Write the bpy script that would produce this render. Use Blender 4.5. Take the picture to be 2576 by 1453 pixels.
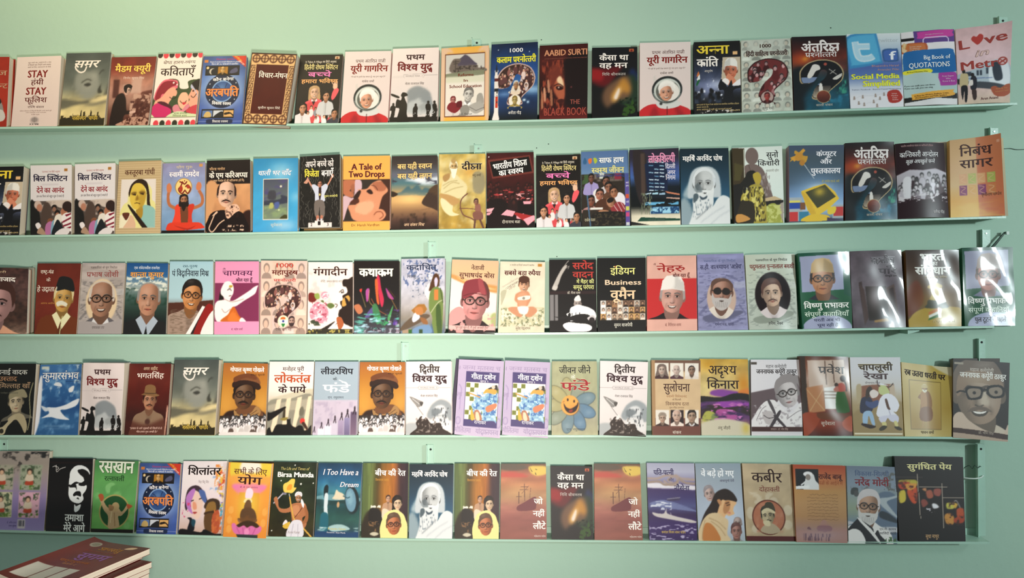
import bpy, math, random, numpy as np
from mathutils import Vector, Matrix
SC = bpy.context.scene
for o in list(bpy.data.objects): bpy.data.objects.remove(o)
# ---------------------------------------------------------------- camera, world, lights, exposure
FPX = 1875.; CAMZ = 1.5; CAMY = -2.2
cam = bpy.data.cameras.new('camera'); camo = bpy.data.objects.new('camera', cam); SC.collection.objects.link(camo)
cam.lens = 36*FPX/2576; cam.sensor_width = 36; cam.clip_start = .02
RM = Matrix.Rotation(math.radians(2.8), 3, 'Z') @ Matrix.Rotation(math.radians(90), 3, 'X') @ Matrix.Rotation(math.radians(-.45), 3, 'Z')
camo.matrix_world = Matrix.Translation((0, CAMY, CAMZ)) @ RM.to_4x4(); SC.camera = camo
def at(px, py, y):
    """the point of the plane at distance -y from the wall seen at a pixel of the photograph"""
    d = RM @ Vector(((px-1288)/FPX, (726.5-py)/FPX, -1)); t = (y-CAMY)/d.y
    return Vector((0, CAMY, CAMZ))+d*t
w = bpy.data.worlds.new('world'); SC.world = w; w.use_nodes = True
w.node_tree.nodes['Background'].inputs[0].default_value = (.88, .97, .97, 1); w.node_tree.nodes['Background'].inputs[1].default_value = .21
def area(name, loc, tgt, sx, sy, power, col, spread=180):
    l = bpy.data.lights.new(name, 'AREA'); l.shape = 'RECTANGLE'; l.size = sx; l.size_y = sy; l.energy = power; l.color = col; l.spread = math.radians(spread)
    o = bpy.data.objects.new(name, l); SC.collection.objects.link(o); o.location = loc
    o.rotation_euler = (Vector(tgt)-Vector(loc)).to_track_quat('-Z', 'Y').to_euler(); return o
area('window_daylight', (2.35, -1.9, 2.15), (.9, 0, 1.45), .2, .32, 5, (.9, 1, 1))
area('far_lamp', (4.2, -3.8, 2.25), (.6, 0, 1.45), .12, .3, 15.5, (.84, .98, 1), 60)
area('tube_light', (-1.15, -.75, 2.85), (-1.0, 0, 2.1), 1.2, .06, 9, (1, .82, .48))
area('room_lamp', (.05, -2.15, 1.02), (-.6, 0, 1.42), .16, .16, 12.3, (1, .88, .79), 78)
SC.view_settings.view_transform = 'Standard'; SC.view_settings.look = 'None'; SC.view_settings.gamma = 1; SC.view_settings.exposure = .06
SC.view_settings.use_curve_mapping = False
# ---------------------------------------------------------------- lettering: glyph outlines from the text tool, Devanagari shaped here
fcu = bpy.data.curves.new('lettering_source', 'FONT'); fob = bpy.data.objects.new('lettering_source', fcu)
SC.collection.objects.link(fob); fcu.resolution_u = 2
GC = {}
def raw_mesh(s):
    fcu.body = s
    m = fob.evaluated_get(bpy.context.evaluated_depsgraph_get()).to_mesh()
    n = len(m.vertices); v = np.zeros(n*3); m.vertices.foreach_get('co', v)
    m.calc_loop_triangles(); k = len(m.loop_triangles); t = np.zeros(k*3, int)
    if k: m.loop_triangles.foreach_get('vertices', t)
    fob.evaluated_get(bpy.context.evaluated_depsgraph_get()).to_mesh_clear()
    return v.reshape(-1, 3)[:, :2], t.reshape(-1, 3)
def glyph(c, b=0):
    k = (c, b)
    if k not in GC:
        fcu.offset = b*.012
        v, t = raw_mesh(c) if c != ' ' else (np.zeros((0, 2)), np.zeros((0, 3), int))
        fcu.offset = 0
        w, _ = raw_mesh(c+'|'); lo = w[w[:, 1] < -.2295]
        bar = lo[:, 0].max() if len(lo) else .168
        if c in 'ुूृ्': bar = .168
        GC[k] = (v, t, .26 if c == ' ' else bar-.168)
    return GC[k]
def clip_x(v, t, xc):
    V, T = [], []
    for tri in t:
        p = [v[i] for i in tri]; out = []
        for i in range(3):
            a, c = p[i], p[(i+1) % 3]
            if a[0] <= xc: out.append(a)
            if (a[0] <= xc) != (c[0] <= xc):
                f = (xc-a[0])/(c[0]-a[0]); out.append(a+(c-a)*f)
        if len(out) >= 3:
            n = len(V); V += out; T += [(n, n+i, n+i+1) for i in range(1, len(out)-1)]
    return np.array(V).reshape(-1, 2), np.array(T, int).reshape(-1, 3)
def ribbon(pts, w, closed=False):
    P = np.array(pts, float); n = len(P)
    d = np.zeros_like(P)
    for i in range(n):
        a = P[(i-1) % n] if closed or i > 0 else P[i]; c = P[(i+1) % n] if closed or i < n-1 else P[i]
        q = c-a; d[i] = q/(np.hypot(*q)+1e-9)
    nn = np.stack([-d[:, 1], d[:, 0]], 1)*w/2
    V = np.concatenate([P+nn, P-nn]); T = []
    for i in range(n if closed else n-1):
        j = (i+1) % n; T += [(i, j, n+j), (i, n+j, n+i)]
    return V, np.array(T, int)
def smooth(pts, closed=False, k=5):
    P = [np.array(p, float) for p in pts]; n = len(P); out = []
    for i in range(n if closed else n-1):
        g = (lambda j: P[j % n]) if closed else (lambda j: P[min(max(j, 0), n-1)])
        a, b, c, d = g(i-1), g(i), g(i+1), g(i+2)
        for s in range(k):
            t = s/k; out.append(.5*((2*b)+(c-a)*t+(2*a-5*b+4*c-d)*t*t+(3*b-a-3*c+d)*t**3))
    if not closed: out.append(P[-1])
    return out
KSHA = [(.22, .6), (.13, .5), (.15, .39), (.27, .34), (.13, .25), (.08, .13), (.2, .04), (.34, .1), (.37, .21), (.28, .27), (.46, .24), (.66, .31)]
GYA = [(.06, .52), (.18, .42), (.33, .34), (.36, .18), (.22, .06), (.08, .13)]
HALF = set('खगघचजझञणतथधनपबभमयलवशषस')
MAT = 'ािीुूृेैोौॉ'; SGN = 'ंँः़'
def shape(text, b=0):
    """text -> vertices and triangles, headline at .622, baseline 0"""
    sw0, _, sa = glyph('ा'); low = sw0[sw0[:, 1] < .3]; s0, s1 = low[:, 0].min(), low[:, 0].max(); rb = sa-s1; sw = s1-s0
    Vs, Ts, Gi, n, pen = [], [], [], 0, 0.
    def put(v, t, dx=0, dy=0, sx=1, sy=1):
        nonlocal n
        if len(v) == 0: return
        Vs.append(v*np.array([sx, sy])+np.array([dx, dy])); Ts.append(t+n); Gi.append(np.full(len(v), len(Gi) % 3)); n += len(v)
    i = 0
    while i < len(text):
        c = text[i]
        if not ('\u0904' <= c <= '\u0939'):
            v, t, a = glyph(c, b); put(v, t, pen); pen += a; i += 1; continue
        cons = [c]; i += 1
        while i+1 < len(text) and text[i] == '्' and '\u0915' <= text[i+1] <= '\u0939': cons.append(text[i+1]); i += 2
        post = ''
        while i < len(text) and (text[i] in MAT or text[i] in SGN or text[i] == '्'): post += text[i]; i += 1
        reph = len(cons) > 1 and cons[0] == 'र'
        if reph: cons = cons[1:]
        rak = len(cons) > 1 and cons[-1] == 'र'
        if rak: cons = cons[:-1]
        ipen = None
        if 'ि' in post: ipen = pen; pen += glyph('ि', b)[2] if glyph('ि', b)[2] < .5 else .273
        k = 0
        while k < len(cons):
            c = cons[k]; nx = cons[k+1] if k+1 < len(cons) else None
            if (c, nx) in (('क', 'ष'), ('ज', 'ञ')):
                for q in ((KSHA,) if c == 'क' else (GYA, [(.34, .33), (.56, .33)])):
                    v, t = ribbon(smooth(q, k=3), sw*.85); put(v, t, pen)
                e = .66 if c == 'क' else .57
                v, t = ribbon([(e, .62), (e, 0)], sw); put(v, t, pen)
                v, t = ribbon([(0, .585), (e+.1, .585)], .075); put(v, t, pen); pen += e+.1; k += 2; continue
            v, t, a = glyph(c, b)
            if nx is None: put(v, t, pen); pen += a
            elif c == 'द':
                put(v, t, pen); w, u, a2 = glyph(nx, b); keep = w.copy(); keep[:, 1] = np.minimum(keep[:, 1], .5)
                put(keep, u, pen+.16, -.2, .6, .62); pen += max(a, .5); k += 1
            elif c in HALF:
                v2, t2 = clip_x(v, t, a-rb-sw+.005); put(v2, t2, pen); pen += a-rb-sw
            elif c in 'कफ':
                v2, t2 = clip_x(v, t, a*.8); put(v2, t2, pen); pen += a*.78
            else:
                put(v, t, pen); w, u, _ = glyph('्', b); put(w, u, pen+a-.08); pen += a
            k += 1
        if rak:
            if cons[-1] in 'टठडढछ': v, t = ribbon([(-.42, -.16), (-.27, -.05), (-.12, -.16)], sw)
            else: v, t = ribbon([(-rb-sw/2, .28), (-rb-sw-.24, .09)], sw*.95)
            put(v, t, pen)
        end = pen
        if ipen is not None:
            v, t, _ = glyph('ि', b); v = v.copy(); st = end-ipen-rb-sw*.3; m = v[:, 0] > .27
            f = (st-.2)/(v[:, 0].max()-.2); v[m, 0] = .2+(v[m, 0]-.2)*f; put(v, t, ipen)
        for m in post:
            if m in 'ि': continue
            if m in 'ुू' and cons[-1] == 'र':
                w, u = ribbon(smooth([(-.05, .36), (.06, .42), (.16, .36), (.14, .22), (.02, .2)], k=3), sw*.9); put(w, u, pen-.03); pen += .12; continue
            v, t, a = glyph(m, b); put(v, t, pen); 
            if m in 'ाीोौॉः': pen += a
        if reph:
            v, t = ribbon(smooth([(-.03, .6), (-.05, .74), (-.16, .84), (-.3, .78)], k=3), sw*.9); put(v, t, pen-rb*.6)
    if not Vs: return np.zeros((0, 2)), np.zeros((0, 3), int), 1
    return np.concatenate(Vs), np.concatenate(Ts), np.concatenate(Gi)
# ---------------------------------------------------------------- colours
def lin(c):
    c = np.asarray(c, float); return np.where(c <= .04045, c/12.92, ((c+.055)/1.055)**2.4)
def hexc(s):
    if len(s) == 3: s = ''.join(a+a for a in s)
    return np.array([int(s[i:i+2], 16)/255 for i in (0, 2, 4)])
# ---------------------------------------------------------------- cover artwork, painted into an array of print colours
GW, GH, SS = 96, 144, 2
W, H = GW*SS+1, GH*SS+1
UX = (np.arange(W)/(W-1)*100)[None, :].repeat(H, 0); VY = (np.arange(H)/(H-1)*150)[:, None].repeat(W, 1)
def vnoise(scale, seed, ax=1., ay=1., octs=3):
    out = np.zeros((H, W)); amp = 1; tot = 0
    for o in range(octs):
        r = np.random.RandomState(seed*7+o); nx = max(2, int(100/(scale*ax))+3); ny = max(2, int(150/(scale*ay))+3)
        g = r.rand(ny, nx)
        x = UX[0]/(scale*ax); y = VY[:, 0]/(scale*ay); x = np.minimum(x, nx-1.001); y = np.minimum(y, ny-1.001)
        xi = x.astype(int); yi = y.astype(int); fx = x-xi; fy = y-yi; fx = fx*fx*(3-2*fx); fy = (fy*fy*(3-2*fy))[:, None]
        a = g[yi][:, xi]*(1-fx)+g[yi][:, xi+1]*fx; c = g[yi+1][:, xi]*(1-fx)+g[yi+1][:, xi+1]*fx
        out += amp*(a*(1-fy)+c*fy); tot += amp; amp *= .55; scale /= 2
        if scale*min(ax, ay) < .8: break
    return out/tot
def box(m, r, k=1):
    r = int(round(r*2))
    if r < 1: return m
    for _ in range(2):
        for ax in (0, 1):
            p = np.pad(m, [(r+1, r) if a == ax else (0, 0) for a in (0, 1)], mode='edge'); c = np.cumsum(p, ax)
            m = (c[2*r+1:]-c[:-2*r-1])/(2*r+1) if ax == 0 else (c[:, 2*r+1:]-c[:, :-2*r-1])/(2*r+1)
    return m
def polymask(P):
    P = np.array(P, float); x0, x1 = P[:, 0].min(), P[:, 0].max(); y0, y1 = P[:, 1].min(), P[:, 1].max()
    m = np.zeros((H, W)); i0, i1 = max(0, int(y0/150*(H-1))), min(H, int(y1/150*(H-1))+2); j0, j1 = max(0, int(x0/100*(W-1))), min(W, int(x1/100*(W-1))+2)
    if i1 <= i0 or j1 <= j0: return m
    X = UX[i0:i1, j0:j1]+.013; Y = VY[i0:i1, j0:j1]+.017; ins = np.zeros(X.shape, bool)
    for k in range(len(P)):
        a, c = P[k-1], P[k]
        if a[1] == c[1]: continue
        cond = (a[1] > Y) != (c[1] > Y); ins ^= cond & (X < (c[0]-a[0])*(Y-a[1])/(c[1]-a[1])+a[0])
    m[i0:i1, j0:j1] = ins; return m
class Art:
    def __init__(s): s.A = np.ones((H, W, 3)); s.al = 1.; s.bl = 0.; s.clip = None
    def comp(s, m, c, c2=None, hz=False, box_=None):
        if s.bl: m = box(m, s.bl)
        if s.clip is not None: m = m*s.clip
        m = (m*s.al)[..., None]; col = hexc(c)
        if c2:
            x0, x1 = box_; t = np.clip(((UX if hz else VY)-x0)/(x1-x0+1e-6), 0, 1)[..., None]; col = col*(1-t)+hexc(c2)*t
        s.A = s.A*(1-m)+col*m
    def ell(s, cx, cy, rx, ry, rot=0):
        x, y = UX-cx, VY-cy
        if rot: a = math.radians(rot); x, y = x*math.cos(a)+y*math.sin(a), -x*math.sin(a)+y*math.cos(a)
        d = np.sqrt((x/rx)**2+(y/ry)**2); return np.clip((1-d)*min(rx, ry)*1.6+.5, 0, 1)
def mul(c, f):
    a = np.clip(hexc(c)*f, 0, 1); return '%02x%02x%02x' % tuple(int(x*255) for x in a)
def mixc(c, d, f):
    a = hexc(c)*(1-f)+hexc(d)*f; return '%02x%02x%02x' % tuple(int(x*255) for x in a)
def face(A, cx, cy, s, tilt, skin, hair, cloth, fl, extra='fff'):
    """a drawn head and shoulders; s = half face width"""
    ca, sa = math.cos(math.radians(tilt)), math.sin(math.radians(tilt))
    T = lambda x, y: (cx+s*(x*ca-y*sa), cy+s*(x*sa+y*ca))
    def ov(x, y, rx, ry, c, al=1, soft=0, rot=0):
        A.al, A.bl = al, soft*s; X, Y = T(x, y); A.comp(A.ell(X, Y, rx*s, ry*s, tilt+rot), c); A.al, A.bl = 1, 0
    def pg(c, pts, al=1, soft=0, sm=True):
        A.al, A.bl = al, soft*s; P = [T(*p) for p in pts]; A.comp(polymask(smooth(P, True, 4) if sm else P), c); A.al, A.bl = 1, 0
    def ln(c, w, pts, al=1, soft=0):
        A.al, A.bl = al, soft*s; v, t = ribbon(smooth([T(*p) for p in pts], k=4), w*s); n = len(v)//2
        A.comp(polymask(list(v[:n])+list(v[n:][::-1])), c); A.al, A.bl = 1, 0
    dk = mul(skin, .38); sh = mul(skin, .66); hi = mixc(skin, 'ffffff', .35); L = -1 if 'l' in fl else 1
    if 'w' in fl: pg(hair, [(0, -1.75), (1.2, -1.3), (1.45, 0), (1.5, 1.7), (.6, 1.9), (-.6, 1.9), (-1.5, 1.7), (-1.45, 0), (-1.2, -1.3)])
    if 'v' in fl: pg(extra, [(0, -1.95), (1.3, -1.4), (1.6, .2), (1.9, 2.6), (-1.9, 2.6), (-1.6, .2), (-1.3, -1.4)])
    yb = 2.5 if 'z' in fl else 6
    if 'n' not in fl:
        pg(cloth, [(-.55, 1.35), (-1.3, 1.75), (-2.3, 2.2), (-2.75, 3.4), (-2.8, yb), (2.8, yb), (2.75, 3.4), (2.3, 2.2), (1.3, 1.75), (.55, 1.35)])
        pg(mul(cloth, .72), [(-.5, 2.0), (-.2, 3), (-.1, yb), (.25, yb), (.2, 3), (.5, 2.0), (0, 2.5)], .6, .1)
        pg(sh, [(-.6, .7), (-.62, 1.7), (0, 2.35), (.62, 1.7), (.6, .7)])
        if 'k' in fl: pg(mixc(cloth, 'ffffff', .75), [(-.62, 1.5), (-.8, 1.9), (-.1, 2.6), (0, 2.3), (.1, 2.6), (.8, 1.9), (.62, 1.5), (0, 2.2)], sm=False)
        if 'y' in fl: pg(extra, [(-.62, 1.4), (-1.1, 1.8), (-.2, 3.2), (0, 2.3), (.2, 3.2), (1.1, 1.8), (.62, 1.4), (0, 2.2)], sm=False)
    ov(-1.02, .05, .2, .36, sh); ov(1.02, .05, .2, .36, sh)
    head = [(0, -1.45), (.6, -1.3), (.96, -.8), (1.0, 0), (.9, .65), (.55, 1.18), (0, 1.38), (-.55, 1.18), (-.9, .65), (-1.0, 0), (-.96, -.8), (-.6, -1.3)]
    pg(skin, head)
    oc = A.clip; A.clip = polymask(smooth([T(*p) for p in head], True, 4))*(1 if oc is None else oc)
    pg(sh, [(L*.45, -1.5), (L*1.2, -1.2), (L*1.2, 1.5), (L*.2, 1.5), (L*.5, .6)], .8, .22)
    ov(-L*.3, -.75, .5, .35, hi, .6, .25); ov(-L*.5, .35, .28, .3, hi, .45, .18)
    A.clip = oc
    for e in (-1, 1):
        ov(e*.42, -.12, .28, .15, dk, .55, .1); ov(e*.42, -.1, .19, .085, hi, .7); ov(e*.42, -.1, .09, .09, '0a0808')
        ln(mul(hair, .6) if 'O' not in fl else mul(skin, .45), .12, [(e*.15, -.33), (e*.42, -.42), (e*.72, -.3)], .9)
        ln(dk, .06, [(e*.2, -.18), (e*.42, -.21), (e*.64, -.12)], .9)
    pg(sh, [(L*.02, -.2), (L*.24, .35), (L*.2, .5), (-L*.16, .5), (L*.0, .38)], .8, .06)
    ln(dk, .07, [(-.2, .46), (0, .53), (.2, .46)], .8); ov(-L*.03, .25, .08, .3, hi, .7, .07)
    if 's' in fl: pg(mul(skin, .45), [(-.4, .72), (0, .78), (.4, .72), (.2, .98), (-.2, .98)]); pg('f4ece4', [(-.3, .76), (0, .8), (.3, .76), (.15, .87), (-.15, .87)])
    else: pg(mixc(skin, '902020', .45), [(-.32, .82), (0, .76), (.32, .82), (0, .96)]); ln(dk, .05, [(-.36, .83), (0, .86), (.36, .83)])
    ln(sh, .07, [(-.45, .5), (-.55, .75), (-.5, .95)], .7, .04); ln(sh, .07, [(.45, .5), (.55, .75), (.5, .95)], .7, .04)
    if 'm' in fl: pg(hair if 'O' not in fl else extra, [(0, .54), (.35, .6), (.55, .8), (.3, .76), (0, .7), (-.3, .76), (-.55, .8), (-.35, .6)])
    if 'B' in fl:
        bc = extra if 'E' in fl else hair
        pg(bc, [(-1.0, .1), (-.75, .55), (-.45, .58), (0, .55), (.45, .58), (.75, .55), (1.0, .1), (.95, 1.0), (.5, 1.6 if 'J' not in fl else 2.6), (0, 1.8 if 'J' not in fl else 3.2), (-.5, 1.6 if 'J' not in fl else 2.6), (-.95, 1.0)]); pg(dk, [(-.26, .84), (0, .8), (.26, .84), (0, .95)])
        for q in range(7): ln(mul(bc, .72), .05, [(-.6+q*.2, .95), (-.5+q*.17, 1.5)], .8)
    if 'h' in fl or 'w' in fl:
        pg(hair, [(-1.08, .1), (-1.15, -.8), (-.75, -1.55), (0, -1.8), (.75, -1.6), (1.15, -.8), (1.08, .1), (.95, -.45), (.75, -.95), (.2, -1.1), (-.4, -.95), (-.85, -.6), (-.95, -.2)])
        ov(-L*.3, -1.45, .4, .12, mixc(hair, 'ffffff', .35), .5, .1)
    if 'b' in fl:
        for e in (-1, 1): pg(hair, [(e*.88, -1.0), (e*1.12, -.7), (e*1.15, .0), (e*.98, .15), (e*.93, -.4)])
        pg(hair, [(-1.0, -.7), (-.8, -1.3), (0, -1.56), (.8, -1.3), (1.0, -.7), (.7, -1.2), (0, -1.42), (-.7, -1.2)], .8)
    if 'c' in fl: pg(extra, [(-1.1, -.62), (-.98, -1.5), (-.6, -1.95), (.1, -2.05), (.7, -1.9), (1.0, -1.4), (1.1, -.62), (0, -.78)], sm=False); pg(mul(extra, .75), [(L*.1, -.8), (L*.2, -2.0), (L*1.0, -1.4), (L*1.1, -.62)], .6, .05, False)
    if 't' in fl:
        pg(extra, [(-1.25, -.4), (-1.4, -1.2), (-.8, -1.95), (.1, -2.1), (1.0, -1.85), (1.4, -1.1), (1.2, -.4), (.5, -.85), (-.5, -.85)])
        for q in range(3): ln(mul(extra, .7), .08, [(-1.2+q*.3, -.8-q*.35), (0, -1.3-q*.25), (1.2-q*.2, -.9-q*.3)], .7)
    if 'v' in fl:
        pg(extra, [(-1.05, 1.2), (-1.12, -.5), (-.7, -1.25), (0, -1.5), (.7, -1.25), (1.12, -.5), (1.05, 1.2), (1.6, 1.8), (1.55, 0), (1.2, -1.4), (0, -1.95), (-1.2, -1.4), (-1.55, 0), (-1.6, 1.8)], sm=False)
    if 'f' in fl: pg(extra, [(-1.5, -.9), (-1.0, -1.15), (-.9, -2.1), (-.3, -2.4), (.5, -2.3), (.9, -1.9), (1.0, -1.1), (1.6, -.8), (.9, -.6), (-.6, -.75)]); ln(mul(extra, .6), .14, [(-.98, -1.12), (0, -1.05), (1.0, -1.08)])
    if 'g' in fl or 'G' in fl:
        gc = '20140f'
        for e in (-1, 1):
            if 'G' in fl: ov(e*.45, -.08, .42, .32, '1a1210')
            A.al = .95; v = [T(e*.45+.4*math.cos(a*.5236), -.08+.3*math.sin(a*.5236)) for a in range(12)]
            V, _ = ribbon(v, .1*s, True); A.comp(np.clip(polymask(V[:12])-polymask(V[12:]), -1, 1)**2, gc); A.al = 1
            ln(gc, .09, [(e*.85, -.1), (e*1.05, -.15)])
        ln(gc, .09, [(-.07, -.12), (0, -.16), (.07, -.12)])
def paint(spec):
    """spec: one drawing command per line; x 0..100 across the cover, y 0..150 down; returns art array and text jobs"""
    A = Art(); texts = []
    for line in spec.strip().split('\n'):
        a = line.split()
        if not a: continue
        op = a[0]
        def nums(k, n): return [float(x) for x in a[k:k+n]]
        if op in ('bg', 'bh'):
            cs = [hexc(c) for c in a[1:]]; t = (VY/150 if op == 'bg' else UX/100)*(max(1, len(cs)-1)); out = np.zeros((H, W, 3))
            if len(cs) == 1: out += cs[0]
            else:
                for k in range(3): out[..., k] = np.interp(t, range(len(cs)), [c[k] for c in cs])
            A.A = out
        elif op == 'k': A.al = float(a[1]); A.bl = float(a[2]) if len(a) > 2 else 0
        elif op == 'r':
            x0, y0, x1, y1 = nums(1, 4); m = np.clip((UX-x0)*1.9+.5, 0, 1)*np.clip((x1-UX)*1.9+.5, 0, 1)*np.clip((VY-y0)*1.9+.5, 0, 1)*np.clip((y1-VY)*1.9+.5, 0, 1)
            A.comp(m, a[5], a[6] if len(a) > 6 else None, box_=(y0, y1))
        elif op == 'e':
            cx, cy, rx, ry = nums(1, 4); A.comp(A.ell(cx, cy, rx, ry, float(a[7]) if len(a) > 7 else 0), a[5], a[6] if len(a) > 6 and a[6] != '-' else None, box_=(cy-ry, cy+ry))
        elif op == 's':
            cx, cy, rx, ry = nums(1, 4); d = ((UX-cx)/rx)**2+((VY-cy)/ry)**2; b = A.bl; A.bl = 0; A.comp(np.exp(-d*1.5)*float(a[6]), a[5]); A.bl = b
        elif op in 'pP':
            v = nums(2, 99); P = list(zip(v[::2], v[1::2])); A.comp(polymask(smooth(P, True, 5) if op == 'P' else P), a[1])
        elif op in 'lL':
            v = nums(3, 99); P = list(zip(v[::2], v[1::2])); P = smooth(P, k=5) if op == 'L' else P
            V, _ = ribbon(P, float(a[1])); n = len(P); m = np.zeros((H, W))
            for i in range(n-1): m = np.maximum(m, polymask([V[i], V[i+1], V[n+i+1], V[n+i]]))
            A.comp(m, a[2])
        elif op == 'M':
            v = nums(2 if len(a) % 2 == 0 and len(a) > 2 else 1, 99); q = list(zip(v[::2], v[1::2])); A.clip = polymask(smooth(q, True, 5) if len(q) > 5 else q) if len(a) > 1 else None
        elif op == 'n':
            f = nums(1, 9); nz = vnoise(f[0], int(f[2]), *(f[3:5] if len(f) > 4 else (1, 1)))-.5; A.A = np.clip(A.A*(1+nz[..., None]*f[1]*2), 0, 1)
        elif op == 'N':   # N col scale thresh soft x0 y0 x1 y1 seed [ax ay]
            f = nums(2, 12); nz = vnoise(f[0], int(f[7]), *(f[8:10] if len(f) > 9 else (1, 1))); m = np.clip((nz-f[1])/max(f[2], .001), 0, 1)
            m = m*np.clip((UX-f[3])*.5, 0, 1)*np.clip((f[5]-UX)*.5, 0, 1)*np.clip((VY-f[4])*.5, 0, 1)*np.clip((f[6]-VY)*.5, 0, 1); b = A.bl; A.bl = 0; A.comp(m, a[1]); A.bl = b
        elif op == 'C':   # C x0 y0 x1 y1 size n seed skin cloth... : a crowd of small figures
            x0, y0, x1, y1, sz, n, sd = nums(1, 7); r = random.Random(int(sd)); sk = a[8]; cl = a[9:]
            for q in range(int(n)):
                x = r.uniform(x0, x1); y = y0+(y1-y0)*((q+r.random())/n); z = sz*(.8+.4*r.random()); c = r.choice(cl)
                A.comp(A.ell(x, y+z*2.6, z*1.3, z*2), c); A.comp(A.ell(x, y-.15*z, z*.72, z*.9), mul(sk, .25)); A.comp(A.ell(x, y+z*.2, z*.55, z*.72), mul(sk, .75+.3*r.random()))
        elif op == 'G':   # G x0 y0 x1 y1 nx ny seed : grid of little portraits
            x0, y0, x1, y1, nx, ny, sd = nums(1, 7); r = random.Random(int(sd)); cols = a[8:]
            for j in range(int(ny)):
                for i in range(int(nx)):
                    w, h = (x1-x0)/nx, (y1-y0)/ny; X, Y = x0+i*w, y0+j*h; c = r.choice(cols)
                    A.comp(polymask([(X+.2, Y+.2), (X+w-.2, Y+.2), (X+w-.2, Y+h-.2), (X+.2, Y+h-.2)]), c)
                    m = A.ell(X+w/2, Y+h*.95, w*.42, h*.3); A.comp(m*(VY < Y+h), mul(c, r.choice((.35, .55, 1.2)))); A.comp(A.ell(X+w/2, Y+h*.4, w*.27, h*.27), mul(c, .28)); A.comp(A.ell(X+w/2, Y+h*.46, w*.18, h*.21), mixc(c, 'c89878', .6))
        elif op == 'F':
            f = nums(1, 4); face(A, f[0], f[1], f[2], f[3], a[5], a[6], a[7], a[8], a[9] if len(a) > 9 else 'ffffff'); A.al = 1; A.bl = 0
        elif op[0] == 't':  # t[b][i][c] x0 ytop x1 ybase colour[/under colour] [@angle] text
            x0, y0, x1, y1 = nums(1, 4); k = 6; rot = 0
            if a[6][0] == '@': rot = float(a[6][1:]); k = 7
            col = a[5].split('/'); texts.append((op, x0, y0, x1, y1, col, rot, ' '.join(a[k:])))
        else: raise ValueError(line)
    return A.A, texts
def text_mesh(texts):
    """all lettering of a cover as 2D triangles in cover units with a level each"""
    Vs, Ts, Cs, Zs, n = [], [], [], [], 0
    for lv, (op, x0, y0, x1, y1, col, rot, s) in enumerate(texts):
        deva = any('\u0900' < c < '\u0980' for c in s); b = 2 if 'b' in op else (1 if y1-y0 > 6 else 0)
        if 'B' in op: b = 3
        v, t, adv = shape(s)
        if not len(v): continue
        top = .622 if deva else .686
        if 'i' in op: v = v+np.stack([v[:, 1]*.25, 0*v[:, 1]], 1)
        xa, xb = v[:, 0].min(), v[:, 0].max(); sc = (x1-x0)/(xb-xa)
        sy = (y1-y0)/top; X = x0+(v[:, 0]-xa)*sc; Y = y1-v[:, 1]*sy
        if rot:
            a = math.radians(rot); cx, cy = (x0+x1)/2, (y0+y1)/2; X, Y = cx+(X-cx)*math.cos(a)-(Y-cy)*math.sin(a), cy+(X-cx)*math.sin(a)+(Y-cy)*math.cos(a)
        st = []
        if len(col) > 1:
            o = max(.45, (y1-y0)*.07); st = [(dx*o, dy*o, col[1]) for dx, dy in (((1.5, 1.5),) if 'd' in op else ((1, 0), (-1, 0), (0, 1), (0, -1), (.7, .7), (-.7, -.7)))]
        bw = min(sc, sy)*.016*b
        bd = [(0, 0, col[0])]+([(bw, 0, col[0]), (-bw, 0, col[0])] if b else [])+([(0, bw*.7, col[0])] if b > 1 else [])
        for q, (dx, dy, c) in enumerate(st+bd):
            Vs.append(np.stack([X+dx, Y+dy], 1)); Ts.append(t+n); n += len(v); Cs.append(np.repeat(hexc(c)[None], len(v), 0)); Zs.append((lv % 2)*3.5+q+1+adv*.3)
    if not Vs: return None
    return np.concatenate(Vs), np.concatenate(Ts), np.concatenate(Cs), np.concatenate(Zs)
COV = {}
def cov(s):
    for part in s.split('\n#')[1:]:
        k, body = part.split('\n', 1); COV[k.strip()] = body
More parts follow.
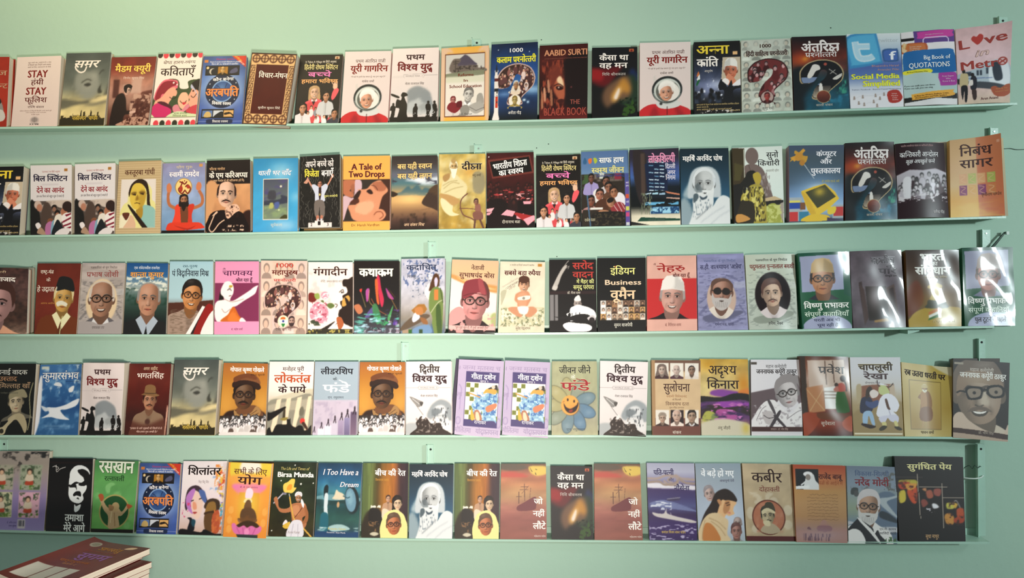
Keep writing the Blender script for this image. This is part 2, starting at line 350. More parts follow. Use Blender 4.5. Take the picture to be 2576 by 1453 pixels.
cov('''
#redl
bg 9a2c1c a83220 a02c1c
n 12 .1 3
t 40 30 96 40 b89878 इमेज
t 30 58 98 68 b89878 मैनेजमेन्ट
P 8c8a86 66 100 84 96 92 118 88 132 70 130 62 118
P c8c4bc 70 118 88 114 96 128 90 138 72 136
P 2a2624 70 92 80 88 86 98 76 104
#stay
bg e4d2ca dcc8c0
t 26 12 78 14.5 6b4a40 बहुत अच्छे अंक, उत्कृष्टता के १० साल
t 26 17 78 19.5 6b4a40 दो किताबों पहले, जिन्होंने अपने व्यवसाय
t 26 22 78 24.5 6b4a40 करने के लिए असाधारण के पीछे
tb 28 30 72 45 7e2018 STAY
t 36 51 64 61 5c1a12 हंग्री
tb 27 67 71 82 7e2018 STAY
t 25 89 74 99 5c1a12 फूलिश
t 33 107 69 111 4a1a14 रश्मि बंसल
t 16 116 86 118 7a5a50 प्रबंधन संस्थान के विद्यार्थी जिन्होंने अपने सपने बुने
t 30 119.5 74 121.5 7a5a50 STAY HUNGRY STAY FOOLISH
t 42 124 60 126 7a5a50 का हिंदी अनुवाद
k .8
e 50 137 10 8 b8a8a4
e 50 136 7 5 8c807c
l 1 6b605c 50 130 50 142
k 1
tb 40 144 60 147 222 X X भाषा
#samar
bg 4c5450 565c56 5e645c 777a6c b8ab7c d8c58c c4ad70
n 30 .18 3
k 1 3
P 8a8c82 30 42 62 40 78 55 80 75 70 92 50 95 35 85 25 65
s 70 45 12 14 a8a89c .5
s 55 68 14 10 a09e92 .6
k .8 .8
L 2.2 33332c 40 62 52 55 62 58
L 2 2a2a26 78 45 82 38 88 36
P 22221e 46 66 56 62 62 66 54 70
P 2a2a24 78 76 84 66 84 74 88 82 80 84
L 1.6 3a362e 74 96 80 90 88 90
L 1.4 3a362e 72 98 80 96 86 93
k .8 2
P 4c4c44 0 95 40 100 70 95 100 88 100 70 100 60 90 90 60 104 30 108 0 116
P e8d49c 60 100 80 92 100 88 100 96 80 102
P 6e6a5a 50 106 70 104 100 98 100 103 70 110
k 1 0
N 3a3018 5 .45 .05 0 128 100 150 4
p 2c2614 0 136 20 133 40 136 60 134 80 136 100 134 100 150 0 150
p 2c2614 44 136 45 120 47 118 48 136
p 3a3218 50 136 51 122 55 120 56 136
p 2c2614 66 136 67 117 70 122 70 136
p 3a3218 82 136 82 123 85 121 85 136
p 3a3218 28 136 28 124 30 136
t 28 131 58 138 d8b84c/2a2210 मारुतिनन्दन
t 65 131 84 138 d8b84c/2a2210 पाण्डेय
tbi 22 16 78 30 f4e8dc समर
L 3 f4e8dc 24 24 24 32 34 40 44 38 48 28
#madam
bg 6e1e12 7a2a1c a8705c b08070 987060 6c4034 4a2018
n 12 .15 4
k .8 1
r 8 50 22 90 3a1410
r 50 45 74 80 c8a494
r 30 60 45 75 b89080
P 4c1c14 76 78 100 74 100 84 78 86
P 4a2018 62 96 80 86 96 90 100 112 96 150 60 150 66 120
N c8a08c 8 .5 .1 50 80 100 135 5
N 3c1410 9 .48 .1 50 96 100 150 9
k 1 .3
P 1c0c0a 6 150 8 120 12 100 20 84 32 80 40 92 44 116 52 118 50 126 40 128 36 146 22 152
F 42 74 7 14 d8ac98 1c0e0c 1c0c0a nh
P 1c0c0a 34 74 34 64 44 60 52 64 50 70 42 68 40 80
P d0a898 52 120 64 118 66 122 54 124
P b88c78 34 142 60 132 90 134 100 150 24 150
N 40160e 6 .5 .1 34 132 100 150 3
p 4a1c14 66 122 68 96 70 96 73 122 84 126 60 126
k 1 0
tb 10 20 90 33 f4cc5c/5a140c मैडम क्यूरी
t 30 45 78 49 e8c8b8 विनोद कुमार मिश्र
#kavita
bg f0e0d4
e 5 2 6 7 2a2016
e 18 3 6 7 d83c48
e 31 2 6 7 2a2016
e 44 3 6 7 d83c48
e 57 2 6 7 2a2016
e 70 3 6 7 d83c48
e 83 2 6 7 2a2016
e 96 3 6 7 d83c48
P 3c4a2c 8 74 24 56 44 54 54 60 58 74 76 74 74 60 90 56 104 62 104 130 0 130 2 90
P e06878 2 96 6 74 20 56 44 56 52 62 50 80 42 84 30 80 28 90 16 100
P 8c1c2c 4 96 8 76 20 60 42 58 50 66 36 72 26 84 18 86 14 98
P e8a488 18 92 26 82 34 74 46 72 52 82 50 90 44 90 40 98 36 106 40 120 8 118 4 102
P f0b494 56 96 62 84 74 84 80 98 78 110 68 118 58 108
P e8a488 104 70 88 72 82 82 78 92 82 98 80 106 90 118 104 116
P 1c1414 82 66 92 58 104 58 104 82 96 78 90 76
P b8b8cc 82 66 88 72 96 84 100 96 97 90 90 78 82 74
L 1.4 1c1414 36 92 44 96 52 92
L 1.4 1c1414 84 90 90 94 96 86
L 1.4 3c2414 60 100 68 106 76 100
P c8303c 66 104 76 104 70 109
e 50 76 2 2 3c2420
e 88 80 2 2 3c2420
e 50 66 1.6 1.6 f8f0e8
e 42 62 2 2 f8f0e8
P c82464 0 112 12 104 28 108 44 122 30 140 12 142 0 132
P 4c1424 10 102 26 102 46 114 50 122 36 114 20 108
P c83c48 76 122 88 112 104 110 104 128 84 126
P d8808c 46 112 56 108 66 120 76 108 84 112 70 124 50 124
P d0dcac 0 128 20 142 40 128 60 122 80 126 104 130 104 138 0 138
l 1 3c3020 0 134 100 134
r 0 135 100 150 f0e0d4
e 12 147 6 7 d83c48
e 26 147 6 7 2a2a1c
e 40 147 6 7 d83c48
e 54 147 6 7 2a2a1c
e 68 147 6 7 d83c48
e 82 147 6 7 2a2a1c
e 95 147 6 7 d83c48
t 14 16 86 22 3a2018 श्रेष्ठ हास्य-व्यंग्य
t 10 32 88 47 2a1410 कविताएँ
t 50 125 80 128 3a4424 काका हाथरसी
t 48 130 80 133 3a4424 गिरिराज शरण
#arab
bg 3c5490 38589c 4468a8 34509a 30488c
n 20 .2 3
s 50 75 48 52 dce8f4 .95
e 50 78 39 37 14203c
e 50 78 39 37 14203c
e 50 78 25 24 88a8d0
e 50 78 22.5 21.5 2c4c84
k .8
s 48 70 12 12 90b8e0 .5
l 1 14203c 30 70 40 72
L 1.5 14203c 34 64 44 72 40 84 50 92
L 1.5 14203c 60 60 56 72 64 82
k 1
e 20 62 1.2 1.2 e8ecf0
e 80 60 1.2 1.2 e8ecf0
e 22 97 1.2 1.2 e8ecf0
e 79 96 1.2 1.2 e8ecf0
r 7 21 86 43 14100c
r 9 24 34 40 1c1c24
e 12 26 3 3 e8c890
e 24 34 8 7 c0b8a8
e 27 35 7 7 14141c
r 36 24 59 40 a87424
F 47 30 4.6 0 d8a860 4c2c10 241808 bz
r 61 24 84 40 1c1c28
P 50506c 66 32 78 26 82 34 74 38 64 38
r 6 117 80 137 14100c
r 8 120 31 134 5874a8
P c8a868 12 134 14 126 20 122 27 126 28 134
r 33 120 55 134 c8ccd4
P 1c1c20 34 134 52 122 56 134
r 57 120 79 134 d8a868
P 1c1410 58 126 70 124 79 130 79 134 72 128 60 130
p cc3824 66 0 100 0 100 26
l 1 8090c8 0 144 100 144
P 1c2848 18 144 24 139 72 139 78 144 72 149 24 149
t 70 4 92 8 f0c040 @38 प्रश्नोत्तर
t 82 14 98 17 f4e4d8 @38 Q&A का अनुवाद
tb 30 6 74 9 a83c6c विकास स्वरूप
t 16 12 86 14.5 e8e8f0 विकास के उपन्यास स्लमडॉग मिलियनेयर पर आधारित
t 20 16.5 82 19.5 f0f0f4 विश्व की ३६ भाषाओं में प्रकाशित
tb 26 49 74 55 f4f0f0 @-2 कौन बनेगा
tb 12 73 87 89 e88c4c/5c2014 अरबपति
tb 28 102 72 108 f4f0f0 @3 विकास स्वरूप
t 32 142 68 146.5 f4f0f0 विकास स्वरूप
r 3 8 12 14 c87838
#vichar
bg 2c100c
r 2 3 98 148 e4b87c
r 0 0 100 3 3c1c10
G 1 4 99 22 5 1 3 d8a868
r 2 3 98 23 e4b87c
k .9 .3
e 12 12 9 9 3c1810
e 31 12 9 9 3c1810
e 50 12 9 9 3c1810
e 69 12 9 9 3c1810
e 88 12 9 9 3c1810
e 12 12 6.5 6.5 e4b87c
e 31 12 6.5 6.5 e4b87c
e 50 12 6.5 6.5 e4b87c
e 69 12 6.5 6.5 e4b87c
e 88 12 6.5 6.5 e4b87c
l 2 3c1810 4 12 98 12
l 2 3c1810 12 4 12 20
l 2 3c1810 31 4 31 20
l 2 3c1810 50 4 50 20
l 2 3c1810 69 4 69 20
l 2 3c1810 88 4 88 20
e 12 138 9 9 3c1810
e 31 138 9 9 3c1810
e 50 138 9 9 3c1810
e 69 138 9 9 3c1810
e 88 138 9 9 3c1810
e 12 138 6.5 6.5 e4b87c
e 31 138 6.5 6.5 e4b87c
e 50 138 6.5 6.5 e4b87c
e 69 138 6.5 6.5 e4b87c
e 88 138 6.5 6.5 e4b87c
l 2 3c1810 4 138 98 138
l 2 3c1810 12 130 12 147
l 2 3c1810 31 130 31 147
l 2 3c1810 50 130 50 147
l 2 3c1810 69 130 69 147
l 2 3c1810 88 130 88 147
k 1 0
MEANDER
r 14 24 86 128 4c1810
k .3
n 20 .1 2
k 1
t 22 42 86 52 f4ecdc विचार-मंथन
t 30 113 80 117 e8dccc सुशील कुमार शिंदे
#bachche
bg 16120f 1c1614 1a1815
n 8 .3 5
t 14 14 86 18 e8dcc8 It Takes A Village का हिंदी अनुवाद
t 12 24 90 33 ecd890 हिलेरी रोधम क्लिंटन
tb 22 39 76 49 ee7fb8 बच्चे
tb 8 55 92 63 f0ac6c हमारा भविष्य
r 82 4 92 10 e8c8a0
e 87 7.5 3 2 8a4a20
F 40 84 9 -4 e0b090 b89468 e85a60 swk 2a2220
k 1
P d0484c 14 146 18 118 28 106 40 104 52 104 66 110 66 146
p 2a1a1a 36 103 44 103 40 112
P e85a60 80 92 84 78 92 74 96 80 88 96 82 100
P e4b898 84 76 82 70 84 63 88 64 92 66 92 74
l 1.6 e4b898 84 68 79 62
l 1.4 e4b898 86 65 83 58
l 1.4 e4b898 88 65 87 57
l 1.4 e4b898 91 66 91 59
C 6 116 98 140 4.2 18 7 d8a080 e8dcd8 c8b8b8 d04850 8a8a90 ece4e4
F 68 92 6.5 0 c88c68 181210 c8c8c8 sw
F 16 118 7 0 c88c68 140e0c e0d8d8 sw
F 90 130 6 0 b87c58 181210 3a3a44 h
#gagarin
bg e2d4cf dccac4
t 24 18 88 24 4a1712 प्रथम अंतरिक्ष यात्री
tb 14 31 94 43 7e1a12 यूरी गागरिन
t 16 53 90 55.5 6a4a40 "मैं यहाँ से पृथ्वी देख सकता हूँ। यह दृश्य अद्भुत है!"
t 40 62 66 66 4a3a34 राकेश शर्मा
P c3262a 0 150 2 138 18 128 40 126 70 128 88 134 98 140 99 150
k .5 2
P 70101a 30 132 38 150 20 150
P 70101a 70 130 88 150 74 150
k 1 0
e 54 92 26 20 e4e2da
k .6
e 30 76 3 8 c8c4bc
k 1
P d0d0cc 36 122 74 120 80 130 64 136 44 136 34 130
e 54 98 30 28 2e3434 - -8
e 54 99 26 24 c8ccc4 - -8
e 55 101 23 22 5e6058
e 58 102 20 19 e6dfd6
F 52 104 12 -6 d89878 e8e0d8 fff nsh
k 1 .3
P f0ece4 36 98 40 84 54 78 68 84 70 98 62 88 52 86 42 90
L 2.2 20201e 26 92 36 78 54 72 72 78 82 92
L 1.6 a0a8a0 27 104 36 120 54 126 72 120 80 106
e 42 126 3 3 30302e
k 1 0
l 1.5 3a1010 54 132 54 150
#ww1
bg e4d6d2 dcd0cc d8d0cc
k .9 1.5
P 7c8488 34 92 42 82 60 78 82 90 88 108 92 120 100 128 60 130 38 128 36 104
P b8bcbc 36 120 40 110 52 106 60 102 70 112 84 116 92 124 96 134 40 134
P 989c9c 60 120 74 112 82 122 70 130
k 1 .2
P 14100e 2 92 18 98 17 102 2 96
P 14100e 22 96 26 90 34 92 36 97 30 99 32 106 36 116 36 134 40 150 16 150 20 124 12 120 14 104 22 106 24 100
r 0 140 100 150 17120f
e 7 114 2.4 3 17120f
P 17120f 2 142 4 128 0 126 2 118 8 116 12 120 11 130 9 142
e 54 116 2.4 3 17120f
P 17120f 50 142 48 126 52 118 58 120 58 132 58 142
e 80 111 2.6 3 17120f
P 17120f 75 142 77 130 74 120 77 114 84 115 86 124 83 132 84 142
e 93 111 2.6 3 17120f
P 17120f 88 142 90 128 89 116 96 114 99 124 97 142
N b8b8b8 4 .62 .05 38 126 96 140 3
k 1 0
l .6 a8a0a0 0 58 26 58
l .6 a8a0a0 70 56 98 56
l .8 a8a0a0 26 54 68 53 70 57 68 61 28 61 26 58 26 54
t 30 14 70 24 2a0e0e/a89090 प्रथम
tb 12 33 87 46 6c1416/b89c98 विश्व युद्ध
t 30 55.5 66 59 8a8280 WORLD WAR - I
t 30 71 70 75 3a2e2c मेजर राजपाल सिंह
#reforms
bg e8ac3c d8ac88 d8b090 d8ac88 e8ac3c
k 1 2
P dcb898 0 4 18 2 24 12 10 20 8 140 0 146
P dcb898 100 4 84 2 78 12 94 20 94 140 100 146
k 1 0
r 8 13 92 142 5c2818
r 9.5 15 91 140 e4dcd0
r 9.5 15 91 52 c8c4bc
k 1 .3
P 4c4454 32 38 34 28 44 20 50 16 58 20 68 30 74 38
P 6c6058 22 52 24 26 40 24 40 30 36 38 74 38 78 44 91 44 91 52
N 3c3430 4 .5 .05 24 38 91 54 3
l 1.5 3c3430 24 30 38 29
l 1.5 3c3430 26 34 36 33
l 1.5 3c3430 30 26 30 52
M 9.5 15 91 15 91 140 9.5 140
P 7c8068 9.5 54 91 48 91 58 9.5 62
k .9 1
r 10 60 91 72 d0d0b8
k 1 .2
F 58 98 9 8 c8c4bc 6c6864 d8d4cc hks
P 9c9890 76 100 86 96 90 116 76 124
P a8a49c 60 120 80 112 91 118 91 128 74 136 60 128
l 1 5c5854 60 122 74 130 91 124
P 8c8880 22 134 50 118 60 124 56 138 30 142
F 26 108 5 0 b87068 6c1c20 d8ccc4 h
P 7c2028 14 120 22 112 38 116 42 124 30 134 16 128
P 5c141c 34 112 44 110 44 122 34 122
M
k 1 0
tb 36 54 68 60 6c2818 Reforms
tb 48 66 56 71 6c2818 In
tb 18 77 85 83 6c2818 School Education
ti 38 134 66 138 4c4440 J. S. Rajput
#kalam
bg 0c1c3c 14305c 1c4078 28548c 1c3c6c 182c50 0a1214
n 30 .3 4
s 90 92 30 10 90b8dc .9
s 30 100 20 6 7098c8 .7
s 72 112 4 3 d8ecf8 1
s 80 116 3 3 b8d8f0 1
e 15 12 1 1 d0dce8
e 82 18 1 1 d0dce8
QM 56 42 1 3 8c5858
e 52 113 13 12 e8e0d0
F 52 112 5 0 b09858 7c6428 a89048 hz
P e0ccb4 44 100 46 86 54 78 62 86 62 100
F 54 82 5 0 a87850 c0c0bc d8d0c4 hz
k 1 .2
P e4dcd4 6 150 8 134 8 66 12 54 15 66 17 134 18 150
r 8 68 16 74 5a1c18
r 8 52 16 56 a0a0a8
P 1c2430 10 54 12 40 14 54
r 8 88 16 94 1c1c20
r 8 104 16 105 b0a0a0
P e8e0d8 6 142 12 124 18 142 18 150 5 150
k 1 0
t 11 104 15 126 c83c20 @0 ।
t 40 10 68 18 f0f0f0/202040 1000
tb 12 27 96 38 ece440/1c2c14 कलाम प्रश्नोत्तरी
t 38 134 66 139 e8e4dc अनीता गौड़
t 12.5 94 15 98 3c3c40 I
t 12.2 100 15 104 3c3c40 N
t 12.2 107 15 111 3c3c40 D
t 12.5 113 15 117 3c3c40 I
t 12.2 120 15.5 124 3c3c40 A
#black
bg 3a0e0c 4a1814 3c100c 1c0a0a 2c0808 5c1814
k 1 3
P 180a0a 50 32 110 20 110 120 50 120
P 6c2c20 16 60 30 40 46 42 50 70 50 120 40 110 26 90
k 1 1
N 8c3c28 8 .5 .2 2 30 52 140 3 .5 1.6
P a8583c 34 74 44 66 52 80 52 108 44 114 36 104 30 90
P e8c8a0 36 72 42 64 48 72 50 86 44 84
k 1 .4
P 280c0a 34 86 42 84 50 88 46 92 38 92
s 40 87 2 2 f4dccc .95
L 2 2a0e0c 30 84 40 80 50 86
P 3c1410 36 114 46 110 52 114 44 120
P c88c6c 8 90 12 88 14 110 10 114
P b47c60 16 74 20 72 22 94 18 96
P a87050 4 98 6 96 8 126 4 126
P 9c6448 22 96 26 92 28 120 24 122
s 66 87 2 2 7c3c40 .9
k 1 0
tb 10 10 98 22 cc8c68/300c0c AABID SURTI
t 10 27 98 29 8c5044 AUTHOR OF 80 BOOKS & WINNER OF NATIONAL AWARD FOR LITERATURE
t 64 112 84 121 9c5044 THE
t 10 128 98 143 9c4438 BLACK BOOK
#kaisa
bg 0c0c10 100e12 0c0a0c 0c0c0c 0a0a0a
k 1 3
P 5c0c10 -5 44 20 46 62 40 66 44 30 84 -5 70
P 8c1418 -5 50 12 46 24 54 22 72 -5 66
P 14244c 82 60 90 46 105 70 105 90
P 1c3020 60 80 90 60 105 90 105 130 60 120
k .95 4
P 705038 22 110 30 86 60 66 80 64 86 90 80 110 50 116 34 130
P b88030 52 90 66 68 76 72 84 88 80 100 64 96 50 116 42 104
P d8a860 44 112 54 90 64 86 62 98 50 118
k 1 1.5
P e8d8c8 48 108 56 92 60 88 60 98 54 112
k 1 .3
P 2c4c18 66 144 70 130 78 128 70 122 84 124 88 112 94 128 94 140 84 144 84 136 78 148 66 146
N 0c1808 5 .55 .1 60 108 100 150 3
r 82 4 92 10 d87040
e 87 7.5 3 2 5a1010
k 1 0
tb 16 17 80 28 f0e8e0 कैसा था
tb 16 34 78 45 f0e8e0 वह मन
t 22 56 74 61 c0b8b0 निशि श्रीवास्तव
#anna
bg 141310 161618 2c3448 4c5470 141414 141414
n 10 .3 6
k .9 3
s 30 100 30 20 a8b4e0 .7
s 50 90 20 12 dce4f8 .7
k 1 1
N e8ecf8 7 .62 .15 4 76 62 128 3
C 2 100 60 120 4 14 3 201c20 181820 181820 303848
k 1 .2
P e4e4e0 6 80 10 68 12 70 12 80
P c87038 5 72 9 62 11 68 8 72
P 1c5c30 4 88 8 80 12 80 6 92
p c8b8a0 62 34 101 34 101 88 58 88
F 79 62 13 4 c86c4c c8b8b0 f0e8e4 hlcn f0ece4
P d88868 68 80 74 68 84 76 90 84 86 92 72 92
P 141418 52 92 58 80 66 86 72 96 80 82 84 96 92 92 100 90 101 98 84 104 84 130 64 130 64 104 54 102
P f4ece8 60 82 68 78 76 84 72 92 66 88
P f0ecec 82 92 100 80 101 92 90 94
r 0 128 100 150 161412
t 4 130 96 132.5 c8b078 अन्ना हजारे के नेतृत्व में जन आंदोलन का सामाजिक राजनैतिक इतिहास
t 4 135 30 137.5 c8b078 आधार बनाया है।
t 4 140 80 142.5 c8b078 अन्ना आंदोलन से जुड़ी हुई महत्वपूर्ण घटनाएँ
t 74 144 98 146.5 c8b078 कर्मयोगी
N d8d0c8 4 .62 .02 8 142 96 150 2
r 84 22 94 29 e8b880
tb 6 9 76 26 ecd040 अन्ना
tb 6 37 52 52 f4ece4 क्रांति
t 22 60 40 64 d0c8c0 आशुतोष
#hindi
bg c0c4b4
G 0 0 100 150 5 7 4 b8bcac c8ccbc a8ac9c d0d4c8 98a090
k .55
r 0 0 100 150 ccd0c4
k 1
n 10 .1 3
k .6
r 12 0 88 32 c4c8bc
k 1
QM 54 42 2 5 5c1c1c
e 50 121 14 13 3a1414
e 50 120 12 11.5 b89c94
F 50 119 5 0 a83c34 4c1414 3c1414 hz
t 38 10 60 17 2c2018/a08c80 1000
tb 10 26 92 34 3c2c24/a89890 हिंदी साहित्य प्रश्नोत्तरी
t 40 141 62 146 2c2420 कुमुद शर्मा
#antar
bg 140c10 3c1410 7c2c1c 3c2c2c 1c3038 103c48 144c60 10586c
n 20 .4 5
s 15 50 24 16 c8501c .7
s 24 46 8 6 e8a030 .7
s 80 66 24 10 b04838 .6
k 1 3
P 0c1418 0 70 30 66 40 90 20 120 20 150 0 150
k 1 .5
N 3c9880 8 .55 .2 60 70 100 120 3 .7 1.5
N 2c8cac 12 .5 .3 40 120 100 150 3
k 1 0
QM 54 50 3 8 b8a078
e 54 124 13 13 c8b080
e 54 124 12 12 8c4430 3c1410
N 5c2818 4 .55 .2 42 112 66 136 3
t 17 15 86 32 f4ece4 अंतरिक्ष
tb 17 16 87 30 f4e8e4 अंतरिक्ष
t 24 34 82 43 ece0dc प्रश्नोत्तरी
t 40 139 70 143 c8c0b0 काली शंकर
#twit
bg e4e8e8 c8d4dc a0b4d0 4c64a8 5c78b0 c8d0e0 ece8ec ece8ec
k 1 .5
P 3c8cc0 0 6 50 0 56 2 64 56 60 62 8 70 2 66
P 58b0d8 2 10 48 2 52 4 60 52 56 58 10 64 6 58
k 1 .3
L 13 ecf0f0 15 16 18 40 24 50 40 50 48 46
L 13 ecf0f0 18 26 30 26 42 26
L 9 b8dcec 15 16 18 40 24 50 40 50 48 46
L 9 b8dcec 18 26 30 26 42 26
P 2c5484 66 34 88 32 94 34 95 54 90 58 70 58 66 54
P 4468b0 68 36 88 34 92 36 93 52 88 56 70 56 68 52
t 58 10 96 18 bcc4c8 twitter
tb 78 37 90 54 f4f4f8 f
k 1 .2
P b03024 70 122 78 116 90 116 96 124 98 132 92 140 80 142 72 138
t 44 64 94 68 c8947c Bhupendra Haryal
t 54 72 94 76 c8947c Anandan Pillai
tB 5 82 94 92 ecec3c/3c2c4c Social Media
tB 26 96 94 107 ecec3c/3c2c4c Simplified
t 4 112 96 114.5 3c3c5c Twitter, Facebook - Beyond Casual Networking
t 78 122 88 124.5 f0c8c0 With
t 77 126 90 128.5 f0c8c0 Window
t 79 130 88 132.5 f0c8c0 Case
t 79 134 90 136.5 f0c8c0 Studies
e 8 128 1.6 2 a08c80
r 6 130 10 133 a08c80
e 24 126 1.6 2 a08c80
r 22 128 26 131 a08c80
e 48 124 1.6 2 a08c80
r 46 126 50 129 a08c80
e 64 122 1.6 2 a08c80
r 62 124 66 127 a08c80
e 16 138 1.6 2 a08c80
r 14 140 18 143 a08c80
e 44 136 1.6 2 a08c80
r 42 138 46 141 a08c80
e 56 130 1.6 2 a08c80
r 54 132 58 135 a08c80
e 50 144 1.6 2 a08c80
r 48 146 52 149 a08c80
e 26 141 1.6 2 a08c80
r 24 143 28 146 a08c80
k .4
l .5 b0a8a8 8 130 24 126 48 126 64 122
l .5 b0a8a8 16 140 26 142 44 138 56 132
#quot
bg ece4e4 ece4e4 e8e0e0 b8ccc8 a8c4c0 b0c8c4 141414
p ece4e4 0 0 22 0 22 14 0 14
p 14100f -2 13 100 14 100 18 -2 19
p 5c3c84 22 -2 101 -4 101 24 70 24 24 26
P c83c98 30 5 34 2 94 0 96 6 94 14 34 16 30 11
k 1 .2
l 1.5 e4dcf0 40 26 40 18 44 14 84 14 88 18 88 26
P b8582c 0 26 40 24 48 30 48 38 42 44 0 44
P c87038 0 28 38 26 44 32 44 38 38 42 0 42
P 1464a4 2 48 14 40 88 38 98 46 101 60 101 76 92 86 8 84 2 74
P e8dc30 4 79 50 77 50 86 6 87
P a83898 66 90 70 86 94 86 100 90 100 108 94 112 70 112 66 108
P b8ccc8 0 90 60 88 62 134 0 134
p 14110f 0 134 50 130 100 128 100 150 0 150
p e4e0e0 0 144 60 136 100 138 100 150 0 150
P e8a83c 14 129 20 126 88 120 92 124 90 132 20 138 15 136
P e8c89c 4 22 8 26 6 34 10 38 4 42 0 36
L 2 d8b070 4 34 2 24
L 2 d8b070 6 34 9 24
t 44 7 78 9 f0d0e8 www.gkpublications.com
t 14 30 36 32.5 f0d8c0 Success cannot
t 14 33.5 34 36 f0d8c0 be assured..
t 14 37 32 39.5 f0d8c0 it has to be
t 40 50 90 58 f4f4f4 Big Book of
t 12 64 88 74 f4f4f4 QUOTATIONS
t 8 80.5 46 83 3c4424 An A to Z Dictionary Wise
t 73 92 94 95 f0d0e8 From Expert
t 79 97 88 100 f0d0e8 Who
t 73 102 96 105 f0d0e8 Know it Best
t 2 108 58 111 3c4444 If you can walk you can dance
t 2 113 54 116 3c4444 If you can talk you can sing.
t 19 127 84 130 5c3c14 @-4 A Must for Writers, Students, Critics,
t 20 131 80 134 5c3c14 @-4 Word-puzzlers and Public Speakers
#love
bg dcb4b4 e4bcbc e8c4c8 e0c0bc dcbcb4 d8c0a8
n 12 .06 3
k 1 .5
P b4c0c8 0 92 30 84 60 72 78 68 96 78 101 92 101 120 80 118 40 116 0 104
P e4e8ec 60 84 70 72 84 70 96 80 98 116 76 118 60 110
P 2c3440 66 76 78 74 84 92 84 106 70 106
r 14 88 26 96 2c3440
r 36 86 40 96 2c3440
r 42 86 46 96 2c3440
r 54 82 58 94 2c3440
l 1 3c508c 0 100 66 102
P 3c4048 30 108 70 112 101 122 101 128 50 122 30 118
P 1c1c20 0 100 20 106 18 112 0 110
k 1 .2
P c8b488 6 92 14 90 20 94 18 116 4 116
e 12 86 3 4 241c18
P 141418 6 116 18 116 16 144 12 144 12 124 8 142
P 1c1c28 26 98 32 96 36 104 34 122 24 122 24 104
e 28 94 3.4 4 1c1414
P e8dcd4 22 106 28 104 28 114 20 114
P 382420 26 124 34 124 34 140 28 142
P a85030 62 122 70 118 80 122 92 116 100 116 101 130 88 138 70 136
t 72 122 94 124 e8a868 @-4 love is like
t 70 127 96 129 e8a868 @-4 someone's story
k 1
P b83830 32 30 28 24 32 18 38 20 44 15 50 18 50 26 40 36
tb 6 24 24 42 a43c34 @-4 L
tb 52 16 92 34 a43c34 @-5 ve
ti 34 46 60 58 e8c0b8/8c6c5c @-8 in
tb 8 66 76 82 a43c34 @-3 Metr
k 1 0
e 85 72 9 8 a43c34
e 85 72 6.5 5.6 e0bcbc
l 3 a43c34 78 76 92 68
l 2 a43c34 80 68 90 76
t 42 138 76 143 5c2428 @-3 Arun Anand
''')
COV['vichar'] = COV['vichar'].replace('MEANDER', '\n'.join('r %g %g %g %g 3c1810' % q for s in (3, 88) for k in range(9) for y in (26+k*11.6,) for q in
    ((s, y, s+9, y+1.6), (s, y, s+1.6, y+7), (s+7.4, y+3.4, s+9, y+11.6), (s+3.4, y+3.4, s+9, y+5), (s+3.4, y+3.4, s+5, y+8.6), (s, y+8.6, s+5, y+10.2))))
def qm(a):
    cx, top, kind, seed, col = float(a[1]), float(a[2]), int(a[3]), a[4], a[5]
    # a big query mark outlined, then filled with little scenes
    o = [(18, 48), (18, 40), (24, 36), (24, 12), (50, 0), (82, 6), (88, 26), (80, 46), (60, 58), (60, 76), (36, 76), (36, 58), (52, 40), (56, 28), (48, 20), (42, 26), (40, 38), (28, 44)]
    P = ['14', '46', '20', '48', '34', '46', '42', '36', '50', '22', '60', '24', '58', '36', '44', '50', '36', '62', '34', '78', '62', '78', '62', '66', '72', '56', '86', '42', '88', '24', '76', '8', '52', '2', '28', '8', '14', '22', '12', '36']
    def poly(grow, c):
        x = [float(v) for v in P[::2]]; y = [float(v) for v in P[1::2]]; mx, my = 52, 36
        return 'P '+c+' '+' '.join('%g %g' % (cx-52+mx+(u-mx)*grow, top-2+my+(v-my)*grow) for u, v in zip(x, y))
    out = [poly(1.06, 'c8a8a0' if kind == 1 else ('2c1010' if kind == 2 else 'b8a078')), poly(1.0, '3a2420' if kind == 1 else ('6c2828' if kind == 2 else '0c0c10')), 'M '+poly(.97, 'fff')[2:]]
    x, y = cx-52, top-2
    if kind == 1: out += ['C %g %g %g %g 3.4 70 5 d0a088 e0c8c0 8c5850 4c2c2c c8b8b8 5c3838' % (x+14, y+2, x+88, y+76)]
    if kind == 2: out += ['C %g %g %g %g 5.5 26 8 d0a0a0 7c3030 5c1c1c a87070 3c1010' % (x+14, y+4, x+88, y+72)]
    if kind == 3:
        out += ['r %g %g %g %g 7888a8' % (x, y+36, x+46, y+52), 'P e4dcd4 %s' % ' '.join('%g %g' % (x+u, y+v) for u, v in ((24, 34), (30, 20), (36, 10), (46, 12), (48, 20), (40, 24), (34, 34), (28, 38))),
                'e %g %g 3 3 b05040' % (x+58, y+10), 'l 1.4 b8b0a8 %g %g %g %g' % (x+64, y+20, x+78, y+32), 'l 1.4 b8b0a8 %g %g %g %g' % (x+66, y+30, x+76, y+22), 'P d8d0c8 %s' % ' '.join('%g %g' % (x+u, y+v) for u, v in ((70, 40), (86, 30), (88, 34), (78, 42))),
                'r %g %g %g %g 3c3430 c8b8a0' % (x+30, y+54, x+66, y+80), 'P ece4dc %s' % ' '.join('%g %g' % (x+u, y+v) for u, v in ((45, 72), (45, 54), (48, 48), (51, 54), (51, 72))), 'N ece4d8 5 .5 .2 %g %g %g %g 3' % (x+34, y+66, x+64, y+80)]
    return out+['M']
for _k in COV: COV[_k] = '\n'.join('\n'.join(qm(l.split())) if l.startswith('QM') else l for l in COV[_k].split('\n'))
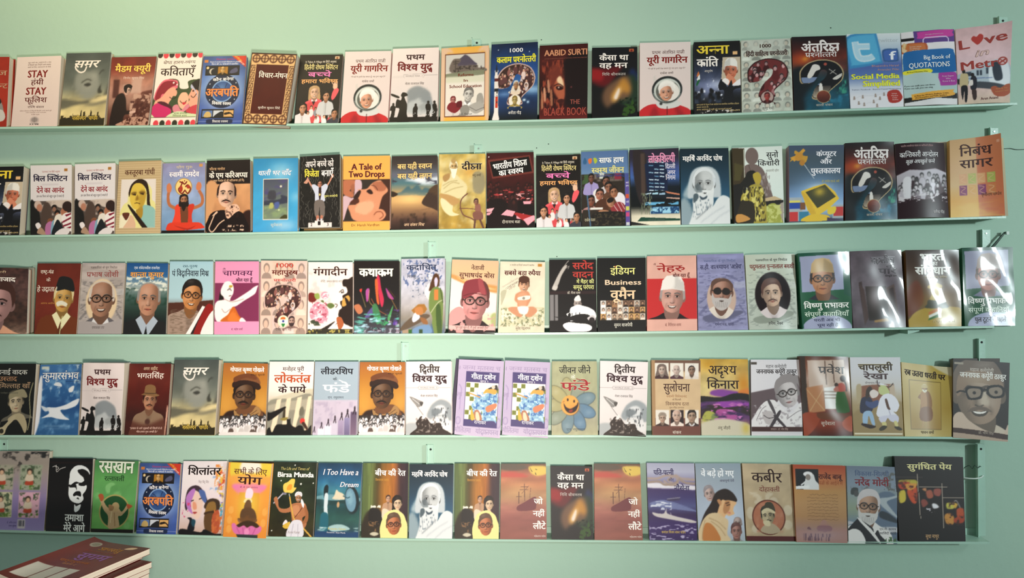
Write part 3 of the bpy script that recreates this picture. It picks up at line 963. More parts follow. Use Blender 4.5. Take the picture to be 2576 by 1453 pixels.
cov('''
#clinton
bg dcd6d8 dcd6d8
r 0 78 100 150 50443e
k 1 .6
P c8b8ac 40 78 100 78 100 96 70 92 60 86 44 92
N a89890 9 .5 .2 20 78 100 110 5
P 181614 0 80 10 80 22 104 26 150 0 150
e 18 86 9 9 c8b0a4
e 22 92 7 8 b07860
P 4c3c34 30 92 36 80 46 84 52 100 50 140 34 146 24 120
k 1 .2
e 58 92 6 6 201814
e 58 96 4.5 5 8c6450
e 66 104 7 7 1c1410
e 66 108 5 5 9c6c54
e 90 92 12 12 241814
e 82 102 8 9 a86c50
e 90 90 12 11 2c1c18
e 49 122 8 7 7c4c34
P b06c98 38 128 52 122 54 144 44 150 36 148
P 7ca0b4 52 124 60 120 62 146 50 148
P e0d8cc 60 112 70 106 78 112 72 130 58 132
P 181c20 58 130 68 118 80 140 70 152 52 150
P e8e0dc 76 112 86 104 100 104 104 110 104 142 86 138 78 126
p 7c1c30 78 122 100 112 100 116 78 126
p 7c1c30 78 131 100 124 100 128 80 134
p 7c1c30 84 108 100 104 100 107 88 112
p 7c1c30 80 138 100 132 100 136 84 140
P dcd4d4 60 150 70 140 84 136 96 138 90 150
P e4dcdc 12 128 20 124 26 132 18 138
P a88870 16 146 24 134 34 142 36 150
k 1 0
tb 7 24 90 35 1c1430 बिल क्लिंटन
t 28 13 72 16 a84c40 'GIVING' का हिंदी अनुवाद
r 82 8 90 14 a87030
l .6 806c80 28 42 68 42
tb 15 50 82 60 8c2028 देने का आनंद
t 15 66 82 70 3c3438 हम सब विश्व को बहुत कुछ दे सकते हैं
#kasturba
bg b49c74
r 0 0 100 3 a08860
STRIPES
r 8 38 88 138 ded4cc
M 8 38 88 38 88 138 8 138
P e0d890 34 150 8 150 8 108 16 90 24 84 26 64 34 50 48 42 62 42 78 58 80 80 88 92 88 150
P 2c1c10 26 64 32 48 46 38 56 38 68 46 74 70 76 90 88 118 88 130 70 96 66 60 48 46 34 54 28 74
P 8cb8b0 54 96 70 92 88 104 88 150 64 130 56 120
P d8b848 30 66 36 50 48 46 60 52 66 70 62 90 50 100 38 98 30 84
P a8842c 48 100 58 94 60 110 54 120 44 104
k .8 .8
P b08c30 54 60 66 66 62 90 52 100 50 80
P 5c4014 32 66 42 64 44 68 34 70
P 5c4014 50 64 62 64 62 68 52 68
P 7c5818 46 70 50 80 42 82
k 1 .2
L 1.4 3c240c 40 88 46 87 53 89
P 3c2810 34 70 42 68 42 72
P 3c2810 52 68 60 67 60 71
P e0d890 8 110 20 92 30 96 50 120 74 150 8 150
P 241810 26 94 32 94 70 136 78 150 70 150 48 124
P e8e0c0 8 114 36 112 42 150 8 150
P 5c2c1c 14 108 30 108 24 122 18 118
P d8b090 26 124 32 112 40 118 44 138 24 150 16 140
k 1 0
M
t 15 19 85 29 4c2010 कस्तूरबा गांधी
#ramdev
bg 8884a8 8c98c0 90a4c8 7898bc 7090b4
n 14 .1 6
e 50 52 20 19 a88448
e 50 52 18 17.5 f0cc80
L 3 742014 40 40 46 44 42 52 38 58 46 66 54 58
L 3 742014 46 40 52 46 58 40
L 3 742014 54 52 60 48 66 56 60 66 54 60
e 44 56 4 7 a83420
e 61 52 4 4 a83420
e 52 39 1.5 1.5 742014
L 7 b06840 16 60 14 74 18 90 34 98
L 7 b06840 86 60 94 74 92 90 72 98
P c87850 12 62 10 50 14 44 18 44 22 52 20 62
P c87850 80 58 80 48 84 42 90 44 92 52 88 60
P e04028 32 92 46 90 52 110 50 130 34 140 24 132 30 112
P c83420 60 92 76 90 70 112 72 132 64 140 58 110
P 6c3c24 44 92 60 92 60 134 48 140 44 112
F 51 80 7.5 0 a86c48 1c1210 6c3c24 nwBJ
P d43820 12 136 20 128 50 128 86 128 96 134 98 140 50 144 14 144
P a82818 30 134 60 140 80 134 60 144
r 0 144 100 150 141010
t 32 7 70 12 d8c490 योग गुरु
tb 16 20 86 30 f4ecf0/6c6890 स्वामी रामदेव
r 86 3 94 9 c88c50
#kariappa
bg 1c1210
r 0 50 100 150 d09868 b07850
n 14 .1 4
k 1 1
P 2c1610 90 106 104 110 104 150 70 150 78 120
P d09868 0 50 24 50 14 110 0 130
k 1 .2
P 180c0a 4 150 6 120 16 108 34 104 60 106 78 108 88 120 92 150
F 46 72 19 3 e0b498 2c1812 180c0a nbm
P e0b498 44 112 46 98 68 92 76 104 66 110 50 122
N 3c2018 3 .5 .2 44 94 76 118 3
L 2.4 d8b498 20 112 12 130 8 142 16 148 30 132 42 124
P d8b498 26 110 14 116 24 106
N d8b8a0 3 .52 .1 44 134 86 140 5
N d8b8a0 3 .5 .1 36 142 86 148 6
k 1 0
t 6 16 42 20.5 e8b888 फील्ड मार्शल
tb 6 27 94 37 f4e8dc के एम करिअप्पा
t 16 41 86 45 e0b890 एयर मार्शल के सी करिअप्पा (से नि)
#thali
bg 2c84b4 3890c0 3c9ccc 3c9ccc 3c98cc
s 62 28 30 22 8cc4dc .9
s 96 80 14 12 8cc4dc .6
s 70 138 34 14 90c0dc .9
n 12 .05 3
r 22 42 79 126 e0d8c8
r 23.5 43.5 77.5 124.5 484c5c 74846c
N 4c4870 10 .5 .2 24 44 77 90 3 1.5 .6
N 80946c 8 .5 .2 24 90 77 124 4 1.5 .7
k 1 .3
M 24 44 77 44 77 124 24 124
P 3c3c44 34 84 34 70 40 66 50 68 50 84
P 343848 60 84 62 76 77 80 77 92 24 96 24 88
P a8ac64 38 92 45 92 45 102 36 102
P 4c5c94 48 92 58 90 58 100 50 104
P 3c3c20 60 124 70 116 77 118 77 124
e 62 58 2.4 2.2 e8e0c0
e 58 106 2 2 c0c8a0
M
k 1 0
ti 12 26 86 35 f0ecf0/5c8cb0 थाली भर चाँद
t 40 134 66 139 c8ccc0 सूर्यबाला
#vijeta
bg 181614
n 6 .4 3
k .55
CRACKS
k 1
k 1 .2
L 3.4 c88870 20 48 26 58 34 68 40 72
L 3.4 c88870 80 46 74 56 66 66 60 72
e 81 44 3.4 4 c89078
P c89078 10 56 16 50 20 44 22 52 18 58
P c4c8d8 30 64 36 60 50 66 64 60 70 66 62 82 62 96 40 96 38 80
P 2c1818 48 64 53 64 54 80 50 96 47 80
e 50 82 2 2.4 e8d070
F 50 60 5 0 b07058 201410 ccc nh
P 6c625c 38 96 60 96 62 126 52 128 50 108 46 128 38 124
P b07058 42 126 48 126 48 136 42 136
P b07058 52 126 58 126 56 136 52 136
r 44 132 48 142 c0c0c8
r 52 132 57 142 c0c0c8
e 46 143 3 3 1c1818
e 54 143 3 3 1c1818
k 1 0
r 38 136 60 150 e8dcd8
r 22 140 80 150 e0d4d0
tb 14 12 84 24 e0d8d4 अपने बच्चे को
tb 12 32 48 44 ecd84c विजेता
tb 54 32 84 44 f0e8e4 बनाएँ
t 60 84 94 88 e8e080 सुमन वाजपेयी
tb 46 137 52 145 1c1414 1
tb 28 141 32 147 3c3030 2
tb 68 141 72 147 3c3030 3
#tale
bg f0a850
k 1 .5
r 0 48 101 132 2c2420
M 0 48 101 48 101 132 0 132
P b06848 0 50 28 50 26 60 14 70 22 74 20 84 0 76
P 9c5c40 16 60 26 58 22 76 18 74
P c8a8b0 26 48 38 50 40 66 30 80 20 90 10 104 0 130 0 82 22 84
P d08c68 62 56 78 50 96 56 104 66 104 132 30 132 14 112 12 100 28 98 20 90 30 86 34 72 30 68 42 68 52 66
P e0a480 34 96 60 92 66 104 50 118 26 112
P a86448 66 54 92 54 90 70 74 72 64 62
P 3c2018 80 48 104 54 104 140 70 124 76 110 84 84 96 70
k 1 .3
P 2c1410 50 72 58 68 64 76 58 78
P 4c2418 14 96 22 88 32 86 34 94 24 98
P 2c1814 22 84 34 70 38 74 30 88
L 1.6 5c3020 60 60 68 62 74 70
P d08c68 60 124 64 112 74 108 86 110 92 120 84 130 70 132
L 2 8c4c34 66 120 72 114 82 114 86 122 78 128
k 1 0
M
tb 18 16 82 28 4c1018/c88048 A Tale of
tb 12 31 88 43 4c1018/c88048 Two Drops
t 18 137 78 142 3c2010 Dr. Harsh Vardhan
#bas
bg 2c2424 3c3434 5c6470 487078 b09060 c89c64 8c6848 4c342c 241814
k .9 2
P d8e0e8 30 48 60 42 100 40 100 58 70 60 50 54
P 5c5c6c 0 44 30 42 60 48 100 44 100 40 60 36 0 36
P f0f0f0 50 46 74 44 70 52 58 52
N 34303c 10 .52 .2 0 34 100 60 4 2 .8
k .9 1
P 3c606c 20 74 36 62 44 68 56 60 66 70 74 66 100 74 100 82 0 80
N d8a868 12 .5 .3 0 76 80 96 4 2 .7
s 40 88 36 12 f0c880 .9
k 1 .6
P 3c2c24 66 98 76 80 84 72 100 62 104 110 88 108
P 4c3828 80 72 100 60 104 84 90 78
P 2c2018 0 72 14 78 4 84 0 82
L 1.4 7c5c40 30 116 60 112 84 108
N 1c1410 12 .48 .4 0 116 100 150 7
k 1 0
tb 13 17 88 27 f0c880/2c1c14 बस यही स्वप्न
tb 13 37 88 47 f0c880/2c1c14 बस यही लगन
ti 28 138 72 143 f0c8a0 जय शंकर मिश्र
#diksha
bg c0a450 c8b06c c4ac68 b8a058 a88c40 a48438
n 16 .25 5
k .7 2
N dcd0a0 18 .5 .3 0 0 100 150 4
s 66 36 20 14 dc9838 .7
k .9 1
P 8c8468 74 40 84 36 96 42 100 60 92 80 76 78 72 56
k 1 .5
P d8cc9c 4 74 8 56 20 42 34 40 46 50 60 64 58 80 42 90 20 84 4 78
P a88450 8 46 16 40 24 40 22 50 12 56
P e0d4a8 4 90 20 84 30 100 30 116 44 122 24 124 8 110
P b89058 2 80 20 82 40 90 44 98 30 104 14 92 2 86
L 1.2 a89460 10 70 28 58 44 60
L 1.2 a89460 12 78 32 70 52 66
L 1.2 a89460 8 64 24 56 40 54
e 31 24 9 12 dcd4b4
F 32 26 7 0 c8a468 d8d0b0 fff nhBJEO e8e4d0
P e8e4d0 27 32 36 32 35 46 32 50 28 46
e 31 14 5 5 b09058
k 1 .2
P 8c5c50 78 104 88 102 90 118 80 120
P 7c5044 74 118 92 118 94 132 76 132
L 4 5c3c34 78 132 76 150
L 4 5c3c34 88 132 96 150
F 80 98 4.4 0 8c5c48 3c2824 888 nh
L 2.4 6c4438 62 80 50 90 46 104 52 122 70 130 76 134
L 1.6 6c4438 44 110 60 110 78 112
k 1 0
tb 49 20 92 32 1c100c/e0d4b0 दीक्षा
t 72 42 90 46 3c2c1c मनु शर्मा
#bharat
bg 3c1010 4c1414 38100f 200a0a 0c0808 0c0808
n 10 .2 3
k 1 .5
C 2 62 98 100 4 46 3 5c2420 2c1010 200c0c 401414 280c0c
N a83838 6 .6 .1 4 74 98 110 4 1.8 .7
N e8a8a8 7 .66 .05 4 76 98 108 9 1.8 .7
P 140808 0 100 30 92 50 104 70 96 100 110 100 150 0 150
C 52 84 78 100 6 3 3 4c2420 2c1414 241010
k 1 .2
p e8a8b0 0 112 16 110 10 118 0 118
p e89ca8 0 120 12 118 6 124 0 124
p e8a0ac 30 124 42 114 60 118 54 128
p e8a0ac 76 98 94 98 92 104 78 104
p e8a0ac 62 124 78 122 76 134 62 132
p a02828 56 122 62 120 100 128 100 138 76 136
p e8a0ac 76 134 98 126 104 132 86 146
p 6c3028 3 14 92 6 100 42 12 52
p 0c0808 7 18 90 9 96 39 14 48
e 5 8 1.2 1.2 f0e8e8
tb 14 19 86 30 f0ece8 @-7 भारतीय शिक्षा
tb 26 34 78 44 f0ece8 @-7 का स्वरूप
t 32 136 70 141 d8d0c0 दीनानाथ बत्रा
#saaf
bg 506c98 5c7ca4 90a8b8 1c1c1c 1c1c1a
r 0 46 91 150 2c241c
N 3c5430 4 .42 .1 0 46 20 76 3
N 6c6058 12 .5 .2 20 46 90 62 3
k 1 .3
r 38 44 48 56 c8ccc4
r 70 46 84 58 842838
F 21 54 5.5 0 6c4434 14100c 9c90c0 h
F 52 62 6.5 0 7c4c38 14100c d0c8c8 h
F 57 74 7 0 8c5840 14100c 5c3c28 h
P e0dcd8 24 84 34 76 44 88 42 106 30 104
F 38 88 7.5 10 a86850 1c1410 d8d4d0 nh
F 20 100 7 0 7c4834 14100c a87c78 hz
P e0dce0 68 88 80 84 90 92 90 110 74 104
F 68 84 7.5 -10 a06848 1c1410 ddd nh
P 4c2c1c 34 100 50 96 56 112 52 126 38 124 28 112
P 8c3034 60 116 72 104 84 104 91 112 90 122 72 128
l 1.2 d8b8b8 66 108 76 122
l 1.2 d8b8b8 74 104 84 122
l 1.2 d8b8b8 82 104 90 118
F 60 104 7 -20 b07858 1c1410 8c3034 n h
e 60 99 7.5 5 1c1410 - -20
P a87858 40 118 56 120 52 126 36 122
r 18 113 44 117 e0dcd4
P 1c1814 26 124 90 124 91 150 26 150
N 403828 3 .55 .1 26 124 90 150 3
l 3 44607c 12 88 18 150
r 91 46 100 150 44508c
r 92 62 100 148 5c4c94
r 92 88 99 96 c85030
r 92 112 99 120 c8c858
r 92 124 99 132 c84474
r 92 143 99 149 c8c8c8
k 1 0
P 305c84 4 20 8 12 12 20 10 25 5 25
P d86c34 15 16 22 14 22 22 17 25
P a8b838 26 14 32 14 34 20 29 25
t 93 64 99 67 e0e0f0 अपने
t 93 70 99 73 e0e0f0 हाथ
t 93 102 99 105 e0e0f0 धोएँ
tb 38 14 90 24 f0f0ec/405070 साफ हाथ
tb 22 34 90 44 e4dc90/384c50 स्वस्थ जीवन
tb 32 47 91 52 2c3c74 (Global Hand Washing)
t 6 135 28 140 c8c0a0 राकेश रंजन
#lok
bg 2c2434 2c2838 3c4c84 3c5c98 101820 0c1014 0c100f d8d0b8 e4dcc4
n 20 .1 3
k 1 .5
P 2c2424 8 0 26 4 34 20 34 100 20 108 8 60
r 22 8 30 90 4c3c34
k 1 .2
p 14203c 30 30 48 22 70 26 76 46 76 86 34 86
WIN
p 141c24 30 84 60 82 100 88 100 98 30 96
p b0c8d8 30 88 42 86 42 89 30 90
p a8d0e0 44 87 56 86 56 90 44 90
p 98b8d0 58 88 70 87 70 91 58 91
p c87c5c 70 84 100 90 100 93 74 88
p c8a090 72 96 100 98 100 101 72 98
N 68b0d8 5 .42 .08 26 104 98 112 4 1.6 1
r 40 114 98 128 1c4470
N 9cd0e8 6 .45 .1 38 114 98 128 5
N d8e8f0 4 .62 .08 30 104 98 110 5 1.6 1
N 707860 3 .55 .1 20 86 44 130 3 .4 2
N d8d0b8 5 .45 .1 26 130 100 136 6
p 1c4434 20 134 100 138 100 142 12 142
p 1c1c1c 0 142 40 150 0 150
k 1 0
tb 38 14 92 27 e898b8/6c3c5c लोकशिल्पी
t 72 32 92 40 e8e0e8 दिल्ली
t 76 44 92 52 e8e0e8 नगर
t 72 54 92 62 e8e0e8 निगम
t 34 138 68 142 4c5c54 जगदीश ममगांई
#arvind
bg 10242e 142e3c 1c3c50 24506c 34586c 3c5464
k 1 2
P 8ca0a8 0 104 12 100 24 128 20 150 0 150
P 98acb4 4 92 16 70 26 60 24 96 12 98
k 1 1
P c0c8cc 14 96 18 60 28 42 48 36 68 40 80 58 82 96 72 98 30 98
F 48 72 20 0 c0c4c4 d0d6da c0c4c4 nbBJEl e0e4e4
P dce0e2 26 62 32 46 48 38 64 44 72 60 60 48 48 45 36 50
k .5 1
P 24343c 30 74 38 70 44 84 38 92 28 84
k 1 .5
P dce0e0 24 102 28 90 44 88 52 94 60 88 66 94 66 112 54 134 36 140 24 148 20 150 16 150 24 124
P 3c4c58 38 94 46 98 54 94 52 100 42 102
N 8c98a0 3 .56 .2 22 100 62 140 4 .5 1.5
P 4c5c64 26 92 34 90 36 98 26 108
k 1 .5
P dce0e0 20 152 30 136 62 118 74 102 86 94 100 100 106 116 106 152
k .6 .8
L 1.5 9ca4ac 40 146 70 126 90 116
L 1.5 9ca4ac 60 150 80 134 100 124
L 1.6 3c444c 30 140 50 124 62 112
k 1 0
tb 5 16 87 25 f4f0ec महर्षि अरविंद घोष
#suno
bg dce4dc e4ece4 dce8e0 c8d4cc
p 3c3018 0 0 24 2 24 80 0 80
p 4c4420 4 30 22 36 14 66 2 66
l 1 e0e0d0 23 4 23 60
k 1 .2
e 39 18 13 17 74625c
P 74625c 24 50 26 36 44 34 60 44 70 70 78 96 78 102 58 104 34 108
N 9c908c 5 .56 .1 44 50 76 98 4 .5 1.5
l 1 4c3c38 32 36 36 48
p 181410 0 74 24 70 30 100 60 104 100 106 100 112 98 150 0 150
p c8b088 62 102 82 98 98 105 62 108
p 181410 64 108 96 106 96 110 68 110
p a89c90 94 112 100 110 98 150 86 120
P 1c1810 24 60 28 50 40 46 48 54 44 70 36 84 28 80 12 76
P b8a038 40 54 50 50 56 58 55 70 48 76 42 66
P a8983c 28 90 34 76 50 74 58 80 62 100 66 150 24 150 22 110 14 106 18 92
N dcd070 6 .52 .1 18 78 60 146 4 .6 1.6
N 3c3418 5 .56 .1 18 78 64 148 9 .6 1.6
P 2c2414 14 108 24 106 40 112 38 150 4 150
P c89048 4 134 16 132 32 142 6 148
P a0a444 66 120 76 112 86 116 96 146 98 150 68 150
N c8cc78 6 .5 .1 64 114 96 150 3
k 1 0
t 68 12 92 22 1c1c1c सुनो
t 50 29 94 38 1c1c1c किशोरी
t 66 46 92 50 807870 आशारानी व्होरा
#comp
bg 3c4c64 40505c 3c5060 405468 6c8cb8 b8d0e8 384858
s 52 96 56 40 90b8e0 .9
s 55 86 20 10 e8f0f8 .9
k 1 .2
r 0 102 24 148 a8b0b4
r 0 108 20 114 e4d860
r 0 112 20 124 1c44a0
r 0 130 16 148 c83030
r 18 130 36 148 307c9c
r 80 118 100 144 a8b0b4
r 82 122 100 140 c03430
r 20 112 30 126 7c4c2c
P c8942c 12 10 26 20 34 22 30 34 22 30 14 24 2 32 8 22 18 20 10 16
p d89c34 26 6 30 10 20 22 14 18
p d89c34 2 24 10 32 18 24 12 20
e 18 22 7 9 c88c2c - 30
e 24 34 5 6 b87c28
l 1 d8dce0 28 38 46 66
p e8c034 22 90 44 82 66 76 84 92 92 106 72 126 50 140 34 128 28 110
P d8ac2c 22 92 30 112 36 130 46 142 50 136 34 100
p 3c3c1c 30 92 66 78 86 102 52 124
s 56 92 12 10 d8b838 .8
P e4bc30 22 148 40 136 70 138 72 148
P e8c838 72 124 86 122 84 134 72 136
p 3c2c4c 70 142 100 148 70 150
k 1 0
tb 50 13 86 22 f4f0f4 कंप्यूटर
tb 57 29 78 37 f4f0f4 और
tb 40 46 94 56 f4f0f4 पुस्तकालय
t 60 70 92 74 c8b848 डॉ. पाण्डेय एस.के. शर्मा
#kranti
bg 241418 241014 3c2024 c8c0c8 c0b8c0 a8a0a8 3c2024 2c1418 2c161c
k 1 .3
p 2c161c 0 0 100 0 100 60 76 52 50 56 24 54 0 64
C 2 64 98 104 5 36 5 d8d0d4 e8e0e8 3c2c30 5c4c50 8c8088 c8c0c8
P ece8ec 10 80 16 68 26 72 24 100 22 122 12 112
P 2c161c 0 116 30 112 60 114 100 100 100 150 0 150
N e0d8dc 5 .58 .1 0 100 100 120 4 1.5 1
k 1 0
t 10 5 74 8 c8a0a0 भारतीय स्वाधीनता संग्राम का क्रांतिकारी इतिहास
t 7 20 84 29 f0ecec क्रान्तिकारी आन्दोलन
ti 18 35 76 42 f0ecec कुछ अधखुले पन्ने
t 66 137 90 142 d8d0d0 धर्मेन्द्र गौड़
#nibandh
bg c89c68 d0a470 d4a878 d4ac74 dca038 e0b040
r 54 0 101 150 c87850 c8683c
k .8 1
N e0b048 12 .45 .3 0 122 100 150 4 3 1
N d07838 14 .5 .3 54 116 100 150 5 3 1
k 1 .2
SQ
k 1 0
t 20 18 84 34 3c1410 निबंध
t 20 42 84 57 3c1410 सागर
t 60 107 96 112 7c4c30 पृथ्वीनाथ पाण्डेय
r 92 10 97 15 e0a080
#azad
bg 3c2420 4c3430 4c3430 3c2820 3c2820 8c7060
n 8 .4 4
k 1 .5
F 40 84 32 6 c0908c 40241c d8a080 hm
k 1 0
t 12 8 60 12 d8b898 क्रांतिकारी
tb 4 22 78 31 f4ece4 शेखर आजाद
#rashtra
bg 642418 6c281c 702a1c 5c2014
n 14 .1 4
F 64 76 20 4 c8984c d8c898 6c3418 hymr e8e4b8
k 1 .2
P e0dcc8 48 84 60 80 74 86 70 92 60 88 52 92
P 1c1c1c 46 58 50 34 58 28 74 30 84 38 88 60 66 56
L 1.5 d8d8a0 64 112 60 150
k 1 0
t 8 15 38 22 e8dccc राष्ट्र-मंत्र
t 22 33 32 39 e8dccc के
t 2 51 48 60 e8dccc हे उद्गाता !
t 12 84 44 87 c88c48 आनन्द आदीश
#prabhash
bg b0a4a0 aca29c a89e98 a49c9a
n 14 .15 4 2 .4
k .6
NEWS
k 1 1
e 50 82 36 48 dcc4a0
k 1 .3
F 50 78 26 0 a0745c c8bcb0 605c60 bgsk
M 0 0 100 0 100 150 0 150
P a49c9a 0 126 30 124 50 130 76 124 100 120 100 150 0 150
M
t 20 8 82 12 3c3030 पत्रकारिता के युग निर्माता
t 12 20 86 30 8c4844 प्रभाष जोशी
t 32 134 60 139 4c4444 रामाशंकर राय
#shanta
bg 1c4c84 285c90 90a0a0 3c5850 243830 141c1c 141414
k 1 .3
N d8dcd0 6 .4 .2 0 28 100 60 4 1.5 .8
N 203c30 10 .45 .3 0 52 100 90 5
F 56 78 24 3 b88468 8c8884 1c1c1c byr a8b4c0
k 1 0
t 18 8 80 13 e8ecf0 एक संवेदनशील राजनेता
tb 10 20 90 30 e8a04c/203858 शान्ता कुमार
t 32 35 68 38 303c3c सुदर्शन कुमार शर्मा
#vidya
bg a0c4d0 a4c4cc a8c8d0 4c281c 5c3420
k 1 .3
p 4c281c 0 86 50 84 100 80 101 150 0 150
F 52 72 20 6 c48048 1c1410 a08878 hgs
k .6
N 6c5848 3 .5 .2 4 98 70 150 3 2 .5
k 1 .2
p f0e8e4 40 150 76 92 82 94 50 150
p 241c1c 50 150 82 94 84 96 56 150
P 8c1c18 56 152 84 92 100 92 104 100 90 120 76 152
P ece4e0 72 152 90 112 104 104 104 152
k 1 0
t 30 8 64 13 204c5c रस-पुरुष
t 6 20 90 31 1c2430 पं विद्यानिवास मिश्र
#chanakya
bg e090b4 e494b8
r 0 45 100 124 7c2c50
k 1 .3
M 0 20 100 20 100 124 0 124
P 1c1410 12 64 18 60 20 78 10 84
P f4ece8 14 58 22 44 34 42 42 52 42 66 36 76 34 82 24 84 20 74 14 68
P f4ece8 0 100 4 84 20 80 40 82 60 72 80 60 88 54 98 50 96 56 92 66 84 72 66 82 50 92 40 96 36 110 38 124 6 124
P c86420 14 124 30 110 36 100 44 94 54 110 60 124
P e07830 30 122 40 104 50 112 56 122
P f4ece8 56 124 62 116 72 126
P b8942c 33 50 40 50 39 54 33 54
L 1.4 2c1818 28 60 34 58 38 61
L 1.4 2c1818 31 56 36 56
L 1.4 4c2424 32 72 38 71
L 1 8c6c64 22 78 40 84 66 78
L 1 8c6c64 16 98 24 106 36 98
M
k 1 0
t 17 15 24 18 3c1430 मैं
t 17 20 86 30 4c1c44 चाणक्य
tb 48 36 86 42 3c1430 बोल रहा हूँ
t 38 138 64 142 6c3050 सं. महेश शर्मा
#mahap
bg e0c4b4 dcb8a8 d0b0a8 d4a898 d8a490
G 0 0 100 150 4 4 7 d8c0b0 c8b0a8 e0c8b8 d8b8a0 c8b8b8
k .55
r 0 0 100 150 dcbcac
k 1
QM 50 50 1 11 c8a090
e 50 124 12 12 e8e0c0
P c86c30 46 116 54 116 54 121 44 122
P e8e8e0 42 121 60 122 56 130 46 130
P 2c7c3c 46 129 54 129 50 136
e 50 124 2.4 2.4 2c3c8c
F 68 124 6 0 b89080 3c2c2c 8c7068 hBz
t 34 5 70 14 b83024 1000
tb 24 20 80 29 5c1c14 महापुरुष
tb 28 38 76 43 b83430 प्रश्नोत्तरी
t 34 138 68 143 3c2424 राजेंद्र प्रताप सिंह
#ganga
bg ece0d8
k .7 .5
N c8bcb8 16 .52 .1 0 20 60 90 4
k 1 .3
P 241610 78 38 90 36 104 38 104 128 88 132 76 124 68 112 72 92 66 84 78 80 76 66 84 54 78 50
P f0e4dc 60 80 66 68 72 60 84 52 88 64 76 72 72 86 76 96 66 100
P c89848 78 78 90 70 94 80 84 92 76 92
P 241610 82 76 92 84 86 96 96 100 100 128
L 1.4 241610 70 64 78 58 80 66
L 1.4 241610 60 88 66 90 62 96
e 76 64 2 2 1c1410
P d890a0 4 106 8 94 20 84 34 88 44 98 46 112 40 126 26 128 8 120
N f4dce0 6 .5 .2 4 84 46 128 4
N a84c60 5 .6 .1 4 84 46 128 9
e 38 70 9 8 d890a0
N f4e0e4 4 .5 .2 30 64 48 78 3
P 6c2018 2 66 14 66 20 76 14 84 2 82
P 8c9c4c 14 68 24 66 26 76 18 78
P 5c6c38 42 90 52 86 60 92 50 98
P 5c6438 28 82 34 80 36 86
N 3c4430 6 .5 .1 0 120 30 134 3
p 241c18 0 142 30 140 60 124 66 128 40 150 0 150
p f4ece8 40 144 62 124 66 126 50 146
k 1
P a85830 64 118 74 116 80 130 70 142
r 0 140 100 150 302c20
N a8984c 5 .55 .1 0 140 100 150 4
e 8 140 2 2 e8e0d8
k 1 0
t 12 15 88 28 2c1410/c8b0a8 गंगादीन
t 28 39 76 43 6c6460 लेफ्टि. जनरल यशवंत मांडे
#katha
bg 181010 140e0e 141010 1c1818 2c2c30 484450
k .9 .6
P d02c50 50 34 56 32 60 56 66 80 62 96 56 80
P d86430 46 42 52 40 54 72 56 90 50 84
P b850a0 26 62 34 58 32 80 28 84
P e04038 12 60 18 58 16 66
P a83c90 70 56 80 68 88 80 76 76
P e08838 74 56 86 70 92 78
L 1 d8b060 34 60 34 84 50 100
L 1 e06c38 38 78 52 100 72 112
L 1 c89048 74 64 96 104
L 1 b8a058 16 66 26 96
P c87850 0 94 12 90 20 104 10 110
P 5c4c8c 24 116 40 96 44 104 34 116
P 3c7c4c 40 96 50 90 60 120 50 130
P 4c9c58 74 118 86 92 84 104 78 124
N 5cb0a0 10 .5 .2 0 108 100 150 4 1.6 .5
N a8d0e0 8 .58 .15 0 116 100 148 5 1.6 .5
N 5c3c9c 10 .55 .2 70 100 100 134 6
N d8b0c0 8 .55 .2 76 112 100 150 7 .5 1.5
N 3c9c5c 8 .55 .2 36 110 80 140 8
N c8c0d0 8 .55 .2 0 138 100 150 9
k 1 0
tB 12 16 86 32 f4ecd8 कथाक्रम
t 32 138 68 142 1c1c20 डॉ. बद्रीनाथ कपूर
#kada
bg b4b4c4 b8b8c8 bcbcc8 b0acb0 8c8478 5c6c80
n 10 .12 4
N 5c6c94 5 .6 .06 4 0 96 60 5
N 6c7484 4 .64 .06 20 30 90 80 7
N e4e4e8 10 .6 .2 50 20 80 60 9
k 1 .3
P e8e0dc 54 66 66 50 68 84 60 80
P 4c2c14 70 44 76 32 84 32 88 42 86 56 76 62 64 66 66 56
P c8c0d8 76 44 80 38 84 44 82 56 78 58
P 6c8040 66 70 76 58 88 60 96 72 96 110 92 150 70 150 72 120 64 100
P 3c5424 80 100 90 96 94 150 84 150
L 1.4 c8c8a8 68 110 84 90 96 84
L 1.4 2c3818 90 60 96 90
r 76 63 85 84 d87838
P 4c6484 70 130 76 150 70 150
p 9c6828 24 104 40 92 54 92 60 102 54 110 30 110
P 5c4c3c 2 136 28 116 60 112 62 120 6 144
P d8dce8 26 120 34 108 44 118 30 128
p a08870 4 144 24 140 24 150 4 150
P 6c8cb0 30 140 60 132 70 140 68 150 30 150
r 18 142 26 150 2c5c24
r 42 142 50 150 2c4424
P b87840 32 100 48 98 50 112 36 112
P 8c5c34 44 118 58 122 62 132 50 130
k 1 0
tb 12 13 84 23 24304c कदाचित्
t 14 34 32 39 3c3c44 भिक्खु
#netaji
bg dcb08c e0b488 d8b090 dcd4c8 dcd8d0 c8c8a0 dcd0c8
k 1 1
P e0d8d4 0 38 40 46 100 70 100 104 60 104 0 90
P c89050 0 30 50 46 100 52 100 66 50 56 0 38
P e8c890 10 36 60 50 100 60 60 54
P a8b070 90 112 100 108 100 134 92 130
k 1 .2
P c89490 0 112 20 96 34 106 40 124 30 150 0 150
F 54 86 26 2 c88480 5c302c 241414 hg
N c89490 7 .5 .05 2 104 36 150 4
N c89490 7 .52 .05 74 108 98 150 6
P 843038 26 66 28 50 36 42 64 38 72 50 78 70 60 66 30 80
P 9c4448 58 40 66 40 76 68 64 66
L 1.4 5c2024 28 74 50 68 78 72
r 0 134 100 142 dcb0a8
k 1 0
t 42 12 70 20 3c1818 नेताजी
t 17 27 93 36 4c1c18 सुभाषचंद्र बोस
t 14 136 86 140 5c3434 "तुम मुझे खून दो, मैं तुम्हें आजादी दूँगा"
#rupaiya
bg dcd0b8 e0d4bc dcd0b4
n 14 .05 4
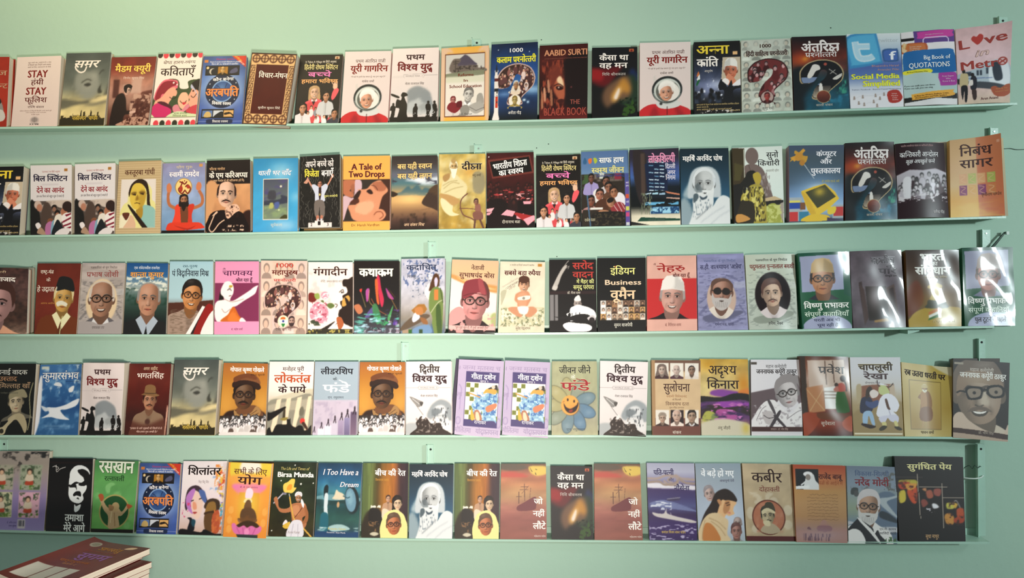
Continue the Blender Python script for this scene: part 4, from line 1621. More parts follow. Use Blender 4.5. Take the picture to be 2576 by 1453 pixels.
N c8c4a0 6 .4 .1 4 96 100 136 3
N 7c8060 4 .55 .08 4 98 100 138 5
N e8e4c8 5 .58 .1 4 100 100 136 6
k 1 .3
P c88c68 42 66 52 62 64 64 70 78 66 88 60 96 42 96 40 88 34 82 36 70
P d49874 42 70 60 68 60 92 44 94
P c88c68 20 100 30 96 44 98 44 108 52 114 46 118 30 110
P c88c68 62 98 76 96 84 104 78 112 68 118 58 114
P e8e4dc 42 96 64 96 62 110 52 112 44 106
F 54 50 10.5 2 d8a07c 4c2c1c ddd nhs
e 54 38 12 8 4c2c1c
P e0dcd0 42 76 66 72 66 80 44 82
e 54 78 3 3 8c887c
k 1 0
P b8b498 4 64 16 62 6 92 4 80
t 22 6 76 9 4c4438 12 भारतीय एवं विदेशी भाषाओं में प्रकाशित
r 84 4 93 10 b87c30
tb 10 20 90 29 54201c सबसे बड़ा रूपैया
t 4 42 44 46 a8a090 @-30 International Best Seller
t 12 48 44 52 4c443c @-30 I LOVE MONEY
t 20 54 36 57 807868 @-30 का हिंदी अनुवाद
t 38 139 70 144 4c3c2c सुरेश पद्मनाभन
#sarod
bg 14100f
r 0 66 100 72 2c1c1c
r 1 73 18 126 7c7878
r 9 73 12 126 3c3838
k 1 .3
P c8c0b8 6 58 10 50 14 48 18 56 14 64 6 62
P b8b0a8 10 50 26 20 34 12 38 14 26 34 18 54
L 1.4 b8b0a8 32 14 38 6 42 2
L 1 c8c0b8 36 18 42 14 40 20
F 60 92 7.5 0 a89890 e0dcd8 e4e4e4 z
P e8e8e8 44 102 54 96 62 94 70 96 84 100 96 108 99 120 92 128 80 124 76 116 48 116
p e8e8e8 46 100 52 100 52 128 44 128
P ece8e8 28 136 40 130 60 132 80 134 90 140 84 148 60 150 40 148
P 1c1818 8 118 36 120 60 114 80 114 88 120 82 128 56 128 34 124
l 1.2 1c1818 40 112 40 122
l 1.2 1c1818 48 111 48 120
l 1.2 1c1818 56 110 56 118
l 1.2 1c1818 64 110 64 118
P c8c0c0 80 122 92 116 98 124 90 130
P e8e4e0 54 80 62 74 66 80 66 86 54 86
e 90 126 6 6 241c1c
k 1 0
tb 50 7 94 20 b83c34 सरोद
tb 50 26 94 38 b83c34 वादन
t 58 43 95 50 e4e490 में मैहर की
t 51 54 95 62 e4e490 समृद्ध परंपरा
t 38 67.5 66 71.5 d8d0c0 डॉ. रीता दास
#indian
bg 0e0d0b
G 6 87 99 127 8 3 3 b8a088 d8d0c8 8c6848 c8b8a8 7c5c48 c89c64
t 27 21 78 34 ece88c इंडियन
tb 16 45 90 55 e8ccac Business
tb 27 67 78 84 e8c8a0 वूमैन
t 34 134 72 140 e8e4d4 सुमन वाजपेयी
e 38 18 2 2 b83828
#nehru
bg dca898 dca898
n 16 .06 3
r 0 46 100 127 c02828
M 0 20 100 20 100 127 0 127
F 51 84 22 3 c89484 a09490 1c1010 bsrc ece4dc
M
k 1 0
t 13 16 18 19 5c1414 मैं
tb 20 20 76 32 9c2420 नेहरू
tb 52 37 87 43 5c1414 बोल रहा हूँ
t 36 136 68 141 6c3028 सं. गिरिराज शरण
#vats
bg 8484ac 8c8cb0 8888a8 8888ac
n 10 .15 4 3 .4
k .5
NEWS
k 1 .3
P 5c5c78 10 124 40 116 84 112 90 118 60 130 20 134
e 49 88 30 40 c0a494
M 49 48 66 52 78 70 79 92 72 114 60 126 49 128 36 124 22 108 19 86 26 60 36 50
F 50 76 20 4 a0705c 5c4034 d8ccc0 hGBE b8b0ac
M
k 1 0
t 14 12 82 16 505c84 पत्रकारिता के युग निर्माता
t 6 22 94 30 24244c स.ही. वात्स्यायन 'अज्ञेय'
t 34 136 72 141 302c50 रमेशचंद्र शाह
#padum
bg c0c8b8 bcc4b4 b8c0b4 b4bcb0
k .5
NEWS
k 1 .3
P 8c9488 10 128 40 120 84 114 92 122 60 134 20 138
e 52 82 36 46 180c10
M 52 36 70 42 84 60 88 84 80 112 66 126 52 128 36 126 22 110 16 84 20 60 34 42
F 50 80 18 -3 c8a890 5c4038 d8cccc hml
M
k 1 0
t 20 10 84 14 2c3434 पत्रकारिता के युग निर्माता
t 8 21 98 29 7c2820 पदुमलाल पुन्नालाल बख्शी
t 40 136 70 141 2c2c30 रमेश नैयर
#vishnu1
bg 10503c 145838 0e5030
p a0a4c0 3 7 88 5 88 74 4 78
k 1 .3
M 3 7 88 5 90 82 60 94 30 94 4 80
F 45 54 21 0 b87c54 3c3430 2c2c34 bgc c8a878
M
p 10503c 86 5 102 0 102 90 86 84
e 50 150 50 26 a4a8c4
p 10503c 0 122 0 150 3 150 3 130
k 1 0
tb 6 100 94 110 f0f0e8 विष्णु प्रभाकर
t 6 118 94 126 e0f0dc संपूर्ण कहानियाँ
t 24 131 76 136 1c2850 धरती अब भी
t 30 141 72 146 1c2850 घूम रही है
#vishnu2
bg 10503c 145838 0e5030
p 9c9cb4 4 7 90 5 90 74 6 80
k 1 .3
M 4 7 90 5 92 82 60 94 30 94 6 80
F 49 54 21 0 b87464 6c5c54 7c7c94 bgc a8948c
M
e 54 150 48 26 a8acc8
p 10503c 94 60 102 60 102 150 94 150
k 1 0
tb 8 98 88 108 f0f0e8 विष्णु प्रभाकर
t 8 116 88 124 e0f0dc संपूर्ण कहानियाँ
t 20 134 82 142 241c30 पुल टूटने से पहले
#dahan
bg 5c5058 6c6068 645860 584c54
n 16 .2 3
k 1 .3
p 3c2c2c 14 62 20 60 26 130 22 146
p 4c3834 16 64 24 76 30 130 22 144
p 2c2420 26 70 66 70 70 136 30 136
p 5c4844 66 74 82 66 88 140 68 128
p 3c2c2c 72 76 80 72 84 132 72 126
p a88048 40 136 64 132 68 138 40 140
s 44 90 16 30 a8989c .7
k 1 0
tb 40 14 86 25 342830/b0a8b0 दहलीज
t 68 29 86 35 342830 के
tb 54 36 88 46 342830 पार
t 66 49 88 52 2c2428 विभूति राय
#samvi
bg 3c2c24 4c3424 5c4028 6c5430 5c4824
k 1 1.5
P 6c341c 0 80 20 60 30 100 0 130
s 55 100 40 30 b89458 .6
k 1 .3
P b8983c 0 150 4 132 20 118 50 110 84 112 100 118 100 150
P 4c4c3c 36 106 40 98 66 98 72 106 74 114 34 114
P c8ac58 42 98 46 88 58 88 62 98
P d0b060 42 70 46 66 54 64 62 68 62 76 58 90 46 90 44 76
P d0b060 38 72 44 68 46 76 40 76
P d0b060 60 68 66 70 64 76
p c87840 38 122 60 112 60 118 38 128
p e8e8e0 38 128 60 118 60 124 38 134
p 2c6c34 38 134 60 124 60 130 36 138
k 1 0
tB 26 8 70 21 f4f0e8 भारत
tb 46 24 58 31 f4f0e8 का
tB 16 34 82 48 f4f0e8 संविधान
t 32 52 76 56 b8a070 अनिल कुमार 'सलिल'
t 44 138 88 142 d8c080 डॉ. प्रद्युम्न कुमार त्रिपाठी
''')
cov('''
#shehnai
bg 14120f 14140f 10100c 12120e
k 1 .5
F 60 82 15 -6 b8a888 3c382c 5c584c hz
P 8c8468 44 66 52 60 74 54 84 66 82 72 60 70 46 76
P a89c7c 44 116 60 106 78 108 88 130 84 146 74 130 62 118 48 124
P b0a484 26 140 40 126 56 110 60 116 44 132 36 146
e 30 142 9 8 b8ac8c
e 30 142 5 5 2c281c
L 2 8c8868 96 40 90 70 94 110 90 140
k 1 0
t 6 14 82 23 c8c8c0 शहनाई वादक
t 20 28 60 37 a87c5c उस्ताद
t 2 43 90 52 a08468 बिस्मिल्लाह खाँ
t 12 61 64 64 5c5c50 मुरली मनोहर श्रीवास्तव
#kumar
bg 3c6ca0 305c94 28588c 20487c 2c5c8c 285484
k 1 .5
N b0c8d8 10 .62 .2 0 0 100 70 4
N 5c8cb8 12 .5 .3 0 0 100 150 5
P d8dce0 36 44 44 38 54 42 54 48
P e0e0e0 72 52 84 46 82 58 74 60
P dce0e4 24 92 44 92 68 86 84 78 98 74 92 88 70 96 56 98 66 110 78 118 52 116 34 112 14 114 30 104
P c8d0d8 10 88 30 96 20 100
k 1 .8
P e0e0e4 0 40 8 30 10 110 2 150 -4 150
L 1 8cacc4 22 131 80 131
L 1 6c90b0 22 136 80 136
r 4 4 22 10 c8ccc0
k 1 0
t 8 18 94 32 e4e4e4/2c4c78 कुमारसंभव
t 64 36 94 38 1c3450 रामनारायण वर्मा
#bhagat
bg 5c2018 64241a 54180f 481810 301410 200c0a
n 14 .1 4
k 1 .5
F 54 78 14 0 b07858 2c140c 8c7058 hmf 84603c
k .7 3
P 481810 0 118 50 128 100 114 100 150 0 150
k 1 .5
e 52 122 6 6 4c2c24
P d8a890 96 90 99 100 96 146 94 146
k 1 0
t 34 8 68 14 e0c4a0 अमर शहीद
t 20 21 84 31 f0e4d8 भगतसिंह
t 12 134 88 137.5 e8c0b0 "इनसान के आगे भूखमरी की जिंदगी से तो
t 28 141 78 144.5 e8c0b0 मौत हजार गुना अच्छी है।"
#gokhale
bg a86430 b07028 b87c2c b88034 905c28 6c4420
s 10 90 24 50 d89c40 .7
s 90 84 20 30 d8a044 .6
k 1 .8
P 2c1810 10 106 30 98 80 98 100 108 100 130 4 130
k 1 .3
P 6c4428 34 100 40 92 74 88 90 100 92 112 60 116 34 110
F 50 68 21 2 5c3c24 1c100a 6c4428 nhmg
P 7c4c2c 24 42 30 28 50 22 70 24 82 34 82 46 50 38 28 50
P 2c1810 22 44 30 38 54 36 80 42 86 52 78 56 64 46 40 46 26 52
P 6c3c20 26 30 50 22 70 24 76 34 50 32 28 40
P a07848 30 98 44 108 66 104 78 90 88 100 82 112 54 118 34 112
L 1.2 5c3c20 36 104 56 112 80 98
L 1.2 5c3c20 40 110 60 114 84 104
r 0 110 100 150 302420
C 0 110 100 134 4.6 60 5 f0e8e8 e8e0e0 c8c0bc d8d0cc 5c4c44 e8e4e0
P e0d8d4 0 146 40 143 100 145 100 150 0 150
k 1 0
tb 16 10 92 18 f4ece8 गोपाल कृष्ण गोखले
t 62 23 94 26 2c1810 ममता कुमारी
#manohar
bg f0e4dc f0e4dc ece0d4 c8b8a0 a8a08c 9c9480
k 1 .3
P c8c0a8 0 78 60 62 100 56 100 70 50 76 0 84
P 8c8878 0 84 50 76 100 70 100 150 0 150
P a8a08c 0 90 60 80 100 78 100 96 0 100
p e8d4b4 20 78 30 76 18 150 6 150
p e8d4b4 42 76 52 74 42 150 30 150
p e8d4b4 66 74 76 72 66 150 54 150
p e8d4b4 90 72 98 70 90 150 78 150
P 6c6858 72 98 78 92 82 100 80 110 72 110
P 7c7868 66 140 70 116 82 114 84 140
P 14110f 0 104 8 104 34 94 40 92 38 98 10 118 0 120
P 3c3424 36 98 40 98 40 116 34 118
P 8c7c3c 30 116 46 114 42 120 32 120
P 12100c 0 140 6 134 12 144 20 130 30 128 44 128 44 118 50 118 52 116 54 128 64 134 72 130 80 132 84 140 92 138 100 130 100 152 0 152
P d83830 74 120 78 116 84 118 84 124 76 126
P 3c2418 78 126 84 124 92 136 90 140
k 1 0
t 30 12 78 19 3c1c24 मनोहर पुरी
tb 12 28 94 43 b8502c लोकतंत्र
tb 22 52 84 64 2c1014 के पाये
#leader
bg a0b0bc a0b0bc a4b0bc
r 0 79 100 150 c4b8c8
k 1 .3
N b0a4b8 14 .55 .1 4 82 90 130 4
l .5 b0a8b8 0 94 100 94
l .5 b0a8b8 30 80 30 140
l .5 b0a8b8 50 80 50 140
p e8e4ec 12 136 26 136 26 150 12 150
p dcd8e4 27 130 42 130 42 150 27 150
p c8c0d0 43 124 56 124 56 150 43 150
r 57 120 70 150 a898b4 8c7c98
r 71 115 84 150 8c84a8 6c6080
r 85 103 99 150 5c4c64 7c6478
W 4 140 2.2
W 20 132 2.4
W 35 126 2.6
W 50 120 2.7
W 65 114 2.9
W 78 108 3.1
W 94 102 3
k 1 0
tb 14 15 88 26 1c1c24 लीडरशिप
t 42 34 52 39 1c1c24 के
tb 20 48 82 63 f0f0f0 फंडे
t 32 72 68 76 3c4450 एन. रघुरामन
L 1.5 f0f0f0 56 38 66 42 76 48
#ww2
bg e8dedc e4dad8 e0d8d4 d8d0cc
k .9 .8
P 8c9498 46 112 52 96 60 86 76 78 94 84 102 98 102 120 60 120
P dcdcdc 62 96 72 90 84 92 88 104 78 110 64 108
P 6c7478 56 100 70 96 78 104 60 112
P e0dedc 58 116 84 112 96 122 96 140 60 134
N 4c5054 5 .58 .1 60 94 96 146 4 .6 1.6
P a8acac 0 128 30 126 34 134 30 150 0 150
k 1 .1
l .8 5c5450 8 72 40 112
P 8c8884 8 72 30 80 38 84 34 90 28 94 20 88
l 1 e8e4e0 14 76 30 88
P 4c4844 30 84 38 84 34 92
P 2c2019 28 118 34 112 46 116 54 126 66 126 76 126 80 136 90 142 100 148 100 152 12 152 24 136 22 126
N 8c8078 4 .6 .1 20 114 76 146 5
P e8e0dc 36 112 42 108 42 116 36 118
k 1 0
l .6 a09894 0 54 28 54
l .6 a09894 72 54 98 54
l .8 a09894 28 51 70 51 72 54 70 57 28 57 27 54 28 51
t 30 11 74 23 1c0e0e/a89c98 द्वितीय
tb 14 30 90 42 2c0a10/a89ca0 विश्व युद्ध
t 31 52.5 69 55.5 6c6462 WORLD WAR - II
t 32 69 70 73 3a302e मेजर राजपाल सिंह
#gita
bg b8a8c4 b4a4c0 b4a4c4 b4a4c0 c0b0c8
k .8
t2
k 1
L 2 9c8cb0 4 50 10 60 6 80
L 2.4 9c8cb0 8 72 8 100
e 6 122 6 8 9c8cb0
e 6 122 4 6 b4a4c0
e 95 122 6 10 9c8cb0
e 95 122 4 8 b4a4c0
l 3 9c8cb0 94 70 94 84
r 18 23 92 132 3c3068
r 19.5 44.5 91 118 f0e8e0
k 1 .1
CHK
P 88b0c8 62 70 70 60 84 58 90 66 90 84 84 92 88 104 90 122 84 118 60 118 58 100 44 98 36 96 34 88 42 78 44 68 56 72
P 6498b8 66 72 76 70 84 80 76 88 66 84
N 3c6ca8 5 .58 .02 36 62 90 118 7
N b8dcec 5 .62 .02 36 62 90 118 9
P d89c3c 58 66 66 56 82 54 88 60 84 66 68 64
P 1c1c14 68 56 80 50 88 48 90 58 82 56
e 80 52 4 4 c8bca8
L 2.4 c88c40 26 66 40 70 52 74
P d07850 66 92 84 84 90 86 86 94 70 102
P a86c4c 40 104 48 98 56 108 58 118 44 118
P e8c8a8 44 104 50 104 54 118 46 118
P c8a838 34 96 40 108 42 118 34 118
k 1 0
t -4 12 94 20 9c8cac य जन्म मृतस्य च
t 0 66 12 74 9c8cac ला
t 0 136 36 145 9c8cac मौलितमा
t 46 136 96 145 9c8cac योद्धाक्ष्यस्व
tb 30 29 84 38 f0ecf0 गीता दर्शन
t 50 40 68 43.5 e8e4ec खण्ड २
t 42 120 68 126 f0ecf0 रत्नाकर
#funde
bg a8a884 a4a480 a0a080 a09c84 b0ac88
n 14 .08 3 .6 1
k 1 .4
PETALS
e 41 91 20 20 5c5448
e 40 90 19.5 20 e0a048
s 48 98 12 10 c88034 .7
e 35 79 1.8 3 1c100c
e 49 82 1.8 3 1c100c
P 1c100c 26 86 32 94 42 97 54 90 57 84 58 90 52 102 40 106 30 100
P 8c2418 38 100 46 99 44 104 38 104
L 1.5 8c5c28 24 84 28 82
k 1 0
t 16 13 86 25 1c1c18 जीवन जीने
t 42 30 52 36 f0f0e0 के
tb 20 44 84 60 9c2028/c8c8a0 फंडे
t 32 137 72 141 3c4850 एन. रघुरामन
l 1.5 8c2024 54 36 80 44
#suloch
bg cdb088 ccae86
n 16 .06 3
r 0 0 100 24 6c4c3c
r 0 0 7 150 a8845c
r 0 22 100 24 a8845c
r 6 116 100 150 6c4034
r 0 132 100 150 6c4034
k 1 0
BX 7 6 35 38
BX 38 6 65 38
BX 68 6 96 38
BX 7 100 35 132
BX 38 100 65 132
BX 68 100 96 132
k 1
M 7 6 35 6 35 38 7 38
F 21 20 6.5 0 c0a898 6c5c54 3c2424 hv 6c5c54
M 38 6 65 6 65 38 38 38
F 51 20 7 0 c8b0a4 e8e0d8 4c2c34 b
M 68 6 96 6 96 38 68 38
F 82 20 6.5 0 8c6c58 1c1410 d8ccc0 hv e0d8d0
M 7 100 35 100 35 132 7 132
F 21 117 6 0 b89880 3c2c24 3c241c ht 9c8c7c
M 38 100 65 100 65 132 38 132
r 38 100 65 132 241414
F 51 112 8 0 c8a490 e0d0c8 e8d8cc b
M 68 100 96 100 96 132 68 132
F 82 113 8 0 a88870 1c1410 3c2c28 hk
M
t 24 48 78 63 3c1c14 सुलोचना
t 30 71 72 75 9c6c44 स्वामी विवेकानंद
t 42 78 60 81 5c3c28 के पिताश्री
t 28 85 76 91 5c3424 विश्वनाथ दत्त
t 36 94 66 97 5c3c28 द्वारा रचित उपन्यास
t 40 137 60 139 3c2018 अनुवाद म. रवि
t 42 142 60 147 e8dccc शंकर
#adri
bg c09838 c4a864 c8b478 c8b080 b8a878 a89c74
n 20 .2 4
s 90 50 18 30 c88018 .9
s 20 10 20 14 c08c20 .8
k 1 1
P 7c3c90 22 64 40 60 60 62 80 66 62 76 24 72
P d07830 78 64 100 58 100 72 84 70
k 1 .5
P 181414 0 74 40 76 70 68 100 70 104 84 60 84 20 92 0 86
P 5c3468 0 88 40 84 100 84 100 130 60 126 0 118
P 8c3c9c 30 86 70 84 100 88 80 100 50 96
P 2c2020 0 96 30 90 50 96 90 92 100 100 100 112 70 104 30 110 0 116
P a84c90 34 100 70 102 74 120 36 118
P a8a84c 10 104 24 104 30 112 20 124 2 120
P 7c8c4c 24 108 36 112 34 122 22 120
N 3c2450 10 .55 .2 0 84 100 124 5 1.6 .6
N c070b0 10 .6 .1 20 84 100 122 6 1.6 .6
k 1 1
P c8c0a8 0 128 40 118 80 122 100 130 100 150 0 150
s 92 136 10 14 c8b040 .8
k 1 0
t 18 14 76 31 241410 अदृश्य
t 14 43 80 59 241410 किनारा
t 34 133 60 138 3c3424 अंशु जौहरी
#jan
bg d8d4d8 d8d4d8
k 1 .4
p 5c4c50 0 66 50 56 64 62 52 84 20 90 0 120
p 6c5c60 80 40 100 44 100 96 90 80
F 72 68 20 -12 c0b8b8 8c8484 d8d4d4 hgln
P 8c8484 54 44 60 32 76 28 94 32 100 44 100 60 90 46 70 46 58 50
P e0dcdc 0 140 6 112 24 86 44 80 54 90 66 100 80 108 100 86 100 150 0 150
L 1.4 8c8488 10 120 20 100 30 92
L 1.4 8c8488 70 118 90 104 100 100
N a8a0a4 6 .58 .1 4 90 100 136 4
P 4c4448 32 82 38 82 48 104 46 110
P b8b0b0 22 108 30 102 42 104 46 116 40 128 28 126
L 1.4 3c3438 24 110 34 116 46 114
P 3c3438 54 102 58 106 42 132 36 132
P 3c3438 44 112 50 112 68 132 62 132
r 0 133 100 142 3c1c18
r 0 5 12 10 4c443c
r 0 142 100 150 d0ccd0
k 1 0
t 30 11 72 17 2c2828 महान कर्मयोगी
tb 11 20 92 28 2c2424 जननायक कर्पूरी ठाकुर
t 38 136 72 139.5 a89088 संपादन : डॉ. भीम सिंह
#jan2
bg 2c2624 241e1c 241e1c 2c2420
k 1 .4
e 30 25 26 20 6c5c50
F 46 66 40 -4 9c8470 6c5c50 c8b8a4 hslm
k 1 .2
P 8c7460 6 60 10 30 30 20 60 20 84 34 88 50 60 44 30 44 10 70
s 44 36 26 12 b09c84 .7
RG
P c8b09c 0 112 14 100 30 116 60 132 90 136 100 118 104 152 0 152
P 3c241c 0 131 100 137 100 146 0 140
P b09884 0 140 100 147 100 152 0 152
r 2 5 18 9 a09484
k 1 0
t 30 15 72 21 d8ccc0 महान कर्मयोगी
tb 12 24 94 33 f0ece4 जननायक कर्पूरी ठाकुर
t 46 135 74 139 b0a090 डॉ. भीम सिंह
#pravesh
bg 5c3020 8c5840 b89888 9c7458 7c4c30 6c2818 8c3820 4c1c10
k 1 .4
p 3c3028 0 0 10 0 12 110 0 120
p c8b0a0 14 8 90 6 92 60 16 70
p b88058 10 60 44 54 46 104 14 108
l 1 d8b888 12 64 44 102
l 1 d8b888 44 62 16 104
p e4e0dc 46 60 72 56 74 100 46 100
r 46 66 72 68 8c7868
r 46 72 72 74 8c7868
r 46 78 72 80 8c7868
l 2 5c4030 66 8 68 50
l 2 5c4030 50 8 52 54
P 2c5c24 72 68 86 64 96 100 92 106 70 106
P b85040 74 54 84 50 92 58 88 66 74 66
e 86 42 6 6 2c1814
e 72 54 4 4 3c2c24
L 3 2c1814 88 44 92 54 92 66
P b87060 66 62 74 56 76 66 68 66
P 9c4428 0 110 30 108 36 116 20 140 0 150
P 6c3c24 30 108 60 106 96 110 96 124 60 120 34 118
P b05030 80 124 98 112 104 130 98 142 84 136
k 1 0
t 36 20 90 33 3c3430 प्रवेश
t 36 124 64 130 e8d8c8 सूर्यबाला
#chap
bg dcd8dc d8d4d8 d4ccc4 b09870 a08c5c 9c8c60
k 1 .6
P 8c5840 12 60 30 54 80 52 84 56 70 80 30 90 14 76
P b8a480 10 56 20 54 18 84 10 86
P c8b098 76 54 86 56 86 80 78 80
P 9c8458 0 110 30 96 100 86 100 150 0 150
k 1 .2
P 2c2c44 18 82 26 76 36 76 42 88 38 104 16 106
P 44507c 28 84 38 86 52 82 52 92 40 98 28 92
P 3c2c24 30 62 38 56 42 64 34 76 28 78
P e8d8d0 36 68 44 62 54 68 50 76 40 78
P a0bcd8 22 106 38 104 44 128 38 128 32 112 28 128 20 126
P 2c1814 18 126 32 128 46 132 34 136 18 130
P c8cc8c 54 64 56 56 62 52 70 56 76 68 70 78 64 74 56 70
P ece8f0 54 46 58 50 74 54 66 54 54 52
L 2 4c3c34 52 44 54 54 58 56
L 2 4c3c34 84 50 78 56 72 58
P ece8f0 56 80 64 72 76 70 88 78 94 92 88 104 82 104 88 112 60 116 48 110 52 92
L 1.4 a8a0b8 66 80 72 98 76 112
P 5c3c2c 66 82 70 80 74 94 76 100 70 98
P d8d4e4 54 114 88 110 90 124 76 122 70 116 64 124 56 124
P d8cc88 58 124 66 124 66 132 60 132
P d8cc88 82 122 88 122 90 132 84 130
P 3c3424 52 136 60 130 68 132 62 138 54 140
P 3c3424 82 132 92 132 98 138 88 138
r 2 144 98 147 e8dcc0
k 1 0
tb 16 14 84 25 3c2c24/b09c5c चापलूसी
tb 26 32 74 42 4c3838/a89ca0 रेखा
t 28 48 58 51 5c4c4c दीनानाथ मिश्र
#rab
bg b89c44 c0a450 b89c4c b09040 b89c50 c0a860
k 1 1
P d8cca8 60 -4 102 -4 102 18 90 16
s 50 80 40 60 c8b068 .4
k 1 .2
r 14 34 80 136 7c6428
r 15.5 35.5 79 134.5 c4a85c a8843c
P 8c5c24 40 60 50 54 58 60 62 80 58 106 54 116 42 116 36 100 38 76 32 70
P a87430 38 62 48 58 52 80 46 110 40 106
P 7c4c20 38 92 60 90 60 116 36 116
F 47 50 5 0 a06c38 e0d4b0 8c5c24 hBznE e8e0c8
e 47 46 7 4 c8b078
l 3 b08848 42 118 40 132
l 3 b08848 52 118 54 132
L 2 c0a060 26 42 46 38 66 42
k 1 0
tb 6 16 88 27 2c1c10 @3 रब उतरा धरती पर
t 36 139 64 144 3c2c14 पावन वर्मा
#comics
bg a89c90 a09488 9c8c98 8c7ca8 8c7cb0 9488b8
k 1 .4
N 2c2c2c 10 .5 .15 24 0 100 14 4
N 44403c 12 .62 .15 10 0 100 44 7
SMALL
r 50 129 64 146 c8c0c0
r 52 131 53 142 2c2c3c
r 54 131 56 142 2c2c3c
r 57 131 58 142 2c2c3c
r 60 131 62 142 2c2c3c
t 30 134 48 137 4c4474 डॉ. अनिल गुप्ता
t 34 140 48 143 4c4474 प्रभा बुक्स
k 1 0
#tamasha
bg 100d0c 14100f 100c0b
l .6 6c2c24 0 9 100 9
l .6 5c2820 0 141 100 141
k 1 .1
P e8ecec 48 40 50 26 60 16 74 14 88 20 94 30 90 36 76 30 82 44 74 50 62 48 48 56
P 14100f 66 24 80 22 92 30 92 42 84 54 80 40 70 32
P e8ecec 48 56 58 56 66 52 78 52 88 56 86 66 80 74 82 84 72 92 56 88 48 76
P 14100f 48 54 58 56 64 54 66 66 62 60 50 60
P 14100f 58 74 64 68 74 68 76 78 66 76 60 78
P 14100f 70 52 86 50 84 56 72 56
P 14100f 66 82 70 80 72 84
P e8ecec 62 94 66 98 76 94 74 104 66 110 62 106
L 1.4 c8c4c0 8 18 14 16 22 20 18 24
L 1.4 c8c4c0 16 14 18 28 26 22 38 18
k 1 0
tb 42 115 84 128 e8ece8 तमाशा
tb 40 136 88 149 e8ece8 मेरे आगे
#rask
bg 4c8c50 5c9c54 5c9c58 6cac58 5c9c50
n 20 .1 3
k .7 .4
P 8cc880 30 66 28 54 40 46 50 50 40 56 38 68
e 10 74 6 7 7cb870
e 56 72 9 7 7cb870
e 90 116 7 7 7cb870
e 84 134 8 7 7cb870
k 1 .2
e 52 106 36 35 a89c5c
e 52 106 33 32 1c4c28
P b89c74 14 76 22 74 26 86 36 98 48 100 60 98 70 106 82 90 84 98 70 114 62 116 66 134 58 140 40 140 38 116 26 102
e 54 96 9 9 b0986c
P 8c6c48 38 92 50 96 48 104 40 104
P a85430 12 74 20 70 26 78 20 86
P a85430 80 90 94 94 84 100
L 1.6 d8c498 46 106 44 130
L 1.6 8c7048 52 108 56 136
r -2 142 102 150 1c1814
k 1 0
tb 10 2 90 26 e4ecd4/2c3c28 रसखान
t 24 34 70 43 1c3c20 रत्नावली
#shil
bg ece0e0 e8e0e0 e8d8dc dcc8c8 c8a898
k .9 .3
N e88838 8 .42 .2 74 6 100 60 4
N c83c28 6 .55 .15 84 20 100 70 5
N 8ca8d0 8 .5 .2 64 30 90 74 6
N 5c4ca0 6 .55 .15 86 60 100 96 7
N 3c9cc0 6 .42 .15 82 86 100 130 8
N e0c048 6 .58 .15 80 10 100 100 9
k 1 .3
P 3c2c34 10 90 14 60 30 50 46 56 62 80 60 90 40 64 24 64 16 100
P e8c8b8 16 76 24 62 40 64 52 80 50 104 42 118 30 112 18 96
P b878c0 12 74 24 58 32 60 24 88 30 108 16 96
P 4c64a0 40 60 54 62 60 84 50 80
P e09878 28 84 36 86 38 98 30 98
L 2 1c1418 24 82 30 80
L 2 1c1418 42 78 48 76
P a83c3c 30 104 40 104 34 108
N d04878 6 .56 .15 4 84 26 116 5
P 3c2c20 56 96 62 80 76 76 90 82 88 100
P 8c6834 60 94 66 84 80 84 84 104 80 126 70 140 62 128 58 110
P 3c2818 58 104 84 100 84 108 60 110
P 5c4024 58 110 82 108 80 140 62 140
P b05030 76 110 90 100 94 140 78 144
N c86c38 5 .5 .2 74 96 100 146 5
P 14141c 20 140 24 122 18 116 28 116 36 130 34 142
P 1c4454 30 118 38 122 34 134 28 126
P 100e10 0 142 10 138 50 144 60 138 84 146 100 146 100 152 0 152
k 1 0
tb 12 14 88 28 1c1010 शिलांतर
t 38 41 62 45 8c7c7c विद्या बिंदु सिंह
#yog
bg e89838 e8983c e08c34
k 1 .2
M 8 0 100 0 100 150 0 150 0 0
e 52 8 48 60 e0c440
k 1 2
P ece4d4 34 -4 70 -4 72 18 30 18
P e8a048 10 26 94 26 90 44 14 44
P e478b0 14 44 90 44 70 64 32 64
M
k 1 .3
r 30 60 76 148 d89030
s 52 84 30 40 ecc84c .9
P ecd8e8 44 64 46 54 52 50 60 54 62 62 58 72 46 72
P f0e0a0 46 72 58 72 60 80 42 80
P 6c4c30 46 80 52 74 58 78 60 92 44 92
P 5c4028 36 110 38 96 48 90 60 90 70 98 74 112 64 118 44 118
P 6c4828 32 112 46 112 52 106 60 112 74 112 74 118 54 122 34 118
P 8c6440 30 112 42 120 66 118 76 112 72 116 54 126 36 122
P 3c2818 36 122 54 116 74 120 80 130 30 130
P d870a8 18 126 24 122 34 130 46 126 54 130 64 126 76 130 84 126 88 132 80 142 54 148 26 142
L 1.4 b04c88 30 130 38 142
L 1.4 b04c88 44 130 48 146
L 1.4 b04c88 60 130 58 146
L 1.4 b04c88 74 130 68 144
e 54 139 6 7 e88cbc
p 2c3434 30 144 80 144 80 151 34 151
k .4
e 14 96 6 8 f4c06c
e 12 116 6 8 f4c06c
e 12 134 6 8 f4c06c
e 92 98 6 8 f4c06c
e 90 120 6 8 f4c06c
k 1 0
t 14 13 90 23 5c2c20 सभी के लिए
tb 24 29 80 43 3c1408/e8c080 योग
t 30 48 72 51 8c3c6c बी. के. एस. आयंगार
#birsa
bg 283020 243018 1c2414 28280f 302810
n 20 .5 5
e 50 6 1.4 1.4 e8e8e0
e 20 38 1.4 1.4 e8e8e0
e 66 44 2 2 e8e8e0
e 94 42 1.4 1.4 e8e8e0
e 6 138 1.4 1.4 e8e8e0
k 1 .2
P e8c858 28 60 26 46 36 40 44 34 52 36 50 50 56 52 48 62 38 62
P e89830 34 56 38 46 46 46 44 56
